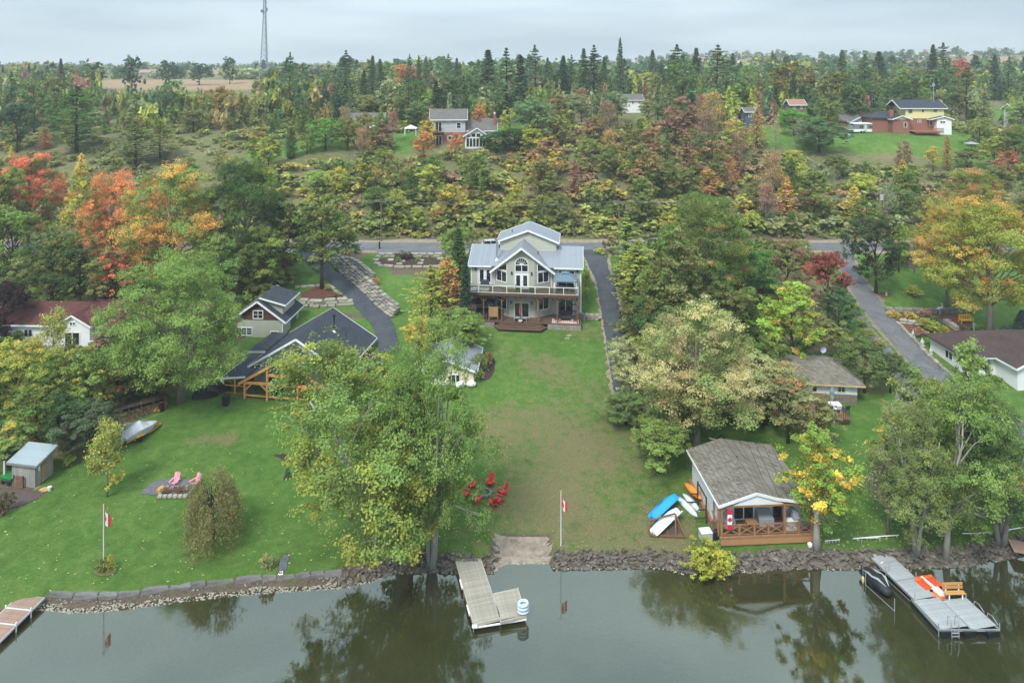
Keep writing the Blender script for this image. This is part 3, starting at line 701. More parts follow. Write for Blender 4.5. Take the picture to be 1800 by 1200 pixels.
# centre
PR['lean'] = [(*broadleaf(24, 20, 6.8, .02, 128, 56000, .2, .20, .65, trunk_r=.42, limbs=22, multi=2, bark=BARKW, droop=.22, lean=(-7.5, 0)), 20, 6.8)]; KN['lean'] = ('silver_maple_tree', 'tree')
PR['leanr'] = [(*broadleaf(25, 18, 6.5, .12, 110, 42000, .205, .20, .65, trunk_r=.42, limbs=26, multi=2, bark=BARKW, droop=.25, lean=(3.5, .5)), 18, 6.5)]; KN['leanr'] = ('silver_maple_tree', 'tree')
ptree('lean', 716, 980, 558, 306, '#7a9650', 'big silver maple leaning left over the timber porch, left of the old dock', YG, .4, rz=0)
ptree('silver', 760, 992, 548, 205, '#6f9049', 'big silver maple with a white trunk right beside the old wooden dock', LG, .45, rz=2.0, var=1)
ptree('tall', 722, 975, 640, 140, '#75924c', 'leafy middle stem filling the gap between the two lakeside silver maples', YG, .3, name='silver_maple_tree')
ptree('tall', 720, 985, 850, 46, YE, 'low yellow and orange sprouts at the foot of the leaning maple', OR_, .4, name='maple_sprouts', trunk=False)
ptree('mid', 735, 640, 552, 56, YG, 'small tree turning golden behind the lakeside maples', YE, .6)
ptree('mid', 800, 606, 540, 96, LG, 'loose light green sumac behind the cream shed', GR, .4)
ptree('mid', 820, 625, 552, 74, '#7f9c50', 'light green shrub tree at the left foot of the patio deck')
ptree('shrub', 748, 610, 560, 52, RU, 'rusty brown dried bush beside the lamp post')
ptree('pine', 757, 578, 466, 100, '#9aa545', 'yellow-green white pine left of the lake house', name='white_pine_tree')
ptree('cedar', 787, 566, 452, 58, YG, 'cedar with rusty orange inner needles left of the lake house', OR_, .6)
ptree('spruce', 806, 545, 400, 66, DG, 'dark green spruce touching the left wall of the lake house')
ptree('mid', 800, 488, 395, 72, LG, 'bright green tree between the parking pad and the spruce', GR, .4)
ptree('spruce', 818, 585, 450, 44, DS, 'dark narrow spruce against the left deck end')
ptree('pine', 1100, 490, 372, 92, LG, 'fresh green white pine by the bend of the lake house drive', YG, .3, name='white_pine_tree')
ptree('pine', 1120, 545, 425, 110, YG, 'yellow-green white pine over the lake house drive', LG, .4, name='white_pine_tree')
ptree('small', 1100, 520, 465, 60, BG, 'blue-green bush on the edge of the lake house drive')
ptree('tall', 1180, 610, 398, 120, OL, 'olive ash tree in the strip between the two drives', GR, .5)
ptree('big', 1245, 570, 332, 165, GR, 'tall maple with orange tips in the strip right of the lake house', OR_, .2, var=1)
ptree('mid', 1305, 540, 425, 110, '#55853a', 'glossy green maple left of the red tree')
ptree('mid', 1140, 640, 510, 100, DG, 'dark green tree leaning over the lower drive', OL, .4)
ptree('mid', 1290, 620, 490, 110, GR, 'green tree directly behind the cream silver maple', OL, .4)
ptree('mid', 1180, 690, 560, 100, GR, 'dense green tree left behind the cream silver maple')
ptree('mid', 1385, 520, 410, 80, OL, 'olive grey tree left of the red tree', PK, .3)
ptree('big', 1225, 785, 522, 215, '#8fa264', 'large silver maple with pale cream leaves in the right garden', '#b8b284', .5, var=2)
ptree('mid', 1190, 775, 640, 130, '#789150', 'green lower boughs left of the cream silver maple trunk', SG, .4)
ptree('mid', 1270, 735, 640, 110, '#7d9358', 'grey-green boughs right of the cream silver maple trunk', CR_, .3)
ptree('tall', 1436, 792, 692, 76, '#8f9768', 'thin olive tree in front of the right half of the brown deck', YE, .2)
ptree('mid', 1385, 778, 650, 96, '#8a9466', 'small pale tree in front of the left half of the brown deck', '#b88a5c', .25)
ptree('mid', 1345, 745, 625, 150, '#a0a878', 'pale cream-green tree hanging over the brown deck', '#b88a5c', .22)
ptree('mid', 1108, 700, 592, 90, '#a3a980', 'pale branchy tree reaching over the end of the asphalt drive', YG, .3)
ptree('mid', 1160, 830, 735, 112, '#7f9a4e', 'round light green tree standing on the central lawn edge')
ptree('mid', 1100, 745, 690, 90, '#6f8850', 'low soft green bush tree left of the cream silver maple')
ptree('tall', 1393, 668, 490, 108, '#93b33e', 'bright lime green tree with golden edges beside the hip roofed cottage', YE, .3)
ptree('mid', 1350, 700, 590, 80, GR, 'deep green tree below the lime green tree', YG, .3)
ptree('mid', 1455, 560, 432, 88, '#a05a4c', 'brick red tree beside the long right drive', '#7d4a40', .5)
ptree('mid', 1474, 592, 503, 72, '#547650', 'round grey-green bush tree under the red tree')
ptree('small', 1430, 610, 545, 66, OL, 'low shrub with reddish leaves beside the side path', PK, .35)
ptree('small', 1478, 640, 568, 74, OL, 'olive hedge shrub behind the hip roofed cottage', YG, .4)
ptree('mid', 1520, 690, 590, 86, '#6a7f4e', 'rounded green shrub tree between cottage and side path')
ptree('mid', 1565, 690, 615, 60, '#62794a', 'rounded green shrub tree nearest the side path')
ptree('mid', 1540, 515, 372, 100, '#4c613f', 'dark green tree with a mulch ring on the right lawn', '#6a5a48', .2)
ptree('tall', 1580, 478, 388, 40, '#83aa3e', 'slim lime green tree behind the dark lawn tree')
ptree('small', 1607, 522, 500, 30, YG, 'clipped yellow-green ball shrub on the right lawn')
ptree('big', 1740, 595, 340, 190, '#97a544', 'great green and gold maple over the yellow bench', '#c8a446', .34, var=0)
ptree('big', 1665, 540, 345, 110, '#98a244', 'golden maple left of the great maple on the right lawn', '#cc9c44', .42, var=1)
ptree('big', 1715, 430, 292, 112, '#7f9040', 'maple with an orange cap behind the right lawn maples', OR_, .3, var=2)
ptree('spruce', 1797, 605, 545, 60, '#62807c', 'silver-blue spruce above the brown roof', name='blue_spruce_tree')
ptree('spruce', 1765, 598, 572, 46, '#7c9c98', 'low pale blue spruce at the back of the brown roof', name='blue_spruce_shrub')
ptree('twig', 1438, 965, 790, 60, '#8aa83c', 'twiggy inner crown of the cottage tree', YE, .5, name='cottage_tree_regrowth', trunk=False)
PR['cot'] = [(*broadleaf(77, 12, 3.6, .16, 66, 11000, .23, .24, .7, trunk_r=.34, limbs=8, bark=BARKW, egg=-.1), 12, 3.6)]; KN['cot'] = ('yellowing_tree', 'tree')
ptree('cot', 1436, 964, 750, 134, '#7fa03c', 'green tree with golden yellow clusters at the corner of the lakeside cottage', '#dcc236', .36, rz=1.2)
ptree('silver', 1610, 970, 690, 150, '#80945a', 'thin twin stemmed silver maple on the shore left of the leaning giant', YE, .12, rz=.3, var=0)
ptree('leanr', 1662, 978, 640, 190, '#6f8d48', 'giant silver maple leaning right over the grey floating dock', LG, .4, rz=0)
ptree('tall', 1705, 900, 590, 100, '#84a05a', 'tall light green boughs in front of the brown roofed house', LG, .4, name='silver_maple_tree')
ptree('tall', 1610, 900, 655, 96, '#8c9c66', 'thin grey-green tree behind the twin stems by the path end', YG, .3, name='silver_maple_tree')
ptree('silver', 1760, 955, 690, 190, '#67864a', 'silver maple at the right picture edge with a few gold leaves', YE, .12, rz=4, var=1)
for i, (a, b_, t_) in enumerate([(1560, 940, 800), (1632, 945, 790), (1590, 900, 745)]):
    ptree('twig', a, b_, t_, 74, '#8d9377', ['leafless grey twig tangle left of the twin stems', 'leafless grey twig tangle against the leaning giant', 'leafless grey twig tangle behind the twin stems'][i], name='bare_sapling', group='bare grey saplings under the right maples')
ptree('tall', 1560, 850, 745, 66, LG, 'sapling with bright yellow sprays behind the cottage roof', YE, .4)
ptree('shrub', 1240, 1008, 958, 84, '#a0a93a', 'yellow-green bush hanging over the shoreline stones', OR_, .1, name='shore_bush')
ptree('shrub', 1262, 1008, 970, 56, '#a9ab3e', 'smaller yellow bush beside the shore bush', OR_, .25, name='shore_bush')
# hill top and far trees, one by one
HL = [('mid', 572, 264, 206, 68, '#6aa03c', 'bright lime green round tree on the hill lawn'), ('spruce', 478, 258, 213, 28, BG, 'small blue spruce on the edge of the hill lawn'),
      ('pine', 135, 268, 152, 112, '#4f7a44', 'wide layered white pine on the left hill'), ('mid', 30, 268, 172, 76, '#4e6d50', 'dull green round tree at the left edge of the hill'),
      ('pine', 238, 292, 212, 84, '#6b8046', 'low flat pine on the left scrub slope'), ('pine', 282, 282, 214, 74, '#75803f', 'gnarled pine with dark limbs on the left scrub slope'),
      ('cedar', 80, 262, 224, 22, OR_, 'small orange larch on the left hill'), ('mid', 740, 226, 174, 56, '#6f8a5c', 'soft willow left of the grey two storey house'),
      ('tall', 855, 205, 146, 28, LG, 'slim birch behind the grey two storey house'), ('mid', 828, 215, 168, 40, '#6fa444', 'lime green tree peeking over the grey house roof'),
      ('mid', 905, 262, 222, 60, DG, 'dark clipped bush right of the sunroom'), ('mid', 872, 268, 228, 56, '#4a6e3c', 'dark bush touching the sunroom corner'),
      ('mid', 940, 250, 168, 78, '#76966a', 'pale green willow right of the grey two storey house'), ('mid', 1003, 225, 160, 66, SG, 'grey-green willow in the middle of the hilltop'),
      ('farround', 1235, 215, 150, 74, '#5f8a4c', 'round green tree left of the brown roofed cabin'), ('farround', 1300, 212, 146, 70, '#6d8c40', 'round tree with orange tinge next to the cabin'),
      ('mid', 1395, 238, 190, 66, '#66a044', 'bright green tree hiding the brown roofed cabin'), ('mid', 1440, 268, 208, 96, '#5c7c58', 'dull green tree left of the camper trailer'),
      ('farround', 1390, 200, 106, 92, '#7a7a3c', 'broad orange topped oak above the cabin'), ('farround', 1470, 205, 120, 70, '#7b7f45', 'ochre tree above the white garage'),
      ('pine', 1700, 215, 120, 78, '#5b7748', 'tall pine right of the yellow house'), ('pine', 1520, 200, 95, 64, '#5a7a4a', 'tall pine behind the white garage'),
      ('farround', 1690, 160, 103, 34, '#b8604a', 'small scarlet tree on the right skyline'), ('farround', 715, 165, 112, 52, '#c08044', 'orange maple on the skyline left of the grey house'),
      ('farround', 302, 185, 138, 46, '#5f9450', 'round green tree in front of the ploughed field'),
      ('spruce', 1090, 175, 67, 30, BG, 'tallest lopsided spruce on the skyline'), ('farround', 232, 170, 97, 36, '#466650', 'dark oval tree standing on the field edge'),
      ('farround', 296, 152, 105, 36, '#4a6855', 'dark round tree on the left horizon'), ('farround', 350, 150, 108, 36, '#4e6c55', 'second dark round tree on the left horizon'),
      ('farround', 404, 148, 99, 26, '#44624f', 'slim dark tree on the horizon left of the tower'), ('farround', 165, 158, 108, 40, '#46644c', 'dark tree left of the field'),
      ('spruce', 107, 172, 103, 26, '#44624c', 'dark spruce on the left skyline'), ('pine', 510, 205, 93, 42, '#5b7b4c', 'tall pine just right of the tower'),
      ('spruce', 51, 160, 112, 16, '#3f5d50', 'small dark spruce on the left skyline by the frame'), ('spruce', 5, 165, 115, 16, '#3f5d50', 'dark spruce cut by the left frame edge')]
HL += [('tall', 1748, 302, 238, 46, YG, 'yellow-green tree at the right end of the hill lawn'), ('mid', 1785, 310, 218, 66, GR, 'green tree against the right frame edge below the white shed'), ('tall', 1772, 322, 262, 40, '#b8745c', 'dusty red tree at the right end of the hill lawn'), ('mid', 1722, 262, 205, 50, '#8d9a58', 'olive shrub tree right of the yellow house'),
  ('mid', 1795, 238, 176, 60, LG, 'light green tree hiding the white shed at the right edge'), ('farround', 1655, 190, 112, 60, '#5f7f4c', 'broad green tree right behind the yellow house'), ('farround', 1590, 185, 122, 60, '#66805a', 'broad tree left behind the yellow house'), ('mid', 1700, 300, 262, 50, OL, 'olive bush tree at the lower edge of the hill lawn'),
  ('tall', 1640, 302, 256, 26, YE, 'slim golden tree below the yellow house'), ('tall', 1590, 305, 245, 26, PK, 'slim purplish tree below the yellow house'), ('larch', 1665, 300, 240, 26, '#b0844e', 'slim bronze larch at the lower edge of the hill lawn'),
  ('mid', 640, 252, 196, 44, '#8a8a50', 'olive tree in front of the low white bungalow'), ('tall', 612, 246, 205, 22, GR, 'slim green tree at the left end of the low white bungalow'), ('twig', 690, 252, 196, 24, PK, 'reddish leafless tree right of the low white bungalow'),
  ('tall', 752, 262, 208, 30, YE, 'golden yellow tree at the left corner of the sunroom house'), ('tall', 745, 290, 230, 36, OR_, 'orange tree below the left corner of the sunroom house'), ('small', 802, 275, 232, 26, OR_, 'orange-brown small tree before the brick wall of the sunroom house'),
  ('mid', 1085, 215, 160, 44, SG, 'grey-green tree left of the white house in the trees'), ('mid', 1140, 218, 172, 40, '#8a9a62', 'pale olive tree right of the white house in the trees'), ('tall', 1022, 215, 150, 28, RU, 'tall rusty tree beside the hilltop willow'),
  ('pine', 1062, 200, 140, 46, LG, 'light green pine below the tallest spruce'), ('farround', 1200, 200, 100, 60, '#66864a', 'light pine-like tree on the skyline right of centre'), ('mid', 455, 262, 228, 30, '#a08a50', 'rust topped shrub tree on the left hill lawn edge'),
  ('farround', 60, 235, 135, 60, '#6d8a4c', 'bright round tree on the left plateau'), ('farround', 95, 215, 130, 50, '#7a8450', 'olive round tree on the left plateau'), ('mid', 385, 215, 150, 60, '#9a8a4e', 'ochre tree below the right end of the field'), ('mid', 340, 232, 190, 60, '#7d8450', 'olive tree in the thicket below the field')]
for h_ in HL: ptree(h_[0], h_[1], h_[2], h_[3], h_[4], h_[5], h_[6])
for i, (x, b_, t_, w_) in enumerate([(608, 195, 88, 28), (655, 190, 96, 24), (668, 200, 100, 22), (720, 170, 95, 16), (736, 172, 95, 16), (788, 180, 96, 24), (803, 175, 100, 18), (858, 200, 84, 42), (890, 215, 83, 50),
        (915, 210, 94, 44), (940, 190, 80, 26), (966, 195, 106, 18), (990, 190, 94, 26), (1005, 185, 96, 22), (1026, 195, 83, 36), (1044, 195, 79, 34), (1062, 190, 98, 22),
        (1147, 160, 84, 20), (1190, 185, 78, 44), (1224, 180, 82, 40), (1262, 190, 80, 46), (1288, 165, 92, 22), (1302, 165, 104, 16), (1358, 150, 88, 26), (1640, 170, 76, 34), (1658, 168, 76, 26), (1480, 165, 86, 28), (1545, 160, 87, 30)]):
    ptree(['pine', 'spruce', 'spruce', 'pine', 'spruce'][i % 5], x, b_, t_ + (i * 7 % 5), w_ * [2.1, 1.5, 1.9, 1.7, 1.3][i % 5], ['#46634e', '#56735a', '#62805a'][i % 3], None, name='spruce_tree'); 
    bpy.context.scene.collection.objects  # linked above
SKY = [o for o in COL.objects if o.parent is None and o.get('category') == 'tree' and not o.get('label')]
SKY.sort(key=lambda o: proj(*o.location)[0])
ORD = ['first', 'second', 'third', 'fourth', 'fifth', 'sixth', 'seventh', 'eighth', 'ninth', 'tenth', 'eleventh', 'twelfth', 'thirteenth']
def zone_lab(o):
    x = proj(*o.location)[0]
    return ('left of the grey two storey house' if x < 830 else 'behind the grey two storey house' if x < 1075 else 'above the white house in the trees' if x < 1320 else 'behind the yellow brick house')
def ordinal_labels(objs, phrase):
    objs = sorted(objs, key=lambda o: proj(*o.location)[0]); n = len(objs)
    for i, o in enumerate(objs):
        if n == 1: o['label'] = phrase
        elif n == 2: o['label'] = ['left', 'right'][i] + ' one, ' + phrase
        else: o['label'] = (ORD[i] if i < 12 else 'last') + ' from left, ' + phrase
for z_ in {zone_lab(o) for o in SKY}: ordinal_labels([o for o in SKY if zone_lab(o) == z_], 'tall skyline spruce ' + z_)
for o in SKY: o['group'] = 'tall spruces on the skyline'

# ------------------------------------------------------------------ slope trees, scattered by row and stretch
KEEP = [(748, 186, 884, 252, 176), (1470, 172, 1680, 234, 180), (1095, 165, 1130, 185, 240), (1385, 180, 1425, 200, 200), (190, 138, 420, 152, 330)]
NOTREE = [[(x - 6, y) for x, y in p_] for p_ in LAWNS] + FIELDS
HEROXY = [(o.location.x, o.location.y) for o in COL.objects if o.parent is None and o.get('category') in ('tree', 'shrub')]
PTS = list(HEROXY)
def ok_spot(x, y, ht, rad, sep, margin=0):
    px, py = proj(x, y, Hs(x, y)); 
    if px < -40 or px > 1840: return False
    for p_ in NOTREE:
        if inpoly(px, py, p_): return False
    s_ = FPX / y
    for (a, b_, c2, d_, yy) in KEEP:
        if y < yy + 8 and px + rad * s_ * .9 > a and px - rad * s_ * .9 < c2 and py - ht * s_ < d_ - 4 and py > b_: return False
    for p_ in LAWNS:        # keep the lawns in view
        cx_ = sum(q[0] for q in p_) / len(p_); cy_ = sum(q[1] for q in p_) / len(p_)
        if inpoly(px, py - ht * s_ * .85, p_) and py > cy_ + 8: return False
    return all((x - a) ** 2 + (y - b_) ** 2 > sep * sep for a, b_ in PTS)
rS = random.Random(77)
def palette(px, py):
    if px < 470: L = [(OL, 4), (GR, 3), (YG, 3), (SG, 2), (YE, 1), (RU, .4)]
    elif px < 720: L = [(GR, 4), (OL, 3), (YG, 4), (LG, 2), (YE, 1.2), (RU, .8), (PK, .5), (DG, 1)]
    elif px < 940: L = [(YG, 5), (OR_, 1.2), (RU, 1.0), (PK, .9), (GR, 3), (DG, 1), (YE, 1.5), (OL, 2)]
    elif px < 1330: L = ([(OR_, 1.5), (RU, 3.2), (PK, 3.4), (YG, 2), (GR, 1.6), (OL, 1.3), (YE, .4)] if py < 370 else [(OL, 3), (YG, 3), (GR, 3), (PK, 1), (YE, .8)])
    else: L = [(GR, 4), (OL, 3), (YG, 2), (PK, 1.1), (OR_, .7), (YE, 1.2), (SG, 2), (RU, .8)]
    if py > 372: L = [(k, w * (.35 if k in (OR_, RU, PK) else 1)) for k, w in L]
    t = rS.uniform(0, sum(w for _, w in L))
    for k, w in L:
        t -= w
        if t <= 0: return k
    return L[-1][0]
AUTO = []; n_ = 0; tries = 0
while n_ < 190 and tries < 20000:
    tries += 1
    y = rS.uniform(139.5, 196); x = rS.uniform(-.80, .80) * y; px, py = proj(x, y, Hs(x, y))
    if px < 440 and rS.random() < .55: continue
    col = palette(px, py)
    kind = {OR_: rS.choice(['tall', 'tall', 'twig', 'small']), RU: rS.choice(['larch', 'tall', 'twig', 'twig']), PK: rS.choice(['larch', 'twig', 'tall', 'twig']), YE: rS.choice(['larch', 'small']), DG: rS.choice(['cedar', 'pine', 'mid']), SG: 'bare', GR: rS.choice(['mid', 'tall', 'small', 'cedar']), LG: 'mid', YG: rS.choice(['small', 'tall', 'mid']), OL: rS.choice(['small', 'mid', 'tall'])}[col]
    ht = {'twig': rS.uniform(5, 8.5), 'larch': rS.uniform(5, 8.5), 'small': rS.uniform(2.8, 5), 'mid': rS.uniform(4.5, 7.5), 'tall': rS.uniform(6, 9), 'cedar': rS.uniform(4, 8), 'pine': rS.uniform(6, 9), 'bare': rS.uniform(5, 8)}[kind]
    ht *= 1.5 if col in (RU, PK) else 1.25
    if px < 440: ht *= .5
    rad = ht * {'twig': .27, 'larch': .3, 'small': .46, 'mid': .42, 'tall': .33, 'cedar': .24, 'pine': .3, 'bare': .26}[kind]
    if not ok_spot(x, y, ht, rad, 4.1): continue
    e = tree(kind, (x, y, Hs(x, y) - .1), ht, rad, sc(c(col), rS.uniform(.85, 1.1) if col in (OR_, RU, PK) else rS.uniform(.95, 1.4)), None, rS.choice([YG, YE, OL, GR]) if kind not in ('larch',) else rS.choice([OR_, PK, OL, YE]), rS.uniform(.1, .6))
    AUTO.append((e, CN[col], kind, px, py, y)); PTS.append((x, y)); n_ += 1
n_ = 0; tries = 0
while n_ < 120 and tries < 30000:
    tries += 1
    y = rS.uniform(192, 330); x = rS.uniform(-.79, .79) * y; px, py = proj(x, y, Hs(x, y))
    kind = rS.choice(['farround', 'farround', 'spruce', 'pine', 'mid', 'tall', 'cedar', 'farround'])
    col = rS.choice([GR, DG, DG, BG, BG, OL, OL, SG, GR, YG, DG, PK]) if kind in ('farround', 'mid', 'tall') else rS.choice([DS, BG, DG, OL])
    ht = {'farround': rS.uniform(10, 15), 'spruce': rS.uniform(11, 18), 'pine': rS.uniform(11, 17), 'mid': rS.uniform(8, 12), 'tall': rS.uniform(10, 14), 'cedar': rS.uniform(9, 13)}[kind]
    rad = ht * {'farround': .4, 'spruce': .24, 'pine': .29, 'mid': .42, 'tall': .32, 'cedar': .26}[kind]
    if not ok_spot(x, y, ht, rad, 5.5): continue
    e = tree(kind, (x, y, Hs(x, y) - .1), ht, rad, sc(c(col), rS.uniform(.95, 1.4)), None, rS.choice([OL, GR, YG]), rS.uniform(0, .3))
    AUTO.append((e, CN[col], kind, px, py, y)); PTS.append((x, y)); n_ += 1
def stretch(px, py, y):
    if y < 196:
        row = 'low' if y < 153 else 'mid' if y < 172 else 'high'
        row_t = {'low': 'just over the road', 'mid': 'halfway upslope', 'high': 'high on the slope'}[row]
        cols = [(130, 'above the scarlet maple'), (300, 'above the orange maple'), (470, 'above the dark round oak'), (640, 'above the curving drive'), (790, 'below the sunroom house'), (930, 'behind the chimney pipe'),
                (1060, 'behind the lake house gable'), (1190, 'above the white pines'), (1330, 'above the orange tipped maple'), (1480, 'below the camper trailer'), (1640, 'below the yellow brick house'), (9999, 'above the great gold maple')]
    else:
        row_t = 'in plateau woods' if y > 250 else 'at hilltop'
        cols = [(190, 'left of the ploughed field'), (440, 'below the ploughed field'), (600, 'behind the hill lawn'), (760, 'left of the hilltop sunroom house'), (900, 'behind the hilltop sunroom house'), (1100, 'right of the hilltop sunroom house'),
                (1320, 'left of the cabin'), (1480, 'above the cabin'), (1680, 'behind the yellow brick house'), (9999, 'right of the yellow brick house')]
    return row_t + ' ' + next(n for a, n in cols if px < a)
ADJ = {'twig': 'thin see-through', 'larch': 'slim feathery', 'small': 'low bushy', 'mid': 'rounded', 'tall': 'upright leafy', 'cedar': 'dense columnar', 'pine': 'open branched pine', 'bare': 'half bare twiggy', 'farround': 'broad', 'spruce': 'pointed spruce'}
bk = {}
for e, cn, kind, px, py, y in AUTO:
    ph = '%s %s %s' % (ADJ[kind], cn, stretch(px, py, y)) if kind in ('spruce', 'pine') else '%s %s tree %s' % (ADJ[kind], cn, stretch(px, py, y))
    if kind in ('spruce', 'pine'): ph = '%s %s %s' % (cn, ADJ[kind], stretch(px, py, y))
    bk.setdefault(ph, []).append(e); e['group'] = 'trees on the slope above the road' if y < 196 else 'trees of the hilltop woods'
for ph, L in bk.items(): ordinal_labels(L, ph)

# ------------------------------------------------------------------ masses nobody could count
def fol_u():
    m = FOL.copy(); m.name = 'undergrowth_leaves'; t = m.node_tree
    mixn = next(n for n in t.nodes if n.type == 'MIX'); a = N(t, 'ShaderNodeAttribute', attribute_name='ucol')
    vmn = next(n for n in t.nodes if n.type == 'VECT_MATH'); t.links.new(a.outputs['Color'], vmn.inputs[0]); return m
FOLU = fol_u()
rng = np.random.default_rng(9)
def clump(n, lsz, flat=.75, cone=False):
    if cone:
        t = rng.random(n) ** .8; an = rng.uniform(0, 6.28, n); r_ = (1 - t) * .9 * rng.uniform(.5, 1, n); d = np.stack([np.cos(an) * r_, np.sin(an) * r_, t * 2 - .2], 1)
    else:
        k = max(4, n // 28); s_ = unit(rng.normal(size=(k, 3))) * rng.uniform(.5, 1.0, (k, 1)); j = rng.integers(0, k, n); d = s_[j] + rng.normal(size=(n, 3)) * .2; d[:, 2] = d[:, 2] * flat + .6
    nn = unit(d * np.array([1, 1, .5]) * .5 + np.array([0, 0, .6]) + rng.normal(size=(n, 3)) * .6)
    L = rng.uniform(.6, 1.3, n) * lsz
    lv = np.stack([rng.random(n), rng.random(n), rng.random(n), np.ones(n)], 1)
    return leaves(d, nn, L, L * .75, lv, rng)
def mass(name, spots, protos, label):
    VV = []; QQ = []; AA = []; UU = []; o = 0
    for (x, y, z, sx, sz, col) in spots:
        v, q, a = protos[rng.integers(0, len(protos))]; an = rng.uniform(0, 6.28); ca, sa = math.cos(an), math.sin(an)
        w = np.stack([(v[:, 0] * ca - v[:, 1] * sa) * sx + x, (v[:, 0] * sa + v[:, 1] * ca) * sx + y, v[:, 2] * sz + z], 1)
        VV.append(w); QQ.append(q + o); AA.append(a); UU.append(np.tile(col[:4], (len(v), 1))); o += len(v)
    me = npmesh(name, np.concatenate(VV), np.concatenate(QQ), FOLU, {'lv': np.concatenate(AA), 'ucol': np.concatenate(UU)})
    ob = inst(me, name); struct(ob, 'stuff', label); return ob
pr = [clump(135, .4) for _ in range(5)]
sp = []; tries = 0
while len(sp) < 1750 and tries < 30000:
    tries += 1; y = rS.uniform(138.5, 205) if rS.random() < .85 else rS.uniform(138.5, 146); x = rS.uniform(-.8, .8) * y; z = Hs(x, y); px, py = proj(x, y, z); ht = rS.uniform(.9, 2.7) * (.6 if px < 430 else 1) * (.5 if y < 141.5 else 1)
    if not ok_spot(x, y, ht * 1.6, ht, 0): continue
    if any(inpoly(px, py, p_) for p_ in LAWNS): continue
    col = palette(px, py); col = sc(c(col), rS.uniform(.75, 1.0) if col in (OR_, RU, PK, YE) else rS.uniform(.9, 1.35)); m_ = c('#84895f'); col = tuple(q_ * .58 + w_ * .42 for q_, w_ in zip(col, m_)); sp.append((x, y, z, ht * rS.uniform(.9, 1.6), ht * .8, col))
mass('undergrowth', sp, pr, 'tangled undergrowth of bushes covering the slope above the road')
# left and right neighbours' hedgerow fill between the road and the gardens
sp = []; tries = 0
FILL = [(22, 52, 123.5, 128.6), (22, 52, 123.5, 128.6), (-44, -37, 108, 126), (-108, -60, 86, 104), (-70, -44, 80, 96), (-40, 120, 118, 128.4), (-105, -62, 95, 128), (-75, -45, 112, 128.4), (-62, -42, 95, 104), (17, 34, 92, 128), (20, 42, 78, 96), (34, 41, 104, 128)]
while len(sp) < 620 and tries < 30000:
    tries += 1; a = rS.choice(FILL); x = rS.uniform(a[0], a[1]); y = rS.uniform(a[2], a[3]); z = Hs(x, y)
    px, py = proj(x, y, z)
    if 1400 < px < 1660 and 425 < py < 720: continue
    if 1015 < px < 1118 and py < 720: continue
    if not any(inpoly(px, py, p_) for p_ in WOODFLOOR): continue
    if 20 < px < 215 and 545 < py < 640: continue
    ht = rS.uniform(1.0, 2.9); sp.append((x, y, z, ht * 1.3, ht * .8, sc(c(rS.choice([GR, DG, OL, YG, GR, LG])), rS.uniform(.6, 1))))
mass('hedgerow_undergrowth', sp, pr, 'shrubby undergrowth beneath the garden trees')
pr = [clump(240, .48, 1.0) for _ in range(4)] + [clump(190, .46, 1, True) for _ in range(3)]
sp = []; tries = 0
while len(sp) < 800 and tries < 20000:
    tries += 1; y = rS.uniform(205, 345); x = rS.uniform(-.82, .82) * y; z = Hs(x, y); ht = rS.uniform(4, 8)
    px, py = proj(x, y, z)
    if 180 < px < 470 and (250 < y < 460) and proj(x, y, z + ht * 1.9)[1] < 150: continue
    if not ok_spot(x, y, ht * 1.8, ht * .5, 3.5): continue
    sp.append((x, y, z, ht * .42, ht * .8, sc(c(rS.choice([GR, DG, BG, OL, OL, SG, GR, YG, PK, GR])), rS.uniform(.8, 1.3))))
for _ in range(9000):
    if len(sp) > 1130: break
    y = rS.uniform(197, 332); x = rS.uniform(-.82, -.26) * y; z = Hs(x, y); px, py = proj(x, y, z); mxh = (py - (153 if 170 < px < 450 else 128)) * y / FPX / 1.9
    if mxh < 2 or any(inpoly(px, py, p_) for p_ in NOTREE) or (y < 225 and rS.random() < .55): continue
    ht = min(mxh, rS.uniform(3.5, 7.5)); sp.append((x, y, z, ht * .45, ht * .8, sc(c(rS.choice([GR, OL, BG, OL, SG, GR, YG, '#9a8a58'])), rS.uniform(.8, 1.25))))
mass('hilltop_woods', sp, pr, 'dense mixed woods covering the hilltop')
pr = [clump(230, .42, 1.0) for _ in range(4)] + [clump(170, .42, 1, True)]; pr2 = [clump(90, .6, 1.0) for _ in range(4)]
sp = []; tries = 0
while len(sp) < 1500 and tries < 40000:
    tries += 1; u = rS.random(); y = 330 + 1200 * u ** 1.6; x = rS.uniform(-.9, .9) * y; z = Hs(x, y); px, py = proj(x, y, z)
    if 140 < px < 540 and y < 520 and py > 141: continue
    if 100 < px < 590 and y < 900 and rS.random() < .5: continue
    ht = rS.uniform(5, 9.5) * (1.35 if px > 590 and y < 520 else 1)
    sp.append((x, y, z, ht * .75, ht * .7, sc(c(rS.choice([DG, BG, BG, OL, DS, DG, SG])), rS.uniform(.8, 1.25))))
mass('distant_woods', [q_ for q_ in sp if q_[1] < 560], pr, 'distant woods along the horizon'); mass('distant_woods', [q_ for q_ in sp if q_[1] >= 560], pr2, 'farthest woods fading into haze on the horizon')
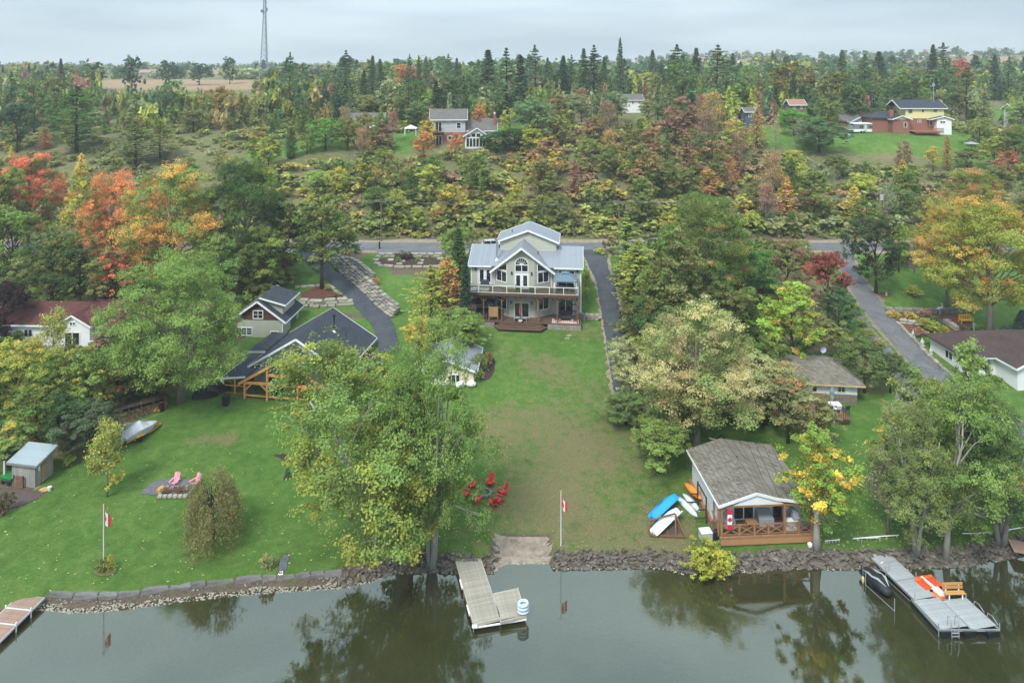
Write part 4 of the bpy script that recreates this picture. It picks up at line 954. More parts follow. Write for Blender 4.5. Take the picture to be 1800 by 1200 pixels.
# ------------------------------------------------------------------ building kit
WHITE = M('white_paint', '#dfe1e0', .5, .06, 1, bmp=.05); WHITEW = M('white_siding', '#d9dcdc', .6, .07, .6, bmp=.1)
GLASS = Mglass(); GLASSB = Mglass('blue_glass', '#3c4a52'); DARK = M('black_metal', '#1b1d1f', .5, .2, 2, bmp=0)
def fbox(mb, o, u, n, a0, a1, b0, b1, c0, c1):
    o, u, n = Vector(o), Vector(u), Vector(n); z = Vector((0, 0, 1)); vs = []
    for cc in (c0, c1):
        for a, b in ((a0, b0), (a1, b0), (a1, b1), (a0, b1)): vs.append(o + u * a + z * b + n * cc)
    return mb.add(vs, [(0, 1, 2, 3)[::-1], (4, 5, 6, 7), (0, 1, 5, 4), (1, 2, 6, 5), (2, 3, 7, 6), (3, 0, 4, 7)])
def window(par, o, u, w, h, cols=2, rows=1, fw=.1, mat=None, glass=None, name='window', n=None, sill=True):
    u = Vector(u).normalized(); n = Vector(n) if n else u.cross(Vector((0, 0, 1))); mb = MB(); bx = lambda a0, a1, b0, b1, c1=.07: fbox(mb, o, u, n, a0, a1, b0, b1, -.02, c1)
    bx(0, fw, 0, h); bx(w - fw, w, 0, h); bx(fw, w - fw, 0, fw); bx(fw, w - fw, h - fw, h)
    iw = (w - 2 * fw) / cols; ih = (h - 2 * fw) / rows; m_ = .035 if (cols > 2 or rows > 1) else .05
    for i in range(1, cols): bx(fw + i * iw - m_, fw + i * iw + m_, fw, h - fw, .055)
    for j in range(1, rows): bx(fw, w - fw, fw + j * ih - .02, fw + j * ih + .02, .045)
    f = mb.build(name, mat or WHITE, par)
    for i in range(cols):
        g = MB(); fbox(g, o, u, n, fw + i * iw, fw + (i + 1) * iw, fw, h - fw, -.02, .022); g.build('pane', glass or GLASS, f)
    return f
def door(par, o, u, w, h, cols=1, mat=None, glassy=True, name='door', frame=None):
    f = window(par, o, u, w, h, cols, 1, .09, frame or mat or WHITE, GLASS if glassy else (mat or WHITE), name)
    u = Vector(u).normalized(); g = MB(); fbox(g, o, u, u.cross(Vector((0, 0, 1))), w * .5 + .1, w * .5 + .16, h * .44, h * .5, .05, .11); g.build('handle', DARK, f); return f
def gable_roof(par, x0, x1, y0, y1, zr, ze, xr=None, t=.16, mat=None, name='roof', trim=None, axis='y'):
    """two slopes meeting in a ridge along y (or x); x0, x1 are the eaves"""
    xr = (x0 + x1) / 2 if xr is None else xr
    P = (lambda a, b, z: (a, b, z)) if axis == 'y' else (lambda a, b, z: (b, a, z))
    mb = MB(); mb.slab([P(x0, y0, ze), P(xr, y0, zr), P(xr, y1, zr), P(x0, y1, ze)], t).slab([P(xr + .004, y0, zr), P(x1, y0, ze), P(x1, y1, ze), P(xr + .004, y1, zr)], t)
    o = mb.build(name, mat, par)
    if trim:
        tb = MB(); e = .05
        for yy in (y0 - .03, y1 + .03):
            tb.bar(P(x0 - .02, yy, ze - t * .6), P(xr, yy, zr - t * .6), .05, .26); tb.bar(P(xr, yy, zr - t * .6), P(x1 + .02, yy, ze - t * .6), .05, .26)
        for xx in (x0 - .035, x1 + .035): tb.bar(P(xx, y0, ze - t * .7), P(xx, y1, ze - t * .7), .05, .22)
        tb.build('roof_trim', trim, par)
    return o
def gable_wall(mb, x0, x1, y0, y1, z0, ze, zr, xr=None):
    xr = (x0 + x1) / 2 if xr is None else xr
    return mb.ext([(x0, y0, z0), (x1, y0, z0), (x1, y0, ze), (xr, y0, zr), (x0, y0, ze)], (0, y1 - y0, 0))
SAGE = Mlines('sage_lap_siding', '#a6a89c', 'Z', .26, .12, .62, .75, .07, strength=.6)
SAGEC = Mlines('cream_lap_siding', '#b2b5a8', 'Z', .26, .12, .68, .75, .06, strength=.6)
METAL = Mlines('grey_metal_roof', '#8b9097', 'X', .42, .16, .72, .42, .06, metal=.25, strength=.5)
METALY = Mlines('grey_metal_roof_cross', '#8b9097', 'Y', .42, .16, .72, .42, .06, metal=.25, strength=.5)
DECKW = Mlines('brown_deck_boards', '#5f4a3e', 'Y', .145, .1, .5, .8, .2); POSTW = M('brown_post_wood', '#6e523c', .8, .2, 2, stretch=(4, 4, .5))
CEDAR = Mlines('cedar_boards', '#b07a4e', 'Z', .12, .14, .5, .75, .15); CEDARP = M('oiled_timber', '#bd8250', .6, .15, 1.5, '#d59a60', .2)
STONE = M('grey_field_stone', '#77726a', .9, .28, 2.5, '#9b968b', .8); CONC = M('concrete', '#8f8d87', .9, .15, 1.2)
def clear_glass():
    m = bpy.data.materials.new('clear_glass'); m.use_nodes = True; t = m.node_tree; t.nodes.clear(); o = N(t, 'ShaderNodeOutputMaterial'); a = N(t, 'ShaderNodeBsdfTransparent'); a.inputs[0].default_value = (.86, .9, .89, 1)
    b = N(t, 'ShaderNodeBsdfGlossy'); b.inputs['Roughness'].default_value = .05; mm = N(t, 'ShaderNodeMixShader'); mm.inputs[0].default_value = .13
    t.links.new(a.outputs[0], mm.inputs[1]); t.links.new(b.outputs[0], mm.inputs[2]); t.links.new(mm.outputs[0], o.inputs[0]); return m
CLEAR = clear_glass()

# ------------------------------------------------------------------ the lake house
HX, HYY, HZ, HR = 2.1, 106.0, 5.1, R(-5.4)
hs = thing('lake_house', 'large sage green lake house with grey metal roof and arched gable window', 'house', (HX, HYY, HZ), HR)
U1 = .65; U2 = 5.0; xc = -.45
A, B, C_, D = (-4.9, 0), (-2.4, -1.6), (1.5, -1.6), (4.0, 0)
w = MB(); w.ext([(-8.45, 0, -.6), (8.45, 0, -.6), (8.45, 0, 8.0), (-8.45, 0, 8.0)], (0, 8.5, 0))
for sx in (-8.45, 8.35): w.ext([(sx, 0, 8.0), (sx, 8.5, 8.0), (sx, 4.2, 10.0)], (.1, 0, 0))
w.build('wall', SAGE, hs)
def rz_(x): return 11.2 - .85 * abs(x - xc)
w = MB()
ring = [A, B, (xc, -1.6), C_, D]; bot = [(p[0], p[1], .3) for p in ring]; topp = [(p[0], p[1], rz_(p[0])) for p in ring]
vs = bot + topp + [(xc, 3, 11.2)]
w.add(vs, [(i, i + 1, i + 6, i + 5) for i in range(4)] + [(5, 6, 7, 10), (7, 8, 9, 10)]); w.build('gable_wall', SAGE, hs)
# roofs
rf = gable_roof(hs, -.5, 8.9, -8.95, 8.9, 10.2, 8.05, 4.2, .14, METAL, axis='x'); 
tb = MB()
for x in (-8.98, 8.93): tb.bar((x, -.5, 7.95), (x, 4.2, 10.1), .05, .24).bar((x, 4.2, 10.1), (x, 8.9, 7.95), .05, .24)
tb.bar((-8.95, -.54, 7.93), (-5.3, -.54, 7.93), .07, .22).bar((4.4, -.54, 7.93), (8.9, -.54, 7.93), .07, .22); tb.build('roof_trim', WHITE, hs)
mb = MB()
for s_ in (-1, 1): mb.slab([(xc, -2.5, 11.5), (xc, 3.1, 11.5), (xc + s_ * 5.0, 3.1, 7.3), (xc + s_ * 5.0, -.9, 7.3)][::s_], .14)
mb.build('gable_roof', METALY, hs)
tb = MB()
for s_ in (-1, 1): tb.bar((xc, -2.55, 11.36), (xc + s_ * 5.05, -.93, 7.14), .07, .3)
tb.build('gable_trim', WHITE, hs)
w = MB(); gable_wall(w, -4.3, 4.7, 3.0, 8.3, 7.5, 11.2, 12.75, .2); w.build('rear_wall', SAGEC, hs)
gable_roof(hs, -4.85, 5.15, 2.6, 8.8, 12.95, 11.05, .2, .14, METALY, 'rear_roof', WHITE)
ribs = MB()
for i in range(-20, 22):
    x = i * .42
    if not -5.1 < x - xc < 4.7: ribs.bar((x, -.48, 8.10), (x, 4.15, 10.22), .04, .05)
rb = ribs.build('roof_rib', M('rib_metal', '#9a9fa5', .4, .05, 1, metal=.3, bmp=0), hs); rb['kind'] = 'stuff'
mb = MB(); mb.tube([(-4.55, .9, 8.5), (-4.55, .9, 11.8)], .13, 10); mb.tube([(-4.55, .9, 11.75), (-4.55, .9, 11.95)], [.2, .2], 10); mb.tube([(-4.55, .9, 8.55), (-4.55, .9, 8.95)], [.48, .16], 12)
mb.build('chimney_pipe', M('galvanised_steel', '#a7abb0', .35, .1, 2, metal=.7), hs)
for (x, y, z) in ((-2.6, 5.4, 11.9), (1.9, 1.1, 9.6)): MB().tube([(x, y, z), (x, y, z + .5)], .06, 8).build('vent_pipe', DARK, hs)
# windows of the upper floor
door(hs, (-7.5, 0, U2 + .02), (1, 0, 0), 2.35, 2.6, 2, name='door')
def leaf(par, x, y, z, w_, h_):
    for i in range(2):
        f = MB(); o = (x + .14 + i * (w_ / 2 - .1), y - .03, z + .1); ww = w_ / 2 - .16; n_ = (0, -1, 0)
        for a0, a1, b0, b1 in ((0, .2, 0, h_ - .2), (ww - .2, ww, 0, h_ - .2), (.2, ww - .2, 0, .3), (.2, ww - .2, h_ - .4, h_ - .2)): fbox(f, o, (1, 0, 0), n_, a0, a1, b0, b1, .0, .05)
        f.build('door_leaf', WHITE, par)
leaf(hs, -7.5, 0, U2, 2.35, 2.6); leaf(hs, -1.65, -1.6, U2, 2.35, 2.35)
def onface(P, Q, f0): P, Q = Vector((*P, 0)), Vector((*Q, 0)); return P.lerp(Q, f0), (Q - P).normalized()
for (P, Q, s_) in ((A, B, 0), (C_, D, 1)):
    L = (Vector(Q) - Vector(P)).length; o, u = onface(P, Q, .16)
    f = window(hs, (o.x, o.y, U2 + .75), u, L * .7, 1.75, 2, 1, .12)
    f = window(hs, (o.x, o.y, .65 + .95), u, L * .7, 1.9, 2, 1, .12)
    # slanting window under the gable slope
    n = u.cross(Vector((0, 0, 1))); mbf = MB(); a0, a1 = L * .16, L * .86; o0 = Vector((*P, 0)); zz = lambda a: rz_((o0 + u * a).x) - .42; z0 = U2 + 2.62
    lo = L * .3 if s_ == 0 else a0; hi = a1 if s_ == 0 else L * .72
    pt = lambda a, z, k: tuple(o0 + u * a + Vector((0, 0, z)) + n * k)
    P4 = [(lo, z0), (hi, z0), (hi, max(z0 + .12, zz(hi))), (lo, max(z0 + .12, zz(lo)))]
    for i in range(4): mbf.bar(pt(*P4[i], .03), pt(*P4[(i + 1) % 4], .03), .1, .1)
    f = mbf.build('window', WHITE, hs); MB().ext([pt(*q, .0) for q in P4], n * .02).build('pane', GLASS, f)
ox = -1.65
door(hs, (ox, -1.6, U2 + .02), (1, 0, 0), 2.35, 2.35, 2)
f = window(hs, (ox + .12, -1.6, U2 + 2.55), (1, 0, 0), 2.1, 1.15, 2, 1, .11)
# fan light
fx, fz, fr = ox + 1.17, U2 + 3.72, 1.0; mbf = MB(); arc = [(fx + math.cos(math.pi * i / 16) * fr, -1.66, fz + math.sin(math.pi * i / 16) * fr) for i in range(17)]
for a, b in zip(arc, arc[1:]): mbf.bar(a, b, .12, .1)
for i in range(1, 7): t_ = math.pi * i / 7; mbf.bar((fx, -1.65, fz), (fx + math.cos(t_) * fr, -1.65, fz + math.sin(t_) * fr), .05, .04)
mbf.bar((fx - .3, -1.65, fz + .02), (fx + .3, -1.65, fz + .02), .1, .12)
f = mbf.build('fan_window', WHITE, hs); MB().ext([(fx - fr, -1.61, fz)] + [(a[0], -1.61, a[2]) for a in arc[::-1]][1:], (0, -.02, 0)).build('pane', GLASS, f)
door(hs, (5.1, 0, U2 + .02), (1, 0, 0), 2.5, 2.55, 2)
window(hs, (-6.6, 0, 1.5), (1, 0, 0), 2.0, 1.3, 2); 
door(hs, (ox + .05, -1.6, U1), (1, 0, 0), 2.3, 2.25, 2); door(hs, (5.0, 0, U1 + .02), (1, 0, 0), 2.4, 2.45, 2)
for (x, y, z) in ((-2.0, -1.62, U2 + 2.2), (1.05, -1.62, U2 + 2.2), (-2.1, -1.62, 2.7), (1.1, -1.62, 2.7), (-7.8, -.02, 7.2), (7.95, -.02, 2.9), (8.0, -.02, 7.3)):
    mb = MB(); mb.box(x - .09, x + .09, y - .18, y, z, z + .32); mb.box(x - .12, x + .12, y - .2, y, z + .32, z + .37); mb.build('wall_lamp', DARK, hs)
tb = MB()
for x in (-8.5, 8.5): tb.box(x - .07, x + .07, -.06, .06, -.3, 7.95)
for P in (A, D): tb.box(P[0] - .07, P[0] + .07, P[1] - .09, P[1] + .03, U2, 7.3)
tb.build('corner_trim', WHITEW, hs)
tb = MB(); tb.tube([(-5.35, -.5, 7.8), (-5.35, -.12, 7.4), (-5.35, -.12, 5.0)], .05, 6); tb.tube([(8.62, -.4, 7.8), (8.62, .1, 7.5), (8.62, .1, .3)], .05, 6); tb.build('downpipe', WHITE, hs)
for y in (2.2, 5.0): window(hs, (8.45, y, U2 + 1.0), (0, 1, 0), 1.2, 1.2, 2)
# upper deck, railing, posts
DF = -3.9
dk = MB(); dk.box(-8.95, 8.15, DF, 0, U2 - .12, U2 - .02); dk.build('deck_floor', DECKW, hs)
dk = MB(); dk.box(-8.97, 8.17, DF - .03, DF + .05, U2 - .42, U2 - .13)
for i in range(42): x = -8.8 + i * .41; dk.box(x - .025, x + .025, DF + .06, -.01, U2 - .36, U2 - .13)
dk.box(-8.9, 8.1, -3.45, -3.3, U2 - .62, U2 - .365); dk.build('deck_frame', M('weathered_frame_wood', '#5a4034', .85, .25, 2), hs)
for i, x in enumerate([-8.8, -6.1, -3.35, -.55, 2.2, 5.0, 8.0]):
    mb = MB(); mb.box(x - .09, x + .09, -3.47, -3.29, U1, U2 - .62)
    for s_ in (-1, 1):
        if -8.9 < x + s_ * .9 < 8.2: mb.bar((x, -3.38, U2 - 1.5), (x + s_ * .85, -3.38, U2 - .66), .1, .1)
    mb.build('deck_post', POSTW, hs)
xs_ = [-8.9 + i * (17.0 / 8) for i in range(9)]
rail = MB(); rail.bar((-8.9, DF + .05, U2 + 1.06), (8.1, DF + .05, U2 + 1.06), .09, .07); rail.bar((-8.9, DF + .05, U2 + .06), (8.1, DF + .05, U2 + .06), .07, .06)
for x in (-8.9, 8.1): rail.bar((x, DF + .05, U2 + 1.06), (x, -.02, U2 + 1.06), .07, .07); rail.bar((x, DF + .05, U2 + .06), (x, -.02, U2 + .06), .06, .05)
rail.build('handrail', WHITE, hs)
pm = MB(); pm.box(-.045, .045, -.045, .045, 0, 1.12); pm = pm.mesh('rail_post', WHITE)
for x in xs_: inst(pm, 'rail_post', hs, (x, DF + .05, U2 - .02))
for x in (-8.9, 8.1): inst(pm, 'rail_post', hs, (x, DF / 2, U2 - .02))
gm_ = MB(); gm_.box(.06, 17 / 8 - .06, -.005, .005, .1, 1.02); gm_ = gm_.mesh('glass_panel', CLEAR)
for x in xs_[:-1]: inst(gm_, 'glass_panel', hs, (x, DF + .05, U2 - .01))
for x in (-8.9, 8.1):
    for y in (DF + .05, DF / 2 + .02): inst(gm_, 'glass_panel', hs, (x, y, U2 - .01), (0, 0, R(90)), (.86, 1, 1))
# lower deck with steps
mb = MB(); mb.box(-8.6, 8.6, -3.75, 0.1, U1 - .14, U1 - .01); mb.build('patio_deck', DECKW, hs)
mb = MB(); mb.box(-8.55, -4.4, -3.8, -3.55, -.5, U1 - .16); mb.build('patio_foundation', STONE, hs); MB().box(3.6, 8.55, -3.8, -3.55, -.5, U1 - .16).build('patio_foundation', STONE, hs)
for i in range(3):
    e = .5 * (i + 1); z = U1 - .16 * (i + 1); mb = MB(); h = 2.6 + .42 * i
    mb.slab([(-.5 - h - .6, -3.76, z), (-.5 - h + .25, -3.7 - e, z), (-.5 + h - .25, -3.7 - e, z), (-.5 + h + .6, -3.76, z)], .15); mb.build('step', DECKW, hs)
for i in range(2):
    mb = MB(); x = [-8.6, -5.3][i]; x1 = x + [1.25, 1.35][i]
    for k in range(12): mb.box(x, x1, -3.3, -3.26, U1 + .55 + k * .125, U1 + .66 + k * .125)
    mb.box(x - .04, x + .04, -3.32, -3.24, U1, U1 + 2.2); mb.box(x1 - .04, x1 + .04, -3.32, -3.24, U1, U1 + 2.2); mb.build('privacy_screen', M('faded_cedar', '#9c7c58', .8, .15, 2), hs)
def T(par, x, y, z): return Matrix.Translation((HX, HYY, HZ)) @ Matrix.Rotation(HR, 4, 'Z') @ Vector((x, y, z))
# things on the decks
g = thing('gazebo', 'blue-grey soft top gazebo on the right end of the upper deck', 'gazebo', T(hs, 6.2, -2.0, U2), HR)
CANV = M('blue_grey_canvas', '#5d6f7d', .8, .1, 1.5)
mb = MB(); a, b_, z0, z1 = 1.75, 1.55, 1.95, 2.7
mb.add([(-a, -b_, z0), (a, -b_, z0), (a, b_, z0), (-a, b_, z0), (-.5, -.45, z1), (.5, -.45, z1), (.5, .45, z1), (-.5, .45, z1), (-a, -b_, z0 - .2), (a, -b_, z0 - .2), (a, b_, z0 - .2), (-a, b_, z0 - .2)],
       [(0, 1, 5, 4), (1, 2, 6, 5), (2, 3, 7, 6), (3, 0, 4, 7), (4, 5, 6, 7), (8, 9, 1, 0), (9, 10, 2, 1), (10, 11, 3, 2), (11, 8, 0, 3)]); mb.build('canopy', CANV, g)
mb = MB(); mb.add([(-.6, -.55, z1 + .08), (.6, -.55, z1 + .08), (.6, .55, z1 + .08), (-.6, .55, z1 + .08), (0, 0, z1 + .3)], [(0, 1, 4), (1, 2, 4), (2, 3, 4), (3, 0, 4)]); mb.build('canopy_vent', CANV, g)
for sx in (-1, 1):
    for sy in (-1, 1):
        MB().box(sx * 1.65 - .05, sx * 1.65 + .05, sy * 1.45 - .05, sy * 1.45 + .05, 0, 1.95).build('post', WHITE, g)
        MB().tube([(sx * 1.5, sy * 1.4, .2), (sx * 1.45, sy * 1.4, 1.1), (sx * 1.35, sy * 1.4, 1.85)], [.1, .07, .22], 7).build('curtain', M('grey_curtain', '#a8aaad', .9), g)
def table(loc, rz, w, d, h, col, label, leg=.035, name='patio_table'):
    t = thing(name, label, 'table', loc, rz); MB().box(-w / 2, w / 2, -d / 2, d / 2, h - .04, h).build('table_top', col, t)
    for sx in (-1, 1):
        for sy in (-1, 1): MB().bar((sx * (w / 2 - .06), sy * (d / 2 - .06), 0), (sx * (w / 2 - .06), sy * (d / 2 - .06), h - .04), leg * 2).build('leg', col, t)
    return t
def chair(loc, rz, col, label, name='patio_chair', w=.6, cush=None, group=None):
    t = thing(name, label, 'chair', loc, rz, group)
    MB().box(-w / 2, w / 2, -.28, .28, .38, .44 if not cush else .5).build('seat', cush or col, t)
    mb = MB(); mb.add([(-w / 2, .26, .42), (w / 2, .26, .42), (w / 2, .42, 1.0), (-w / 2, .42, 1.0), (-w / 2, .31, .42), (w / 2, .31, .42), (w / 2, .47, 1.0), (-w / 2, .47, 1.0)], [(0, 1, 2, 3), (7, 6, 5, 4), (0, 4, 5, 1), (1, 5, 6, 2), (2, 6, 7, 3), (3, 7, 4, 0)]); mb.build('backrest', col, t)
    for s_ in (-1, 1): MB().bar((s_ * w / 2, -.28, .64), (s_ * w / 2, .32, .66), .06, .04).bar((s_ * w / 2, -.26, 0), (s_ * w / 2, -.26, .64), .04).build('armrest', col, t)
    for s_ in (-1, 1): MB().bar((s_ * w / 2, .24, 0), (s_ * w / 2, .3, .42), .05).build('leg', col, t)
    return t
WICK = M('dark_wicker', '#33373d', .8, .25, 8); GREYT = M('grey_table_metal', '#8e9396', .5)
table(T(hs, 6.1, -2.0, U2), HR, 1.5, .9, .72, GREYT, 'grey dining table under the blue-grey gazebo')
chair(T(hs, 5.1, -2.1, U2), HR + R(90), WICK, 'dark chair left of the table under the gazebo'); chair(T(hs, 7.2, -2.1, U2), HR - R(90), WICK, 'dark chair right of the table under the gazebo')
table(T(hs, .1, -2.9, U2), HR, 1.45, .8, .72, GREYT, 'glass topped table on the upper deck before the centre door')
chair(T(hs, -.9, -2.9, U2), HR + R(90), DARK, 'dark chair left of the upper deck table'); chair(T(hs, 1.15, -2.9, U2), HR - R(90), DARK, 'dark chair right of the upper deck table')
t = thing('rug', 'pale patterned rug on the left end of the upper deck', 'rug', T(hs, -6.9, -2.2, U2 - .015), HR); MB().box(-1.5, 1.5, -.9, .9, 0, .02).build('rug_field', M('patterned_rug', '#8f8583', .9, .35, 3, '#c2b9b4'), t)
chair(T(hs, -6.2, -1.3, U2), HR + R(10), WICK, 'low dark lounge chair by the left upper door', w=1.3)
# hot tub with dark canopy
t = thing('hot_tub', 'hot tub with a dark grey cover between two cedar screens', 'hot tub', T(hs, -6.7, -1.9, U1), HR); MB().box(-1.05, 1.05, -1.0, 1.0, 0, .8).build('tub_side', M('grey_tub_panel', '#5c6064', .7), t)
MB().box(-1.1, 1.1, -1.05, 1.05, .81, .93).build('tub_cover', M('charcoal_cover', '#3a3d42', .8), t)
t = thing('pergola_canopy', 'dark grill canopy beneath the left part of the upper deck', 'canopy', T(hs, -6.4, -1.7, U1), HR)
mb = MB(); mb.add([(-1.9, -1.3, 2.2), (1.9, -1.3, 2.2), (1.9, 1.3, 2.2), (-1.9, 1.3, 2.2), (-.3, 0, 2.9), (.3, 0, 2.9)], [(0, 1, 5, 4), (1, 2, 5), (2, 3, 4, 5), (3, 0, 4)]); mb.build('canopy', M('charcoal_canvas', '#2f3338', .8), t)
for sx in (-1.7, 1.7): MB().box(sx - .04, sx + .04, -1.1, -1.02, 0, 2.2).build('post', DARK, t)
chair(T(hs, -4.0, -1.6, U1), HR + R(-20), DARK, 'black lounge chair by the cedar screen on the patio', w=.9)
t = thing('patio_umbrella', 'closed coral red umbrella standing by the centre patio door', 'umbrella', T(hs, -.55, -3.0, U1), HR)
MB().tube([(0, 0, .7), (0, 0, 1.1), (0, 0, 2.4), (0, 0, 2.75)], [.06, .2, .14, .03], 10).build('canopy', M('coral_fabric', '#d2525c', .8, .12, 4), t); MB().tube([(0, 0, .02), (0, 0, .75)], .03, 6).build('pole', DARK, t); MB().tube([(0, 0, 0), (0, 0, .1)], .25, 10).build('base', DARK, t)
table(T(hs, -.55, -3.15, U1), HR, 2.0, .8, .55, M('weathered_table', '#8d9092', .8), 'grey bench table in front of the coral umbrella')
t = thing('fire_bowl', 'small round pale fire bowl on the patio steps', 'bowl', T(hs, -.5, -3.72, U1), HR); MB().tube([(0, 0, 0), (0, 0, .3)], [.2, .34], 12).build('bowl', M('pale_bowl', '#c9c7bd', .7), t)
table(T(hs, 6.2, -2.2, U1), HR, 1.6, 1.0, .5, WICK, 'dark low table on the right end of the patio')
for i, (x, y, r_) in enumerate([(4.8, -2.2, 90), (7.6, -2.4, -90), (6.2, -1.2, 0)]): chair(T(hs, x, y, U1), HR + R(r_), WICK, ['dark wicker armchair left of the low patio table', 'dark wicker armchair right of the low patio table', 'dark wicker sofa behind the low patio table'][i], w=[.8, .8, 1.8][i])
t = thing('patio_rug', 'red and white striped rug under the wicker patio set', 'rug', T(hs, 6.2, -2.6, U1 - .004), HR); MB().box(-2, 2, -.9, .9, 0, .015).build('rug_field', Mlines('striped_rug', '#c9aba4', 'X', .3, .4, .5, .9, .2), t)
t = thing('hose_reel', 'coiled garden hose on the right end wall of the patio', 'hose', T(hs, 7.6, -.12, U1 + 1.2), HR)
mb = MB(); mb.tube([(math.cos(i / 20 * 6.283) * .55, 0, math.sin(i / 20 * 6.283) * .55) for i in range(21)], .07, 6); mb.build('hose_coil', M('dark_hose', '#2e3530', .7), t)

# ------------------------------------------------------------------ timber porch bungalow
SLATE = Mshingle('charcoal_shingles', '#3c424b', '#474d57', .5, .16); GREYS = Mlines('light_grey_siding', '#aeb1b0', 'Z', .2, .12, .72, .75, .05)
bg = thing('timber_porch_bungalow', 'dark shingled bungalow with an orange timber framed gable porch', 'house', (-28.2, 84.4, 2.35), R(-9))
w = MB(); gable_wall(w, -5.9, 6.1, 3.4, 13.9, -.6, 3.2, 6.6, .1); w.build('wall', GREYS, bg)
gable_roof(bg, -6.5, 6.7, 2.9, 14.4, 6.95, 3.0, .1, .2, SLATE, 'main_roof', WHITE)
gable_roof(bg, -5.7, 5.7, -.4, 3.2, 5.95, 2.55, 0, .2, SLATE, 'porch_roof')
mb = MB(); mb.slab([(-8.6, .3, 2.55), (-5.2, .3, 3.0), (-5.2, 6.5, 3.0), (-8.6, 6.5, 2.55)], .18); mb.slab([(-8.9, 7.0, 3.1), (-6.2, 7.0, 3.3), (-6.2, 13.5, 3.3), (-8.9, 13.5, 3.1)], .18); mb.build('wing_roof', SLATE, bg)
mb = MB(); mb.bar((-8.65, .25, 2.42), (-5.3, .25, 2.85), .06, .22).bar((-8.65, .25, 2.42), (-8.65, 6.5, 2.42), .06, .22).bar((-8.95, 6.95, 2.98), (-6.3, 6.95, 3.15), .06, .22); mb.build('wing_trim', WHITE, bg)
MB().box(-8.6, -6.3, 7.3, 13.3, -.6, 3.0).build('wing_wall', GREYS, bg)
def beam(*a, w=.24, name='timber_beam', m=CEDARP): 
    mb = MB(); mb.bar(*a, w, w * 1.15); return mb.build(name, m, bg)
for s_ in (-1, 1): beam((0, -.48, 5.66), (s_ * 5.75, -.48, 2.32), w=.26, name='rafter')
beam((-5.2, -.35, 2.5), (5.2, -.35, 2.5), name='tie_beam'); beam((0, -.35, 2.5), (0, -.35, 5.6), name='king_post')
for x in (-5.0, -2.0, 2.0, 5.0): beam((x, -.35, -.3), (x, -.35, 2.4 if abs(x) > 3 else 4.3), name='timber_post')
beam((-2.0, -.35, 3.6), (2.0, -.35, 3.6), name='collar_beam')
for s_ in (-1, 1): beam((s_ * 5.0, -.35, 1.5), (s_ * 4.1, -.35, 2.4), w=.16, name='brace'); beam((s_ * 2.0, -.35, 1.6), (s_ * 2.9, -.35, 2.4), w=.16, name='brace')
beam((-5, -.35, .95), (5, -.35, .95), w=.12, name='porch_rail')
mb = MB(); mb.box(-5.1, 5.1, -.3, 3.4, -.1, .08); mb.box(-8.4, -5.1, .5, 6.5, -.1, .08); mb.build('porch_floor', DECKW, bg)
mb = MB(); mb.box(-8.4, -5.15, .42, .5, -.5, .75); mb.box(-5.1, 5.1, -.42, -.31, -.6, .0); mb.box(-8.48, -8.4, .5, 6.5, -.5, .75); mb.build('porch_skirting', Mlines('cedar_skirting', '#9c6440', 'X', .16, .15, .5, .75, .15), bg)
for x, m_ in ((-8.4, WHITE), (-6.8, CEDARP)): MB().box(x - .08, x + .08, .35, .5, -.4, 2.4).build('porch_post', m_, bg)
beam((-8.3, .45, 1.6), (-5.2, .45, 1.6), w=.1, name='porch_rail')
window(bg, (-4.0, 3.4, .9), (1, 0, 0), 1.8, 1.5, 2); door(bg, (-1.2, 3.4, .1), (1, 0, 0), 2.4, 2.2, 2); window(bg, (2.0, 3.4, .9), (1, 0, 0), 2.0, 1.5, 2); window(bg, (-1.0, 3.4, 3.2), (1, 0, 0), 2, 1.3, 2)
for y in (5.5, 8.5, 11.5): window(bg, (6.1, y, 1.0), (0, 1, 0), 1.3, 1.2, 2)
mb = MB(); mb.slab([(6.15, 4.5, 2.1), (9.6, 4.5, 1.5), (9.6, 12, 1.5), (6.15, 12, 2.1)], .18); mb.build('lower_roof', SLATE, bg); MB().box(6.15, 9.3, 4.9, 11.7, -.6, 1.35).build('lower_wall', GREYS, bg)
mb = MB(); mb.tube([(2.4, 9.5, 5.2), (2.4, 9.5, 7.6)], .1, 8); mb.tube([(2.4, 9.5, 7.55), (2.4, 9.5, 7.8)], .2, 8); mb.build('stove_pipe', DARK, bg); MB().tube([(2.4, 9.4, 5.3), (2.4, 9.4, 5.7)], [.4, .12], 10).build('pipe_flashing', WHITE, bg)
MB().tube([(3.9, 10, 4.6), (3.9, 10, 5.3)], .05, 6).build('vent_pipe', DARK, bg)
table(Vector((-30.2, 86.2, 2.45)), R(-9), 1.6, .9, .75, DARK, 'dark dining table inside the timber porch')

# ------------------------------------------------------------------ garage with dormer
p = onz(497, 601, 3.95)
gg = thing('dormer_garage', 'two storey sage garage with a brown shingled gable and big roof dormer', 'garage', (p.x, p.y, 3.9), R(-3))
TAUPE = Mlines('board_and_batten', '#a3a597', 'X', .4, .1, .72, .8, .05); BRN = Mshingle('brown_shakes', '#5c4034', '#6a4a3c', .25, .15)
w = MB(); w.box(-7.3, 0, 0, 6.4, -1, 3.15); w.build('wall', TAUPE, gg)
w = MB(); w.ext([(-7.3, .02, 3.16), (0, .02, 3.16), (-3.65, .02, 5.7)], (0, 6.36, 0)); w.build('gable_wall', BRN, gg)
gable_roof(gg, -7.9, .6, -.45, 6.9, 6.1, 3.05, -3.65, .18, SLATE, 'roof', WHITE)
mb = MB(); mb.slab([(-3.65, .4, 6.35), (.25, .4, 5.3), (.25, 6.1, 5.3), (-3.65, 6.1, 6.35)], .16); mb.build('dormer_roof', SLATE, gg)
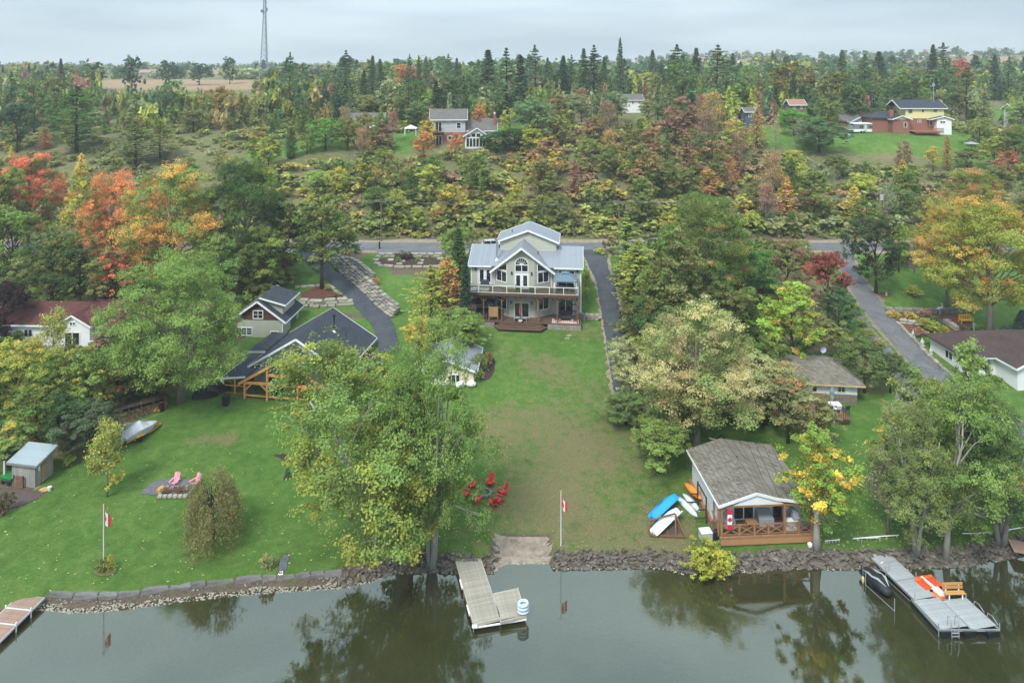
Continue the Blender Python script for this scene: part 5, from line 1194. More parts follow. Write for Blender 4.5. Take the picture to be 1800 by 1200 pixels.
w = MB(); w.ext([(-2.9, .9, 5.0), (-.35, .9, 3.7), (-.35, .9, 5.3), (-3.3, .9, 6.1)], (0, 4.7, 0)); w.build('dormer_wall', TAUPE, gg)
MB().bar((-3.65, .36, 6.24), (.3, .36, 5.18), .05, .22).bar((.29, .4, 5.2), (.29, 6.1, 5.2), .05, .22).build('dormer_trim', WHITE, gg)
window(gg, (-.35, 1.9, 4.35), (0, 1, 0), 2.6, .8, 3, 1, .08); window(gg, (-4.45, 0.02, 3.35), (1, 0, 0), 1.55, 1.25, 2, 2, .1); window(gg, (-7.0, 0, .95), (1, 0, 0), 2.5, 1.15, 3, 3, .1)
d_ = door(gg, (-1.85, 0, .02), (1, 0, 0), 1.25, 1.6, 1); MB().box(-.02, .05, 3.0, 5.3, -.2, 2.3).build('garage_door', M('dark_door', '#4a4b4a', .6), gg)
mb = MB(); mb.box(-.06, .04, -.06, .04, -.5, 3.1); mb.build('corner_trim', WHITEW, gg); MB().box(.02, .15, -.02, .1, 2.5, 2.75).build('wall_lamp', WHITE, gg)

# ------------------------------------------------------------------ white house with the maroon roof
p = G(30, 606)
rh = thing('maroon_roof_house', 'white bungalow with a maroon roof at the left edge', 'house', (p.x, p.y, p.z), R(-2)); MAR = Mshingle('maroon_shingles', '#5c3936', '#6a4540', .4, .16)
z0 = 0
w = MB(); w.box(-4, 14, 0, 7, -1, 3.1); w.build('wall', Mlines('white_lap', '#d8dbdd', 'Z', .22, .12, .8, .6, .05), rh)
gable_roof(rh, -.5, 7.5, -4.5, 14.4, 5.1, 3.05, 3.5, .18, MAR, 'roof', WHITE, axis='x')
w = MB(); w.ext([(6.3, -.9, 0), (11.2, -.9, 0), (11.2, -.9, 3.0), (8.75, -.9, 4.35), (6.3, -.9, 3.0)], (0, .88, 0)); w.build('gable_wall', WHITEW, rh)
gable_roof(rh, 6.0, 11.5, -1.2, 3.2, 4.75, 3.15, 8.75, .16, MAR, 'gable_roof', WHITE)
mb = MB(); mb.slab([(11, -.8, 3.3), (15.5, -.8, 3.3), (13.2, 3.2, 5.6)], .15).slab([(15.5, -.8, 3.3), (15.5, 7.2, 3.3), (13.2, 3.2, 5.6)], .15).slab([(13.2, 3.2, 5.6), (9.5, 3.4, 5.6), (9.5, -.3, 4), (11, -.8, 3.3)][::-1], .15); mb.build('hip_roof', MAR, rh)
for x in (-2.6, 1.0, 4.2): window(rh, (x, 0, 1.1), (1, 0, 0), 1.3, 1.2, 2)
window(rh, (8.3, -.9, 3.2), (1, 0, 0), .9, .55, 2); door(rh, (7.6, -.9, .2), (1, 0, 0), 2.2, 2.1, 2); window(rh, (12.0, 0, .9), (1, 0, 0), 1.7, 1.8, 2, glass=GLASSB)
mb = MB(); mb.box(11.3, 14.8, -1.6, 0, .3, .42); mb.box(-4, 11.3, -.3, -.02, -1, -.1); mb.build('porch_slab', CONC, rh)
mb = MB()
for k in range(9): mb.box(11.4 + k * .42, 11.44 + k * .42, -1.6, -1.56, .42, 1.3)
mb.box(11.35, 14.8, -1.62, -1.54, 1.3, 1.38); mb.build('porch_rail', WHITE, rh)
t = thing('stair_rails', 'pair of pale timber ladder rails below the maroon roofed house', 'railing', G(172, 617), R(0))
for x in (0, 1.3): MB().bar((x - .3, -1.3, 0), (x + .25, .6, 1.9), .12, .12).build('rail', M('pale_lumber', '#c69a5c', .8), t)

# ------------------------------------------------------------------ cream shed behind the maples
a = onz(752, 655, 3.2); 
cs = thing('cream_shed', 'cream boathouse shed with grey metal roof beside the central lawn', 'shed', (-8.2, 87.5, 2.7), R(-3)); CREAM = Mlines('cream_boards', '#c8c4a6', 'X', .3, .1, .72, .8, .05)
w = MB(); gable_wall(w, -3.3, 3.3, 0, 6.6, -1, 2.5, 3.6); w.build('wall', CREAM, cs); gable_roof(cs, -3.8, 3.8, -.5, 7.1, 3.95, 2.5, 0, .12, METALY, 'roof', WHITE)
door(cs, (-2.4, 0, 0), (1, 0, 0), 1.9, 2.0, 2, glassy=False); window(cs, (.4, 0, .9), (1, 0, 0), 1.2, 1.1, 2); window(cs, (3.3, 2.5, .9), (0, 1, 0), 1.2, .9, 2)
for i, (x, y) in enumerate(((3.0, -.5), (1.6, -.7), (-.4, -.6))):
    t = thing('covered_bundle', ['white wrapped bundle at the right corner of the cream shed', 'white wrapped bundle in the middle of the cream shed front', 'white wrapped bundle left of the cream shed window'][i], 'bundle', (-8.2 + x, 87.5 + y, Hs(-8.2 + x, 87.5 + y)), R(20 * i))
    MB().tube([(-.5, 0, .3), (-.2, 0, .42), (.2, 0, .45), (.5, 0, .3)], [.2, .4, .42, .25], 9).build('wrap', M('white_tarp', '#d7d8d8', .6, .1, 4, bmp=.8), t)

# ------------------------------------------------------------------ lakeside cottage
WOODB = M('aged_brown_wood', '#8a6647', .8, .2, 2, '#a27c58', .4, stretch=(1, 1, 3)); SHN = Mshingle('mottled_brown_shingles', '#706b61', '#8b857a', .34, .17, .95, .45)
CY0 = 61.4; lc = thing('lakeside_cottage', 'white lakeside cottage with mottled brown roof and a cross braced porch', 'cottage', (18.6, CY0, 1.0), R(3.5))
w = MB(); gable_wall(w, .4, 8.6, 2.3, 8.6, .3, 3.45, 4.35, 3.6); w.build('wall', Mlines('white_vertical_siding', '#cfd6d9', 'Y', .3, .08, .86, .6, .04), lc)
prof = [(0, 3.55), (3.5, 4.6), (5.4, 4.05), (8.9, 3.5)]; mb = MB()
for (x0, z0), (x1, z1) in zip(prof, prof[1:]): mb.slab([(x0, 0, z0), (x1, 0, z1), (x1 + (.0), 9.1, z1 + (.25 if x1 > 5 else 0)), (x0, 9.1, z0 + (.25 if x0 > 5 else 0))], .15)
mb.build('roof', SHN, lc); tb = MB()
for (x0, z0), (x1, z1) in zip(prof, prof[1:]): tb.bar((x0, -.03, z0 - .09), (x1, -.03, z1 - .09), .06, .24)
tb.bar((-.03, -.03, 3.44), (-.03, 9.1, 3.44), .06, .2); tb.build('roof_trim', WHITE, lc)
tr_ = MB(); rr = random.Random(3)        # torn, lifted shingles
for _ in range(70):
    y = rr.uniform(.4, 8.7); x = rr.uniform(.3, 8.4); j = 0 if x < 3.5 else 1 if x < 5.4 else 2; (xa, za), (xb, zb) = prof[j], prof[j + 1]; z = za + (zb - za) * (x - xa) / (xb - xa) + (.25 * y / 9.1 if x > 5.4 else 0)
    sl_ = math.atan2(zb - za, xb - xa); tr_.box(-.16, .16, -.12, .12, 0, .03, Matrix.Translation((x, y, z + .02)) @ Matrix.Rotation(-sl_ + rr.uniform(-.12, .12), 4, 'Y') @ Matrix.Rotation(rr.uniform(-.1, .1), 4, 'Z'))
o = tr_.build('lifted_shingles', SHN, lc); o['kind'] = 'stuff'
for x, y, l in ((3.9, 5.9, .55), (5.1, 3.6, .6)): MB().bar((x, y, 4.6 - (x - 3.5) * .29 + .06), (x + l, y - .1, 4.6 - (x + l - 3.5) * .29 + .06), .12, .06).build('ridge_tear', DARK, lc)
w = MB(); w.ext([(1.3, .1, 3.42), (6.1, .1, 3.42), (5.4, .1, 3.9), (3.5, .1, 4.42)], (0, .06, 0)); w.build('porch_gable', WHITEW, lc)
MB().box(.1, 8.8, .0, 2.3, .58, .7).build('porch_floor', DECKW, lc); MB().box(.15, 8.8, .03, 9, .55, .575).build('porch_frame', WOODB, lc)
skm = MB(); skm.box(-.075, .075, -.015, .015, 0, .56); skm = skm.mesh('skirt_board', Mlines('skirt_wood', '#a98058', 'Z', .9, .1, .8, .8, .12))
for k in range(50): inst(skm, 'skirt_board', lc, (.25 + k * .173, -.03 - .004 * (k % 2), -.02))
MB().box(.1, 8.85, -.07, .12, .58, .72).build('porch_fascia', WOODB, lc); MB().box(.15, .25, .1, 8.7, -.3, .55).build('side_skirt', WOODB, lc)
for i, x in enumerate((.3, 6.15, 8.7)): MB().box(x - .1, x + .1, .1, .3, .7, 3.3).bar((x, .2, 2.8), (x + (.5 if i < 2 else -.5), .2, 3.3), .1).build('porch_post', WOODB, lc)
MB().box(.1, 8.85, .08, .28, 3.28, 3.46).build('porch_beam', WOODB, lc)
for x0, x1 in ((.4, 1.9), (2.0, 3.3), (3.4, 4.6), (4.7, 6.05), (6.25, 7.4), (7.5, 8.6)):
    MB().bar((x0, .18, .85), (x1, .18, 1.55), .05, .07).bar((x0, .2, 1.55), (x1, .2, .85), .05, .07).build('cross_brace', WOODB, lc)
for x in (1.95, 3.35, 4.65, 7.45): MB().box(x - .09, x + .09, .1, .27, .7, 1.68).build('rail_post', WOODB, lc)
MB().bar((.3, .19, 1.66), (8.7, .19, 1.66), .14, .05).bar((.3, .19, .8), (8.7, .19, .8), .06, .06).bar((.2, .2, 1.66), (.2, 2.3, 1.66), .1, .05).build('handrail', WOODB, lc)
MB().bar((.2, .3, .85), (.2, 2.2, 1.55), .05, .07).bar((.21, .3, 1.55), (.21, 2.2, .85), .05, .07).build('cross_brace', WOODB, lc)
door(lc, (2.2, 2.3, .72), (1, 0, 0), 2.0, 2.1, 2); door(lc, (6.0, 2.3, .72), (1, 0, 0), .9, 2.05, 1, mat=WOODB, glassy=True)
MB().box(-.02, .12, .2, .32, .7, 3.2).build('corner_board', WOODB, lc); MB().box(.3, .42, 2.2, 2.32, .3, 3.4).build('corner_board', WOODB, lc)
q = lambda x, y, z: Matrix.Translation((18.6, CY0, 1.0)) @ Matrix.Rotation(R(3.5), 4, 'Z') @ Vector((x, y, z))
t = thing('sun_ornament', 'small golden sunflower ornament on the cottage porch wall', 'ornament', q(4.9, 2.25, 2.75), R(3.5)); mb = MB()
for k in range(10): a = k * .628; mb.bar((0, 0, 0), (math.cos(a) * .2, 0, math.sin(a) * .2), .06, .03)
mb.build('petals', M('gold_paint', '#c9a032', .5), t); MB().tube([(0, -.03, 0), (0, .01, 0)], .08, 8).build('centre', BARKD, t)
GCOV = M('grey_furniture_cover', '#8f9599', .8, .12, 3, bmp=.5)
def covered(loc, rz, w, d, h, label, m=GCOV, name='covered_chair', cat='covered furniture'):
    t = thing(name, label, cat, loc, rz); mb = MB(); mb.loft([[(-w / 2, -d / 2, 0), (w / 2, -d / 2, 0), (w / 2, d / 2, 0), (-w / 2, d / 2, 0)], [(-w * .5, -d * .48, h * .55), (w * .5, -d * .48, h * .55), (w * .48, d * .48, h * .8), (-w * .48, d * .48, h * .8)],
        [(-w * .4, -d * .2, h * .7), (w * .4, -d * .2, h * .7), (w * .42, d * .42, h), (-w * .42, d * .42, h)]]); mb.build('fabric_cover', m, t); return t
covered(q(1.35, 1.6, .72), R(3), 1.3, .9, 1.1, 'grey covered chair left of the cottage sliding door'); covered(q(4.95, 1.6, .72), R(3), 1.4, .9, 1.15, 'grey covered chair right of the cottage sliding door')
t = thing('covered_grill', 'leaning grey covered barbecue at the right end of the cottage porch', 'covered grill', q(7.9, 1.0, .72), R(3)); MB().loft([[(-.6, -.4, 0), (.6, -.4, 0), (.6, .4, 0), (-.6, .4, 0)], [(-.7, -.45, 1.1), (.7, -.45, .9), (.7, .45, .9), (-.7, .45, 1.1)], [(-.75, -.2, 1.9), (.1, -.3, 1.2), (.1, .3, 1.2), (-.75, .2, 1.9)]]).build('fabric_cover', GCOV, t)
table(q(3.4, 1.0, .72), R(3), 1.0, .7, .7, WOODB, 'small brown table on the cottage porch'); t = thing('porch_cabinet', 'white storage box behind the right porch rail of the cottage', 'box', q(7.0, .75, .72), R(3)); MB().box(-.55, .55, -.3, .3, 0, .75).build('box_body', WHITE, t); MB().box(-.58, .58, -.33, .33, .76, .82).build('lid', WHITE, t)
t = thing('storage_crate', 'grey plastic crate on the grass left of the cottage corner', 'crate', q(-.9, .9, .0), R(8)); MB().box(-.5, .5, -.4, .4, 0, .75).build('crate_body', M('grey_plastic', '#a7aaaa', .6, .1, 9), t); MB().box(-.52, .52, -.42, .42, .76, .8).build('lid', WHITE, t)
t = thing('rolled_tube', 'upright black inflatable tube by the cottage corner', 'tube', q(-.1, .45, 0), R(5)); MB().tube([(0, 0, 0), (0, 0, .3), (0, 0, 1.0), (.02, 0, 1.15)], [.16, .24, .24, .15], 9).build('tube_body', DARK, t)
t = thing('green_bucket', 'small green bucket on the grass by the cottage corner', 'bucket', q(.05, .05, -.05), 0); MB().tube([(0, 0, 0), (0, 0, .3)], [.13, .18], 10).build('bucket_body', M('green_plastic', '#2f8a5e', .5), t)

# ------------------------------------------------------------------ hip roofed stone cottage on the right
p = G(1468, 708)
rc_ = thing('hip_roof_cottage', 'stone and white cottage with a hipped brown roof on the right lawn', 'cottage', (p.x, p.y, p.z), R(-6))
w = MB(); w.box(-6.5, 2.6, 0, 6, -.8, 1.1); w.build('stone_wall', M('brown_stone_wall', '#6c6258', .9, .35, 3, '#8f8478', 1), rc_); w = MB(); w.box(-6.5, 2.6, .01, 6, 1.1, 2.6); w.build('wall', WHITEW, rc_)
mb = MB(); e = [(-7.1, -.7, 2.6), (3.3, -.7, 2.6), (3.3, 6.7, 2.6), (-7.1, 6.7, 2.6)]; r0, r1 = (-3.6, 3, 4.5), (-.2, 3, 4.5)
mb.slab([e[0], e[1], r1, r0], .14).slab([e[1], e[2], r1], .14).slab([e[2], e[3], r0, r1], .14).slab([e[3], e[0], r0], .14); mb.build('roof', SHN, rc_)
mb = MB()
for a, b in ((0, 1), (1, 2), (3, 0)): mb.bar(Vector(e[a]) - Vector((0, 0, .16)), Vector(e[b]) - Vector((0, 0, .16)), .07, .2)
mb.build('roof_trim', M('tan_trim', '#b5a37c', .7), rc_)
f = window(rc_, (.25, 0, 1.3), (1, 0, 0), .95, .95, 2, 2, .09); MB().box(-.35, .2, -.05, .0, 1.15, 2.4).box(1.25, 1.8, -.05, 0, 1.15, 2.4).build('shutter', WHITE, rc_)
window(rc_, (-3.5, 0, 1.2), (1, 0, 0), 1.4, 1.1, 2)
t = thing('satellite_dish', 'pale satellite dish on the ridge of the hip roofed cottage', 'dish', p + Vector((-.1, 3, 4.45)), R(10)); mb = MB(); rg = []
for r_, y_ in ((.02, .12), (.25, .07), (.42, -.05)): rg.append([(math.cos(k / 14 * 6.283) * r_, y_, .85 + math.sin(k / 14 * 6.283) * r_) for k in range(14)])
mb.loft(rg, False); mb.build('dish', M('lilac_grey_metal', '#a9a9c4', .4), t); MB().tube([(0, .1, 0), (0, .12, .85)], .03, 6).tube([(0, .1, .8), (0, -.35, .7)], .015, 4).build('mast', GREYT, t)
# its deck
dkx = G(1400, 742)
t = thing('brown_deck', 'low brown deck with slatted railing in front of the hip roofed cottage', 'deck', (dkx.x - 3.4, dkx.y, dkx.z), R(-3)); REDW = M('red_brown_stain', '#9c6652', .75, .15, 2)
MB().box(0, 9.5, 0, 4.0, .55, .68).build('deck_floor', Mlines('red_deck_boards', '#84604b', 'Y', .15, .1, .6, .8, .15), t); MB().box(.02, 9.48, -.03, 4, .1, .54).build('deck_skirt', BARKD, t)
DKR = M('dark_rail_wood', '#453a33', .8); bal = MB(); bal.box(-.025, .025, -.02, .02, .68, 1.6); bal = bal.mesh('baluster', DKR)
for k in range(46): inst(bal, 'baluster', t, (.1 + k * .205, .0, 0))
for k in range(14): inst(bal, 'baluster', t, (0, .2 + k * .25, 0))
MB().box(0, 9.5, -.05, .05, 1.6, 1.68).box(-.05, .05, 0, 4, 1.6, 1.68).build('handrail', DKR, t)
for k in range(3): MB().box(-1.1 - k * .35, -.05 - k * .35, .6, 2.4, .1, .5 - k * .15).build('step', DKR, t)
t = thing('patio_umbrella', 'closed grey umbrella standing on the brown deck', 'umbrella', (dkx.x + 5.2, dkx.y + 2.2, dkx.z + .68), 0)
MB().tube([(0, 0, 1.0), (0, 0, 1.9), (0, 0, 2.5)], [.22, .3, .05], 8, False).build('canopy', M('slate_canvas', '#76838b', .8), t); MB().tube([(0, 0, 0), (0, 0, 2.4)], .04, 6).build('pole', WHITE, t)
table(Vector((dkx.x + 5.2, dkx.y + 1.6, dkx.z + .68)), 0, 1.4, 1.0, .75, WHITE, 'white oval table beside the closed umbrella on the brown deck')
for i in range(3): chair(Vector((dkx.x + 4.2 + i, dkx.y + .9, dkx.z + .68)), R(180 + 10 * i), WHITE if i == 1 else WICK, ['dark chair left of the white deck table', 'white chair in front of the white deck table', 'dark chair right of the white deck table'][i])

# ------------------------------------------------------------------ brown roofed house on the right
p = G(1660, 668)
br = thing('brown_roof_house', 'white house with a wide brown roof at the right edge', 'house', (p.x, p.y - .3, p.z), R(4)); BR_ = Mshingle('brown_shingles', '#4f4240', '#584a48', .4, .16)
w = MB(); w.box(3.6, 16, 1, 8, -.8, 2.7); w.ext([(7.6, -2.6, -.8), (13.6, -2.6, -.8), (13.6, -2.6, 2.6), (10.6, -2.6, 3.9), (7.6, -2.6, 2.6)], (0, 3.7, 0)); w.build('wall', WHITEW, br)
mb = MB(); mb.slab([(3.0, .3, 2.75), (16.6, .3, 2.75), (16.6, 4.6, 4.6), (6.2, 4.6, 4.6)], .16).slab([(3.0, .3, 2.75), (6.2, 4.6, 4.6), (3.0, 8.6, 2.75)], .16).slab([(6.2, 4.6, 4.6), (16.6, 4.6, 4.6), (16.6, 8.6, 2.75), (3.0, 8.6, 2.75)], .16); mb.build('roof', BR_, br)
gable_roof(br, 7.1, 14.1, -3.1, 4.5, 4.35, 2.7, 10.6, .16, BR_, 'gable_roof', WHITE); window(br, (4.3, 1, .9), (1, 0, 0), 1.6, 1.3, 2); window(br, (9.6, -2.6, .8), (1, 0, 0), 2, 1.3, 2); MB().box(6.6, 6.7, .9, 1.02, -.8, 2.6).build('downpipe', DARK, br)
MB().bar((2.95, .27, 2.63), (7.0, .27, 2.63), .06, .16).build('gutter', M('white_gutter', '#c5c5c0', .5), br); window(br, (3.6, 5, .9), (0, -1, 0), 1.5, 1.2, 2, n=(-1, 0, 0))
t = thing('vent_mast', 'tall thin vent mast behind the brown roof', 'mast', G(1712, 596), 0); MB().tube([(0, 0, 0), (0, 0, 2.3)], .07, 6).build('mast_pole', M('grey_green_pipe', '#9aa8a2', .6), t); MB().box(-.18, .18, -.1, .1, 2.0, 2.3).build('mast_box', M('teal_box', '#5fa69a', .6), t)
p = G(1590, 470)
t = thing('low_garage', 'low brown roofed garage by the road behind the golden maple', 'garage', (p.x + .5, p.y, p.z), R(-2)); MB().box(0, 6, 0, 5, 0, 2.2).build('wall', M('taupe_wall', '#75685c', .8), t); gable_roof(t, -.5, 5.5, -.5, 6.5, 3.1, 2.1, 2.5, .15, BR_, axis='x'); MB().box(1, 4.4, -.03, .0, .0, 1.9).build('garage_door', M('dark_door', '#4a4b4a', .6), t)

# ------------------------------------------------------------------ houses on the hill
BRICK = Mshingle('red_brick_wall', '#a37263', '#92604f', .3, .1, .9, .8); GSH = Mshingle('grey_shingles', '#6b6864', '#787571', .5, .2)
def hill(px, py, d): v = at(px, py, d); return v
v = G(800, 252); D1 = v.y
fh = thing('grey_two_storey_house', 'grey and brick two storey house with a white sunroom on the hilltop', 'house', v, R(4))
k = D1 / 1200
def X(px): return (px - 800) * k
w = MB(); w.box(X(760), X(818), 0, 7, -6, 2.9); w.build('brick_wall', BRICK, fh); w = MB(); w.box(X(760), X(818), -.05, 7, 2.9, 6.4); w.build('wall', Mlines('pale_grey_lap', '#a9a8ac', 'Z', .25, .1, .85, .8, .04), fh)
gable_roof(fh, -.6, 7.6, X(755), X(822), 9.0, 6.4, 3.5, .2, GSH, 'roof', WHITE, axis='x')
w = MB(); w.ext([(X(821.5), .0, 6.4), (X(821.5), 7, 6.4), (X(821.5), 3.5, 8.8)], (.1, 0, 0)); w.build('gable_wall', WHITEW, fh)
w = MB(); w.box(X(818), X(874), 1, 8, -5, 3.4); w.build('wing_wall', WHITEW, fh); gable_roof(fh, .4, 8.6, X(816), X(875), 6.3, 3.3, 4.5, .2, GSH, 'wing_roof', WHITE, axis='x')
w = MB(); gable_wall(w, X(817.5), X(854), -4.0, 1, -1.0, 2.3, 4.1, X(838)); w.build('sunroom_wall', WHITE, fh); gable_roof(fh, X(814), X(859), -4.6, 4, 4.5, 2.3, X(838), .18, GSH, 'sunroom_roof', WHITE)
MB().box(X(818), X(853), -3.8, 1, -3.6, -1.02).build('sunroom_base', M('grey_lattice', '#6f6d68', .9), fh); MB().box(X(820), X(850), -4.9, -4.05, -2.6, -2.45).build('sunroom_step', WHITE, fh)  # base below the sunroom in a plain grey, white step in front
for i in range(6): x = X(819.5 + i * 5.6); window(fh, (x, -4.0, -.55), (1, 0, 0), .78, 2.3, 1, 1, .06)
for i in range(4):
    x = X(820 + i * 8.4); h = 1.0 if i in (1, 2) else .5; f = window(fh, (x, -4.0, 2.0), (1, 0, 0), 1.1, h, 1, 1, .06)
window(fh, (X(802), -.05, 3.9), (1, 0, 0), 1.35, 1.7, 1, 2, .14); window(fh, (X(786), -.05, 4.6), (1, 0, 0), .7, 1.2, 2, 1, .1); door(fh, (X(765), -.05, 3.0), (1, 0, 0), 1.8, 2.8, 2); window(fh, (X(787), 0, .8), (1, 0, 0), 1.2, 1.2, 1, 1, .14); door(fh, (X(766), 0, -.9), (1, 0, 0), 1.7, 3.0, 2)
MB().box(X(764), X(780), -1.5, -.06, 2.85, 3.0).build('balcony_floor', DARK, fh); mb = MB(); mb.bar((X(764), -1.45, 4.0), (X(780), -1.45, 4.0), .08)
for i in range(11): mb.bar((X(764 + i * 1.6), -1.45, 3.0), (X(764 + i * 1.6), -1.45, 4.0), .04)
mb.build('balcony_rail', DARK, fh); MB().box(X(868), X(872.5), 2.2, 3.2, -1, 7.6).build('chimney', BRICK, fh); MB().tube([(X(870.3), 2.7, 7.6), (X(870.3), 2.7, 8.1)], .25, 8).build('chimney_pot', WHITE, fh)
t = thing('garden_tent', 'small white garden shelter left of the grey two storey house', 'shelter', at(722, 236, 182), 0); mb = MB(); mb.add([(-1.7, -1.2, 1.6), (1.7, -1.2, 1.6), (1.7, 1.2, 1.6), (-1.7, 1.2, 1.6), (0, 0, 2.5)], [(0, 1, 4), (1, 2, 4), (2, 3, 4), (3, 0, 4)]); mb.build('tent_roof', WHITE, t)
for sx in (-1.5, 1.5):
    for sy in (-1, 1): MB().box(sx - .05, sx + .05, sy - .05, sy + .05, -.3, 1.6).build('post', WHITE, t)
# yellow and brick house
v = G(1620, 233); D2 = v.y; k = D2 / 1200
yh = thing('yellow_brick_house', 'pale yellow and red brick house with a red deck on the right hill', 'house', v, R(-2))
def X(px): return (px - 1620) * k
Z = lambda py: (232.5 - py) * k
YEL = Mlines('yellow_siding', '#d8cf95', 'Z', .25, .1, .88, .7, .04)
w = MB(); w.box(X(1592), X(1658), 0, 7, -1.5, Z(208)); w.box(X(1566), X(1594), -1.6, 7.2, -1.5, Z(209)); w.box(X(1538), X(1566), 1, 8, -1.5, Z(207)); w.build('brick_wall', BRICK, yh)
w = MB(); w.box(X(1592), X(1658), -.15, 7, Z(208), Z(190)); w.ext([(X(1592), -.1, Z(190)), (X(1592), 7, Z(190)), (X(1592), 3.4, Z(177))], (.12, 0, 0)); w.ext([(X(1566), -1.65, Z(209)), (X(1594), -1.65, Z(209)), (X(1580), -1.65, Z(203))], (0, .2, 0)); w.build('wall', YEL, yh)
gable_roof(yh, -.7, 7.7, X(1580), X(1663), Z(176), Z(189.5), 3.5, .2, SLATE, 'roof', WHITE, axis='x')
mb = MB(); mb.slab([(X(1534), .4, Z(207)), (X(1568), .4, Z(207)), (X(1592), 4.4, Z(197)), (X(1560), 4.4, Z(197))], .2).slab([(X(1534), .4, Z(207)), (X(1560), 4.4, Z(197)), (X(1534), 8.4, Z(207))], .2); mb.build('wing_roof', SLATE, yh)
gable_roof(yh, X(1563), X(1598), -2.1, 3, Z(202), Z(208.5), None, .16, SLATE, 'gable_roof', WHITE)
w = MB(); gable_wall(w, X(1640), X(1665), -1.8, 2, -1.5, Z(209), Z(205)); w.build('annex_wall', WHITE, yh); gable_roof(yh, X(1628), X(1669), -2.2, 2, Z(203), Z(208.5), X(1652), .15, SLATE, 'annex_roof', WHITE)
for a, b, c2, d2, rows in ((1596, 199, 1604, 191, 2), (1619, 197, 1624, 192, 1), (1639, 197, 1647, 191, 2)): window(yh, (X(a), -.15, Z(b)), (1, 0, 0), (c2 - a) * k, (b - d2) * k, 1, rows, .08)
window(yh, (X(1584), -1.6, Z(223)), (1, 0, 0), .9, 1.5, 1); window(yh, (X(1613), 0, Z(215)), (1, 0, 0), 1.0, .7, 2); window(yh, (X(1645), -1.8, Z(215.5)), (1, 0, 0), 1.5, .7, 2); door(yh, (X(1633), -.02, Z(221)), (1, 0, 0), .9, 1.8, 1)
window(yh, (X(1592), 4, Z(195)), (0, -1, 0), .9, 1.0, 1, n=(-1, 0, 0)); MB().box(X(1567), X(1573), .5, 1.4, 0, Z(193)).build('chimney', BRICK, yh)
mb = MB(); mb.box(X(1595), X(1643), -4.2, -.1, .5, .65); mb.build('deck_floor', REDW, yh); mb = MB()
for i in range(40): x = X(1595) + i * (X(1643) - X(1595)) / 39; mb.box(x - .04, x + .04, -4.22, -4.15, .1, 1.5)
mb.box(X(1595), X(1643), -4.25, -4.12, 1.5, 1.6); mb.build('deck_railing', REDW, yh)
t = thing('satellite_mast', 'tall grey aerial mast behind the yellow house', 'mast', at(1641, 180, 196), 0); MB().tube([(0, 0, -3), (0, 0, 6)], .09, 6).build('mast_pole', GREYT, t); MB().box(-.4, .4, -.05, .05, 4.6, 5.4).build('antenna', GREYT, t)
# white garage and camper
v = G(1512, 228); k = v.y / 1200
wg = thing('white_gable_garage', 'white gabled garage with a brick side behind the camper trailer', 'garage', v, R(5)); X = lambda px: (px - 1512) * k; Z = lambda py: (228 - py) * k
w = MB(); gable_wall(w, X(1496), X(1535), 0, 8, -2, Z(213), Z(204.5)); w.build('wall', WHITEW, wg); gable_roof(wg, X(1493), X(1538), -.6, 8.6, Z(203), Z(213.5), None, .2, GSH, 'roof', WHITE); w = MB(); w.box(X(1480), X(1495), 2, 8, -2, Z(214)); w.build('side_wall', BRICK, wg); mb = MB(); mb.slab([(X(1476), 1.5, Z(213)), (X(1500), 1.5, Z(213)), (X(1505), 5, Z(204)), (X(1482), 5, Z(204))], .2); mb.build('side_roof', GSH, wg)
window(wg, (X(1508), 0, .8), (1, 0, 0), 1.5, 1.4, 2)
v = G(1520, 234)
cp = thing('camper_trailer', 'white pop up camper trailer with grey mesh wings on the hill lawn', 'camper', v + Vector((0, 1, 0)), R(2)); TAN = M('grey_tent_mesh', '#77797c', .8, .1, 2)
MB().box(-3.2, 2.6, -1, 1, .35, 1.1).build('body', WHITE, cp); MB().ext([(-3.2, -1, 1.12), (2.6, -1, 1.12), (2.2, -1, 2.5), (-2.8, -1, 2.5)], (0, 2, 0)).build('tent_wall', TAN, cp)
MB().ext([(2.62, -.9, 1.1), (5.2, -.9, 1.1), (5.2, -.9, 1.3), (2.3, -.9, 2.4)], (0, 1.8, 0)).build('tent_wing', TAN, cp); MB().ext([(-3.2, -.9, 1.12), (-4.6, -.9, 1.15), (-4.6, -.9, 1.3), (-2.85, -.9, 2.4)], (0, 1.8, 0)).build('tent_wing', TAN, cp)
MB().box(-3.4, 2.9, -1.15, 1.15, 2.52, 2.85).build('roof', WHITE, cp); MB().box(2.0, 5.4, -1, 1, .95, 1.08).box(-4.8, -3.0, -1, 1, .95, 1.08).build('bunk_floor', WHITE, cp)
for x in (-1.6, 1.2): window(cp, (x, -1.02, 1.4), (1, 0, 0), 1.2, .8, 2, mat=TAN)
MB().box(-.2, .6, -1.06, -1.01, .5, 2.35).build('door', M('cream_door', '#c5c2ae', .6), cp)
for x in (-1.0, -.2):
    for y in (-1.03, .9): MB().tube([(x, y, .33), (x, y + .14, .33)], .33, 12).build('wheel', DARK, cp)
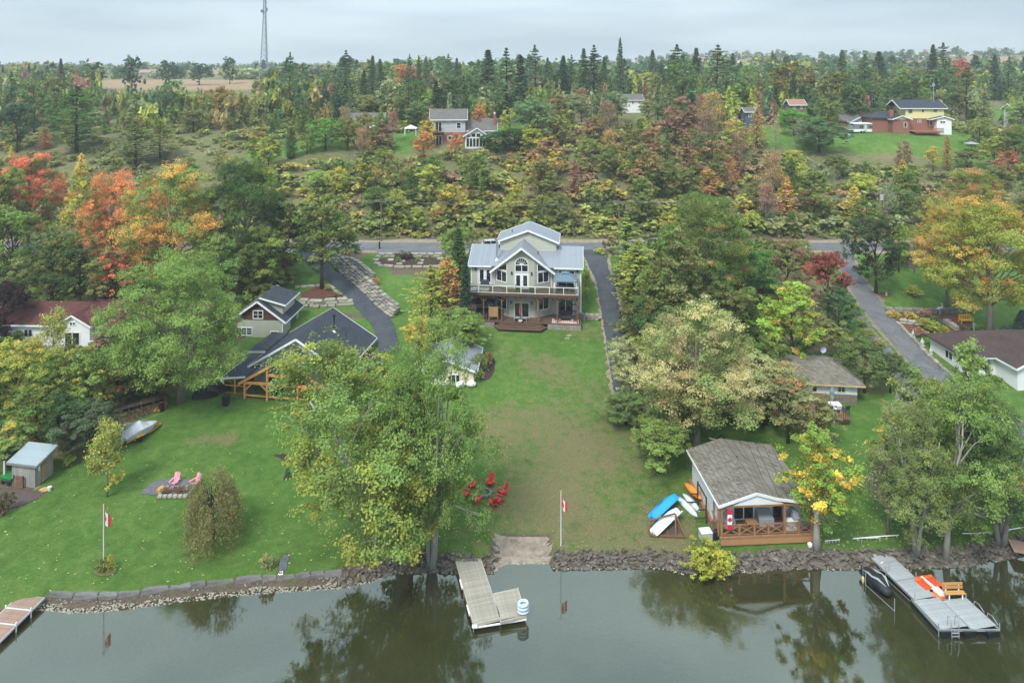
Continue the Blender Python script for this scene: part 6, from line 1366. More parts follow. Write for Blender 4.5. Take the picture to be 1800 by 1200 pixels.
# roofs seen through the trees
def cabin(px, py, d, w_, h_, dp, rh_, wallm, roofm, label, name='house', cat='house', n=3):
    t = thing(name, label, cat, at(px, py, d), R(2)); ww = w_ / 2; m = MB(); m.box(-ww, ww, 0, dp, -3, h_); m.build('wall', wallm, t); gable_roof(t, -.5, dp + .5, -ww - .5, ww + .5, h_ + rh_, h_, dp / 2, .2, roofm, 'roof', WHITE, axis='x')
    for i in range(n): window(t, (-ww + (i + .35) * w_ / n, 0, h_ * .35), (1, 0, 0), w_ / n * .35, h_ * .4, 2)
    return t
cabin(1112, 187, 236, 7, 2.2, 6, 1.9, WHITEW, GSH, 'white house glimpsed through trees left of the orange topped oak'); cabin(636, 220, 198, 12, 1.8, 6, 1.6, WHITEW, GSH, 'low white bungalow half hidden by trees behind the hill lawn')
cabin(1402, 196, 205, 4.4, 2.0, 3.4, 1.6, M('brown_cabin_wall', '#6e6153', .8), M('rust_roof', '#8c6a5a', .8), 'small brown roofed cabin above the bright green tree', 'cabin', 'cabin', 2)
cabin(1318, 212, 200, 2.6, 2.6, 3, 1.2, M('slate_shed_wall', '#4d5a66', .8), GSH, 'narrow blue-grey shed in the shade left of the hill lawn', 'shed', 'shed', 1)
cabin(258, 134, 520, 11, 3, 6, 2, M('far_barn_wall', '#97857a', .8), M('far_barn_roof', '#8e7468', .8), 'distant farmhouse on the horizon beyond the ploughed field', 'farmhouse', 'house', 2)
cabin(1795, 208, 195, 4, 2.5, 4, 1.6, WHITEW, GSH, 'white shed cut by the right edge on the hill', 'shed', 'shed', 1)
# ------------------------------------------------------------------ stones
rk = random.Random(21)
def rockmesh(name, seed, flat=.6, mat=None, blocky=False):
    r_ = random.Random(seed); bm = MB(); n = 8
    rings = []
    for zz, rr in ((-.5, .62), (-.15, 1.0), (.25, .95), (.5, .6)):
        rg = []
        for k in range(n):
            a = 2 * math.pi * k / n; q_ = rr * r_.uniform(.8, 1.15)
            x, y = math.cos(a), math.sin(a)
            if blocky: m_ = max(abs(x), abs(y)); x, y = x / m_ * .85, y / m_ * .85; q_ = (rr ** .3) * r_.uniform(.92, 1.05)
            rg.append((x * q_ * .5, y * q_ * .5, zz * flat + r_.uniform(-.04, .04)))
        rings.append(rg)
    return bm.loft(rings).mesh(name, mat)
ROCKD = M('dark_shore_rock', '#403b37', .9, .35, 1.4, '#7d766d', .8); ROCKL = M('pale_limestone', '#8f8a7e', .9, .25, 1.6, '#b1ab9c', .7); ROCKG = M('grey_wall_stone', '#6f6c68', .9, .3, 1.2, '#95918a', .7)
ROCKS = [rockmesh('rock', s_, .6, ROCKD) for s_ in range(6)] + [rockmesh('rock', s_ + 10, .6, M('brown_shore_rock', '#544b42', .9, .35, 1.5, '#7a7064', .8)) for s_ in range(3)]
BLOCKS = [rockmesh('stone', s_ + 40, .9, ROCKG, True) for s_ in range(5)] + [rockmesh('stone', s_ + 60, .9, ROCKL, True) for s_ in range(4)]
PEB = [rockmesh('pebble', s_ + 80, .5, M('pale_pebbles', '#8d8678', .9, .3, 3, '#aaa394', .5)) for s_ in range(4)]
KERB = [rockmesh('stone', s_ + 140, .9, M('dark_kerb_stone', '#5a5856', .9, .35, 1.2, '#858280', .8), True) for s_ in range(4)]
SLABR = [rockmesh('rock', s_ + 160, .8, ROCKD if s_ % 3 else M('pale_shore_rock', '#6b6459', .9, .3, 1.5, '#938b7e', .8), True) for s_ in range(6)]
def shore_pts(px0, px1, step):
    a = onz(px0, np.interp(px0, [q_[0] for q_ in SH], [q_[1] for q_ in SH]), 0); b = onz(px1, np.interp(px1, [q_[0] for q_ in SH], [q_[1] for q_ in SH]), 0)
    return np.arange(a.x, b.x, step)
def riprap(name, label, px0, px1, n, size=(.35, .8), depth=1.3, hi=.85, lib=ROCKS):
    t = thing(name, label, 'stone bank', (0, 0, 0)); X_ = shore_pts(px0, px1, .1)
    for i in range(n):
        x = rk.choice(X_) + rk.uniform(-.1, .1); e = rk.uniform(-.35, depth); z = -.05 + hi * min(1, max(0, (e + .2) / 1.1)) ** .9; s_ = rk.uniform(*size)
        inst(rk.choice(lib + SLABR), 'rock', t, (x, float(shoreY(x)) + e, z), (rk.uniform(-.35, .35), rk.uniform(-.35, .35), rk.gauss(0, .5)), (s_ * rk.uniform(1.0, 2.1), s_ * rk.uniform(.6, 1.0), s_ * rk.uniform(.4, .75)))
    return t
riprap('stone_bank', 'dark rubble stone bank under the cottage and right maples', 1190, 1840, 280, (.28, .62), .8, .8)
riprap('stone_bank', 'rubble stone bank between boat ramp and shore bush', 975, 1195, 110, (.25, .5), .7, .75)
riprap('stone_bank', 'rubble stone bank around the maple roots left of the boat ramp', 600, 868, 130, (.25, .5), .7, .75)
# long flat kerb stones on the left shore
t = thing('kerb_stone_wall', 'low wall of long flat grey stones along the left lawn shore', 'stone wall', (0, 0, 0)); x = onz(84, 1055, 0).x
while x < onz(600, 1020, 0).x:
    l = rk.uniform(1.0, 2.3); y = float(shoreY(x + l / 2)) + .5; y2 = float(shoreY(x + l)) ; y1 = float(shoreY(x))
    inst(rk.choice(KERB), 'stone', t, (x + l / 2, y, .45), (0, rk.uniform(-.03, .03), math.atan2(y2 - y1, l)), (l * 1.22, rk.uniform(.5, .7), .5)); x += l
def pebbles(name, px0, px1, n, label, w=1.0):
    X_ = shore_pts(px0, px1, .05); V = []; F = []; mb = MB(); proto = [PEB[i] for i in range(4)]; vs = [[tuple(v.co) for v in p.vertices] for p in proto]; fs = [[tuple(f.vertices) for f in p.polygons] for p in proto]
    for i in range(n):
        k = rk.randrange(4); x = rk.choice(X_); e = rk.uniform(-w * .7, .3); s_ = rk.uniform(.07, .2); M_ = Matrix.Translation((x, float(shoreY(x)) + e, max(-.02 + .28 * max(0, e), Hs(x, float(shoreY(x)) + e)))) @ Matrix.Rotation(rk.uniform(0, 6), 4, 'Z')
        mb.add([M_ @ (Vector(p) * s_) for p in vs[k]], fs[k])
    o = mb.build(name, PEB[0].materials[0]); struct(o, 'stuff', label); return o
pebbles('pebble_beach', 60, 690, 1700, 'pale pebbles at the water edge of the left lawn'); pebbles('shore_gravel', 690, 1800, 900, 'small loose stones along the waterline', .7)
for nm_, a_, b_, n_ in (('bank_rubble', 1190, 1840, 900), ('bank_rubble', 975, 1195, 220), ('bank_rubble', 600, 868, 260)):
    X_ = shore_pts(a_, b_, .05); mb = MB(); vs = [[tuple(v.co) for v in m_.vertices] for m_ in ROCKS]; fs = [[tuple(f.vertices) for f in m_.polygons] for m_ in ROCKS]
    for i in range(n_):
        k = rk.randrange(len(ROCKS)); x = rk.choice(X_); e = rk.uniform(-.4, .95); s_ = rk.uniform(.15, .36); M_ = Matrix.Translation((x, float(shoreY(x)) + e, -.02 + .85 * min(1, max(0, (e + .2) / 1.1)) ** .9 + .05)) @ Matrix.Rotation(rk.uniform(0, 6), 4, 'Z') @ Matrix.Rotation(rk.uniform(-.4, .4), 4, 'X')
        mb.add([M_ @ Vector((p[0] * s_ * 1.3, p[1] * s_, p[2] * s_ * .8)) for p in vs[k]], fs[k])
    struct(mb.build(nm_, ROCKD), 'stuff', 'small dark rubble filling the stone bank')

def stonewall(label, line, courses, hstep=.32, l=(.7, 1.5), dp=.6, lib=BLOCKS, setback=.0, name='retaining_wall', zb=None, base=0):
    """courses of separate stones along a ground polyline, top course keeps level with the line's ground height"""
    t = thing(name, label, 'stone wall', (0, 0, 0)); pts = [Vector(p) for p in line]; tot = sum((b - a).length for a, b in zip(pts, pts[1:]))
    for c_ in range(courses):
        s_ = -rk.uniform(0, .5)
        while s_ < tot:
            L_ = rk.uniform(*l); m_ = min(max(s_ + L_ / 2, .01), tot - .01); acc = 0
            for a, b in zip(pts, pts[1:]):
                d = (b - a).length
                if acc + d >= m_: break
                acc += d
            f = (m_ - acc) / d; p = a.lerp(b, f); u = (b - a).normalized(); n = Vector((-u.y, u.x, 0))
            z = p.z + hstep * (c_ + .5) + base + rk.uniform(-.03, .03)
            q_ = p + n * setback * c_ * 1.0
            inst(rk.choice(lib), 'stone', t, (q_.x + rk.uniform(-.05, .05), q_.y + rk.uniform(-.05, .05), z), (rk.uniform(-.03, .03), rk.uniform(-.03, .03), math.atan2(u.y, u.x) + rk.uniform(-.05, .05)), (L_ * 1.08, dp * rk.uniform(.85, 1.15), hstep * 1.12))
            s_ += L_
    return t
stonewall('long stepped grey stone wall on the right of the curving drive', [G(*p) for p in ((577, 458), (590, 470), (607, 485), (637, 510), (667, 540), (688, 556))], 5, .34, (.8, 1.7), .8, setback=.28)
stonewall('upper pale boulder steps above the curving drive wall', [G(*p) for p in ((596, 462), (612, 464), (628, 471), (642, 484), (652, 492))], 3, .4, (.8, 1.5), .9, BLOCKS[5:], .2, name='boulder_steps')
stonewall('low pale stone edge in front of the raised bed by the parking pad', [G(*p) for p in ((664, 468), (700, 471), (740, 471), (770, 470))], 1, .4, (1, 2.2), .6, BLOCKS[5:], name='bed_edging')
stonewall('pale block wall behind the raised bed by the parking pad', [G(*p) for p in ((665, 452), (700, 452), (740, 452), (776, 452))], 2, .4, (1, 2.0), .6, BLOCKS[5:], name='bed_wall')
for i, (a, b) in enumerate([(661, 458), (663, 464), (687, 458), (707, 460), (702, 465), (740, 459), (739, 464), (774, 456)]): 
    p = G(a, b); t = inst(BLOCKS[5 + i % 4], 'flat_boulder', None, p + Vector((0, 0, .12)), (0, 0, rk.uniform(-.3, .3)), (1.3, .8, .4)); tag(t, ['flat boulder at the left rear corner of the raised bed', 'flat boulder at the left front corner of the raised bed', 'rear flat boulder left of the bed shrub', 'rear flat boulder in the middle of the raised bed', 'front flat boulder in the middle of the raised bed', 'rear flat boulder in the right half of the raised bed', 'front flat boulder in the right half of the raised bed', 'flat boulder at the right end of the raised bed'][i], 'boulder', 'boulders in the raised bed')
stonewall('two course pale stone wall below the oak bed behind the garage', [G(*p) for p in ((528, 538), (560, 540), (611, 536))], 3, .42, (1.2, 2.6), .7, BLOCKS[5:])
stonewall('stone edging around the top of the oak bed', [G(*p) for p in ((520, 506), (548, 504), (580, 503), (588, 512), (602, 522), (611, 533))], 1, .35, (.9, 1.8), .6, BLOCKS[5:], name='bed_edging')
stonewall('dry stone edging along the right side of the long right drive', [G(*p) for p in ((1578, 570), (1594, 586), (1612, 605), (1632, 626), (1655, 648), (1675, 664), (1692, 672))], 1, .42, (.5, 1.1), .55)
stonewall('low grey garden wall below the right lawn', [G(*p) for p in ((1562, 548), (1600, 550), (1650, 550), (1710, 548))], 2, .38, (.7, 1.5), .5, BLOCKS[:5])
stonewall('pale rock ledge in the right flower garden', [G(*p) for p in ((1582, 568), (1600, 570), (1615, 572))], 2, .35, (.7, 1.3), .8, BLOCKS[5:], name='rock_ledge'); stonewall('pale rock ledge below the yellow bench', [G(*p) for p in ((1662, 568), (1672, 574), (1680, 580))], 2, .35, (.7, 1.3), .8, BLOCKS[5:], name='rock_ledge')
stonewall('rough stone end wall right of the lake house patio', [G(*p) for p in ((1014, 560), (1030, 562), (1052, 563))], 3, .32, (.6, 1.2), .7, BLOCKS)
MULCH = M('dark_mulch', '#2e2422', .95, .3, 3, '#4a3a34', .9); MULR = M('red_mulch', '#4d3028', .95, .3, 3, '#6d4a3c', .9)
def patch(name, pix, mat, label=None, zo=.1, kind='structure'):
    L_ = [G(*p) for p in pix]; cx_ = sum((p for p in L_), Vector()) / len(L_); vs = [(cx_.x, cx_.y, Hs(cx_.x, cx_.y) + zo)]; fs = []
    ring = smooth([*L_, L_[0]], 2)[:-1]; k = 6; n = len(ring)
    for r_ in range(1, k + 1):
        for p in ring: q_ = cx_.lerp(p, r_ / k); vs.append((q_.x, q_.y, Hs(q_.x, q_.y) + zo - (.04 if r_ == k else 0)))
    for i in range(n): fs.append((0, 1 + i, 1 + (i + 1) % n))
    for r_ in range(k - 1):
        for i in range(n): a = 1 + r_ * n; fs.append((a + i, a + n + i, a + n + (i + 1) % n, a + (i + 1) % n))
    o = MB().add(vs, fs).build(name, mat)
    if o.data.polygons[0].normal.z < 0: o.data.flip_normals()
    return struct(o, kind, label)
patch('flower_bed', [(662, 466), (664, 455), (700, 453), (772, 453), (776, 466), (740, 469), (700, 469)], MULCH); patch('flower_bed', [(530, 514), (560, 504), (582, 506), (602, 524), (608, 532), (560, 536), (530, 535)], MULR)
patch('flower_bed', [(1562, 553), (1640, 552), (1700, 552), (1720, 585), (1650, 592), (1600, 590), (1580, 566)], MULR); patch('flower_bed', [(1540, 518), (1556, 513), (1572, 518), (1558, 524)], MULR); patch('flower_bed', [(1596, 520), (1610, 516), (1622, 520), (1608, 524)], MULR)
patch('flower_bed', [(164, 1007), (180, 998), (200, 999), (208, 1006), (190, 1013), (172, 1013)], M('bed_soil', '#4d4a33', .95, .3, 3, '#6b6a40')); patch('flower_bed', [(838, 662), (858, 628), (872, 628), (868, 660), (850, 672)], MULCH)
patch('gravel_pad', [(246, 869), (272, 841), (345, 842), (338, 862), (330, 871)], M('slate_gravel', '#55565a', .9, .2, 4, '#6c6c6f')); patch('gravel_pad', [(-40, 862), (36, 858), (82, 868), (40, 890), (-40, 905)], M('brown_gravel', '#4c403e', .9, .25, 4, '#5f5350'))
patch('gravel_pad', [(205, 752), (256, 735), (262, 741), (215, 764)], M('slate_gravel2', '#6c6f72', .9, .15, 3)); patch('wet_ditch', [(487, 1012), (490, 985), (497, 972), (510, 972), (506, 992), (503, 1010)], M('wet_stone', '#2b2c2a', .15, .4, 3, '#4c4f4e', spec=.8), zo=.06)
patch('dirt_ring', [(738, 985), (742, 965), (760, 962), (766, 975), (760, 990)], MULR); patch('flower_bed', [(478, 800), (498, 795), (512, 803), (508, 812), (494, 806)], MULCH, zo=.05)
def bush(px, py, hpx, wpx, col, label, tint=None, tf=.3, name='shrub'):
    return ptree('shrub', px, py, py - hpx, wpx, col, label, tint, tf, name=name)
for a in [(845, 655, 34, 26, OL, 'dark twiggy shrub at the right wall of the cream shed'), (858, 642, 24, 22, '#8a7a48', 'brownish shrub next to the cream shed bed'), (1030, 502, 26, 22, YG, 'yellow-green shrub at the upper right house corner'), (1027, 522, 18, 20, '#a5b93c', 'lime shrub by the right end of the upper deck'),
          (1056, 447, 8, 22, '#b5bb45', 'yellow-green hosta bed at the top of the drive'), (1572, 560, 10, 22, YE, 'yellow flowers at the left corner of the garden'), (1600, 562, 7, 22, YE, 'golden flower clump in the right garden'), (1630, 585, 26, 34, YG, 'yellow shrub in the middle of the right garden'), (1652, 590, 20, 32, '#a7b53e', 'lime shrub in the right garden'),
          (1628, 560, 18, 26, RU, 'rusty ornamental shrub in the right garden'), (1612, 590, 14, 26, PK, 'brown low shrub in the right garden'), (1645, 572, 14, 30, BG, 'blue-green juniper in the right garden'), (1720, 590, 16, 50, GR, 'dark green groundcover shrub behind the brown roof'), (1745, 596, 14, 60, '#6a8a44', 'green groundcover shrub behind the vent mast'),
          (1502, 555, 18, 26, YG, 'yellow-green verge shrub at the top of the side path'), (1516, 575, 16, 24, LG, 'light green verge shrub along the side path'), (1528, 592, 14, 22, YG, 'yellow-green verge shrub between drive and side path'), (1545, 610, 14, 24, '#a89a5c', 'straw coloured verge shrub between drive and path'), (1600, 665, 24, 40, LG, 'light green drooping shrub by the lower drive'), (1640, 690, 22, 44, YG, 'yellow-green drooping shrub at the end of the drive wall'),
          (193, 1003, 11, 20, '#a4a83e', 'yellow-green grass clump beside the left flagpole'), (178, 1005, 7, 14, OL, 'olive plant at the foot of the left flagpole'), (575, 512, 6, 10, YG, 'small lime hosta under the oak'), (590, 528, 10, 26, '#8a6a50', 'brown faded perennial clump in the oak bed'), (710, 455, 12, 34, '#5c4a3c', 'bare dark shrub in the raised bed'),
          (700, 462, 6, 9, LG, 'small green plant in the raised bed'), (735, 462, 8, 9, LG, 'second small green plant in the raised bed'), (625, 445, 14, 26, '#4f7a38', 'round green bush at the top of the curving drive'), (608, 455, 18, 26, OL, 'olive shrub above the boulder steps'), (662, 500, 6, 12, OR_, 'tiny orange perennial on the drive wall'), (1440, 742, 10, 34, YE, 'row of yellow flowers before the brown deck'),
          (1400, 746, 10, 30, LG, 'green planting before the left end of the brown deck'), (470, 1000, 22, 26, '#a3a678', 'pale feathery grass beside the wet ditch'), (5, 905, 40, 36, '#6f6a48', 'brown-green bush at the left frame edge'), (120, 820, 14, 20, YG, 'yellow-green weed at the right shed corner'), (112, 800, 24, 18, YG, 'yellow-green sprout behind the shed'), (560, 440, 22, 40, GR, 'green bush beside the road above the curving drive'),
          (1110, 600, 40, 40, BG, 'blue-green bush along the lower drive edge'), (1116, 640, 40, 36, OL, 'olive bush along the lower drive edge'), (1075, 445, 30, 30, '#7b5a56', 'purple-brown bush by the road'), (1180, 432, 20, 30, OL, 'olive bush beside the parked blue car'), (830, 430, 24, 26, OL, 'olive bush left of the silver car')]: bush(*a)

# ------------------------------------------------------------------ docks
GRD = M('grey_dock_board', '#8f9496', .8, .12, 2, '#a6abac', .3); ALU = M('aluminium', '#b5babd', .35, .1, 2, metal=.6, bmp=0); OLDW = M('silver_grey_plank', '#8e887c', .85, .22, 2, '#aaa597', .6); BRNP = M('reddish_plank', '#8a6f5f', .8, .22, 2, '#a3897a', .5)
def planks(t, p0, p1, width, mat, step=.15, name='plank', th=.04, z=None, gap=.012, off=0):
    """boards laid across a run from p0 to p1"""
    p0, p1 = Vector(p0), Vector(p1); d = p1 - p0; L_ = d.length; d.normalize(); n = int(L_ / step); a = math.atan2(d.y, d.x) - math.pi / 2
    mb = MB(); mb.box(-width / 2, width / 2, -(step - gap) / 2, (step - gap) / 2, -th, 0); me = mb.mesh(name, mat)
    for i in range(n): p = p0 + d * (i + .5) * step; inst(me, name, t, (p.x, p.y, p.z + rk.uniform(-.004, .006)), (0, 0, a + rk.uniform(-.004, .004)))
def Dk(px, py, z=.55): return onz(px, py, z)
# grey floating dock
fd = thing('floating_dock', 'long grey floating dock with a wide end platform on the right', 'dock', (0, 0, 0)); 
s0, s1 = Dk(1531, 960), Dk(1627, 1051); w_ = 1.95
planks(fd, s0, s1, w_, GRD, .17)
e0l, e0r, e1r, e1l = Dk(1602, 1052), Dk(1698, 1052), Dk(1757, 1105), Dk(1650, 1105)
m0, m1 = (e0l + e0r) / 2, (e1l + e1r) / 2; half = (e0r - e0l).length / 2
planks(fd, e0l.lerp(e0r, .27), e1l.lerp(e1r, .27), half * 1.02, GRD, .17); planks(fd, e0l.lerp(e0r, .78), e1l.lerp(e1r, .78), half * .98 , GRD, .17)
mb = MB(); dn = Vector((0, 0, .09))
def edge(a, b, w=.07, h=.16): mb.bar(a - dn, b - dn, w, h)
dirv = (s1 - s0).normalized(); sd = Vector((dirv.y, -dirv.x, 0)) * w_ / 2
edge(s0 - sd, s1 - sd); edge(s0 + sd, s1 + sd); edge(s0 - sd, s0 + sd); edge(e0l, e0r); edge(e0r, e1r); edge(e1l, e1r); edge(e0l, e1l)
for f in (.33, .66): mb.bar(s0.lerp(s1, f) - sd + Vector((0, 0, .012)), s0.lerp(s1, f) + sd + Vector((0, 0, .012)), .08, .02)
mb.bar(e0l.lerp(e0r, .525) + Vector((0, 0, .012)), e1l.lerp(e1r, .525) + Vector((0, 0, .012)), .07, .02); mb.build('dock_frame', ALU, fd)
fl = MB(); fl.box(-.6, .6, -.45, .45, -.3, .32); fl = fl.mesh('float', M('black_float', '#141618', .5, .2, 2))
ang = math.atan2(dirv.y, dirv.x)
for i in range(5): p = s0.lerp(s1, .32 + i * .15); inst(fl, 'float', fd, (p.x, p.y, .1), (0, 0, ang))
for i in range(4):
    for j in range(3): p = e0l.lerp(e0r, .12 + j * .38).lerp(e1l.lerp(e1r, .12 + j * .38), .1 + i * .27); inst(fl, 'float', fd, (p.x, p.y, .1), (0, 0, ang + 1.57), (.9, 1, 1))
for p in (s0 - sd, s0 + sd, s0.lerp(s1, .66) - sd * 1.06, e1l, e1r, e0r): MB().tube([p + Vector((0, 0, -2)), p + Vector((0, 0, .45 if p.y < s0.y - 1 else .75))], .04, 6).build('dock_leg', ALU, fd)
def ladder(base, u, label, ht=.95):
    t = thing('dock_ladder', label, 'ladder', base); u = Vector(u).normalized(); o = Vector((u.y, -u.x, 0))
    for s_ in (-.28, .28): MB().tube([u * s_ + o * -.35, u * s_ + o * -.3 + Vector((0, 0, ht * .8)), u * s_ + o * .02 + Vector((0, 0, ht)), u * s_ + o * .16 + Vector((0, 0, ht * .6)), u * s_ + o * .2 + Vector((0, 0, -1.1))], .03, 6).build('side_rail', ALU, t)
    for k in range(4): MB().bar(u * -.28 + o * .2 + Vector((0, 0, -.15 - k * .25)), u * .28 + o * .2 + Vector((0, 0, -.15 - k * .25)), .1, .04).build('rung', ALU, t)
u_ = (e1r - e1l).normalized(); ladder(e1l.lerp(e1r, .25), u_, 'silver swim ladder on the front edge of the grey dock')
for k, f in enumerate((.35, .75)):
    p = e0r.lerp(e1r, f); t = thing('grab_rail', ['silver hoop rail on the right side of the grey dock nearer the bench', 'silver hoop rail near the outer right corner of the grey dock'][k], 'rail', p); v_ = (e1r - e0r).normalized(); MB().tube([v_ * -.35, v_ * -.25 + Vector((0, 0, .45)), v_ * .15 + Vector((0, 0, .5)), v_ * .4 + Vector((.2, 0, .05))], .03, 6).build('hoop', ALU, t)
# bench on the dock
t = thing('dock_bench', 'light wooden bench on white legs at the grey dock platform', 'bench', Dk(1676, 1048, .57), R(2)); BW = M('golden_oak', '#b98a52', .6, .12, 2)
for k in range(2): MB().box(-.85, .85, .1 + k * .03, .16 + k * .03, .58 + k * .26, .78 + k * .26).build('back_slat', BW, t); MB().box(-.85, .85, -.35 + k * .22, -.16 + k * .22, .42, .46).build('seat_slat', BW, t)
for x in (-.55, .55): MB().box(x - .04, x + .04, .14, .2, 0, 1.0).box(x - .04, x + .04, -.33, .16, .36, .415).box(x - .04, x + .04, -.32, -.26, 0, .37).build('bench_frame', WHITE, t)
# pedal boat
p = onz(1637, 1037, 0.15); t = thing('pedal_boat', 'orange and white pedal boat moored behind the grey dock', 'pedal boat', p, R(-72)); t.scale = (1.05, 1.35, 1.1); ORG = M('orange_hull', '#e8682c', .4, .08, 2, bmp=0)
def hullrings(L_, W_, zs, taper=.5, n=9):
    rg = []
    for z, f in zs:
        pts = []
        for k in range(20):
            a = k / 20 * 6.283; x, y = math.cos(a), math.sin(a); e_ = 3.0; r_ = (abs(x) ** e_ + abs(y) ** e_) ** (-1 / e_); pts.append((x * r_ * L_ / 2 * f, y * r_ * W_ / 2 * f * (1 - taper * max(0, x * r_)), z))
        rg.append(pts)
    return rg
MB().loft(hullrings(2.3, 1.6, [(-.15, .8), (.1, 1), (.3, 1.02), (.36, .94)], .2)).build('hull', ORG, t, True)
for s_ in (-.38, .38): MB().loft([[(-.55, s_ - .27, .37), (.25, s_ - .27, .37), (.25, s_ + .27, .37), (-.55, s_ + .27, .37)], [(-.5, s_ - .22, .5), (.1, s_ - .22, .42), (.1, s_ + .22, .42), (-.5, s_ + .22, .5)]]).build('seat', M('dark_orange', '#c9502a', .5, bmp=0), t); MB().box(-.78, -.56, s_ - .28, s_ + .28, .37, .52).build('backrest', ORG, t)
MB().box(-.9, 1.15, -.07, .07, .365, .46).build('centre_spine', WHITE, t); MB().box(.25, 1.1, -.25, .25, .37, .42).build('front_deck', WHITE, t)
for s_ in (-.4, .4): MB().tube([(.45, s_, .38), (.45, s_, .46)], .1, 8).build('cup_holder', DARK, t)
# jet ski on a lift
p = onz(1541, 1024, .35); jt = thing('jet_ski', 'covered black and silver jet ski floating left of the grey dock', 'jet ski', p, R(-74)); jt.scale = (.88, 1.1, .9); CB = M('black_boat_cover', '#25282c', .55, .15, 3, bmp=.3); CS_ = M('silver_stripe', '#9ca1a6', .5, .08, 3)
rg = []
for x, w2, zt in ((-1.65, .35, .25), (-1.5, .5, .5), (-.9, .56, .62), (-.3, .52, .78), (.2, .54, 1.02), (.6, .5, .9), (1.1, .46, .64), (1.5, .36, .48), (1.68, .2, .34)):
    rg.append([(x, -w2, .0), (x, w2, .0), (x, w2 * 1.05, zt * .45), (x, w2 * .6, zt * .88), (x, 0, zt), (x, -w2 * .6, zt * .88), (x, -w2 * 1.05, zt * .45)])
MB().loft(rg).build('cover', CB, jt, True)
for s_ in (-1, 1): MB().tube([(-1.2, s_ * .42, .52), (-.5, s_ * .38, .66), (0, s_ * .45, .72), (.6, s_ * .34, .85), (1.3, s_ * .12, .6)], [.05, .1, .09, .1, .03], 6).build('stripe', CS_, jt, True)
MB().loft(hullrings(3.2, 1.15, [(-.35, .8), (-.1, .98), (.06, 1.0)], .6)).build('hull', M('black_hull', '#15171a', .25, .1, 2, bmp=0, spec=.6), jt, True)
t = thing('jet_ski_lift', 'half sunken lift frame around the jet ski with a hand wheel', 'boat lift', onz(1556, 1012, .3)); MB().tube([(math.cos(k / 16 * 6.283) * .42, .1, .75 + math.sin(k / 16 * 6.283) * .42) for k in range(17)], .025, 5).build('hand_wheel', ALU, t)
for x, y in ((.1, .1), (-2.0, -.6), (.9, -2.8), (-1.1, -3.4)): MB().tube([(x, y, -1.5), (x, y, .7)], .035, 6).build('lift_post', ALU, t)
MB().bar((-2, -.6, -.3), (-1.1, -3.4, -.3), .05).bar((.1, .1, -.3), (.9, -2.8, -.3), .05).build('lift_frame', ALU, t)
t = thing('mooring_buoy', 'small yellowish buoy left of the jet ski', 'buoy', onz(1517, 1020, .2)); MB().tube([(0, 0, -.2), (0, 0, .0), (0, 0, .25), (0, 0, .4)], [.06, .12, .11, .03], 8).build('buoy_body', M('pale_yellow', '#c9c38e', .5), t); MB().tube([(0, 0, .38), (0, 0, 1.1)], .02, 5).build('buoy_rod', GREYT, t)
# old wooden dock
od = thing('wooden_dock', 'old silver-grey L shaped plank dock in the middle', 'dock', (0, 0, 0)); a0, a1 = Dk(822, 980), Dk(856, 1091); planks(od, a0, a1, 2.15, OLDW, .155)
b0, b1 = Dk(889, 1038), Dk(903, 1086.5); planks(od, b0, b1, 2.1, OLDW, .155); mb = MB(); dirv = (a1 - a0).normalized(); sd = Vector((-dirv.y, dirv.x, 0)) * 1.08
edge(a0 - sd, a1 - sd, .07, .2); edge(a0 + sd, a1 + sd, .07, .2); edge(a1 - sd, a1 + sd, .08, .22); sd2 = Vector((-dirv.y, dirv.x, 0)) * 1.05; edge(b1 - sd2, b1 + sd2, .08, .22); edge(b0 + sd2, b1 + sd2, .07, .2); edge(b0 - sd2, b1 - sd2, .07, .2); edge(b0 - sd2, b0 + sd2, .07, .2); mb.build('dock_frame', M('pale_dock_beam', '#a39d92', .8), od)
mb = MB(); mb.bar(a1 - sd - Vector((0, .05, .26)), b1 + sd2 - Vector((0, .05, .26)), .1, .08); mb.build('dock_crossbar', WHITE, od)
for p in (a1 - sd, a1 + sd, b1 + sd2, a0.lerp(a1, .5) - sd, b0 + sd2): MB().tube([p + Vector((0, 0, -2)), p + Vector((0, 0, .05))], .045, 6).build('dock_leg', ALU, od)
for k, f in enumerate((.38, .78)):
    t = thing('dock_bumper', ['white bumper on the left side of the old dock nearer shore', 'white bumper on the left side of the old dock near its end'][k], 'bumper', a0.lerp(a1, f) + sd * (1.07 if sd.x < 0 else -1.07) - Vector((0, 0, .1)), math.atan2(dirv.y, dirv.x)); MB().box(-.5, .5, -.05, .05, -.08, .08).build('bumper_pad', WHITE, t)
t = thing('paddle_float', 'clear blue-white inflatable ring at the corner of the old dock', 'inflatable', b1 + Vector((.75, .55, .08)), R(20)); PL = M('clear_blue_vinyl', '#b4c4cf', .15, .1, 3, bmp=0, spec=.6)
for z in (0, .28, .56): MB().tube([(math.cos(k / 14 * 6.283) * .36, math.sin(k / 14 * 6.283) * .3, .12 + z) for k in range(15)], .12, 6).build('ring', PL, t)
t = thing('rail_roller', 'white roller cap at the front left corner of the old dock', 'cap', a1 + sd * (1 if sd.x < 0 else -1) + Vector((.1, -.1, .0)), 0); MB().tube([(-.2, 0, -.1), (.2, 0, -.1)], .13, 8).build('roller', WHITE, t)
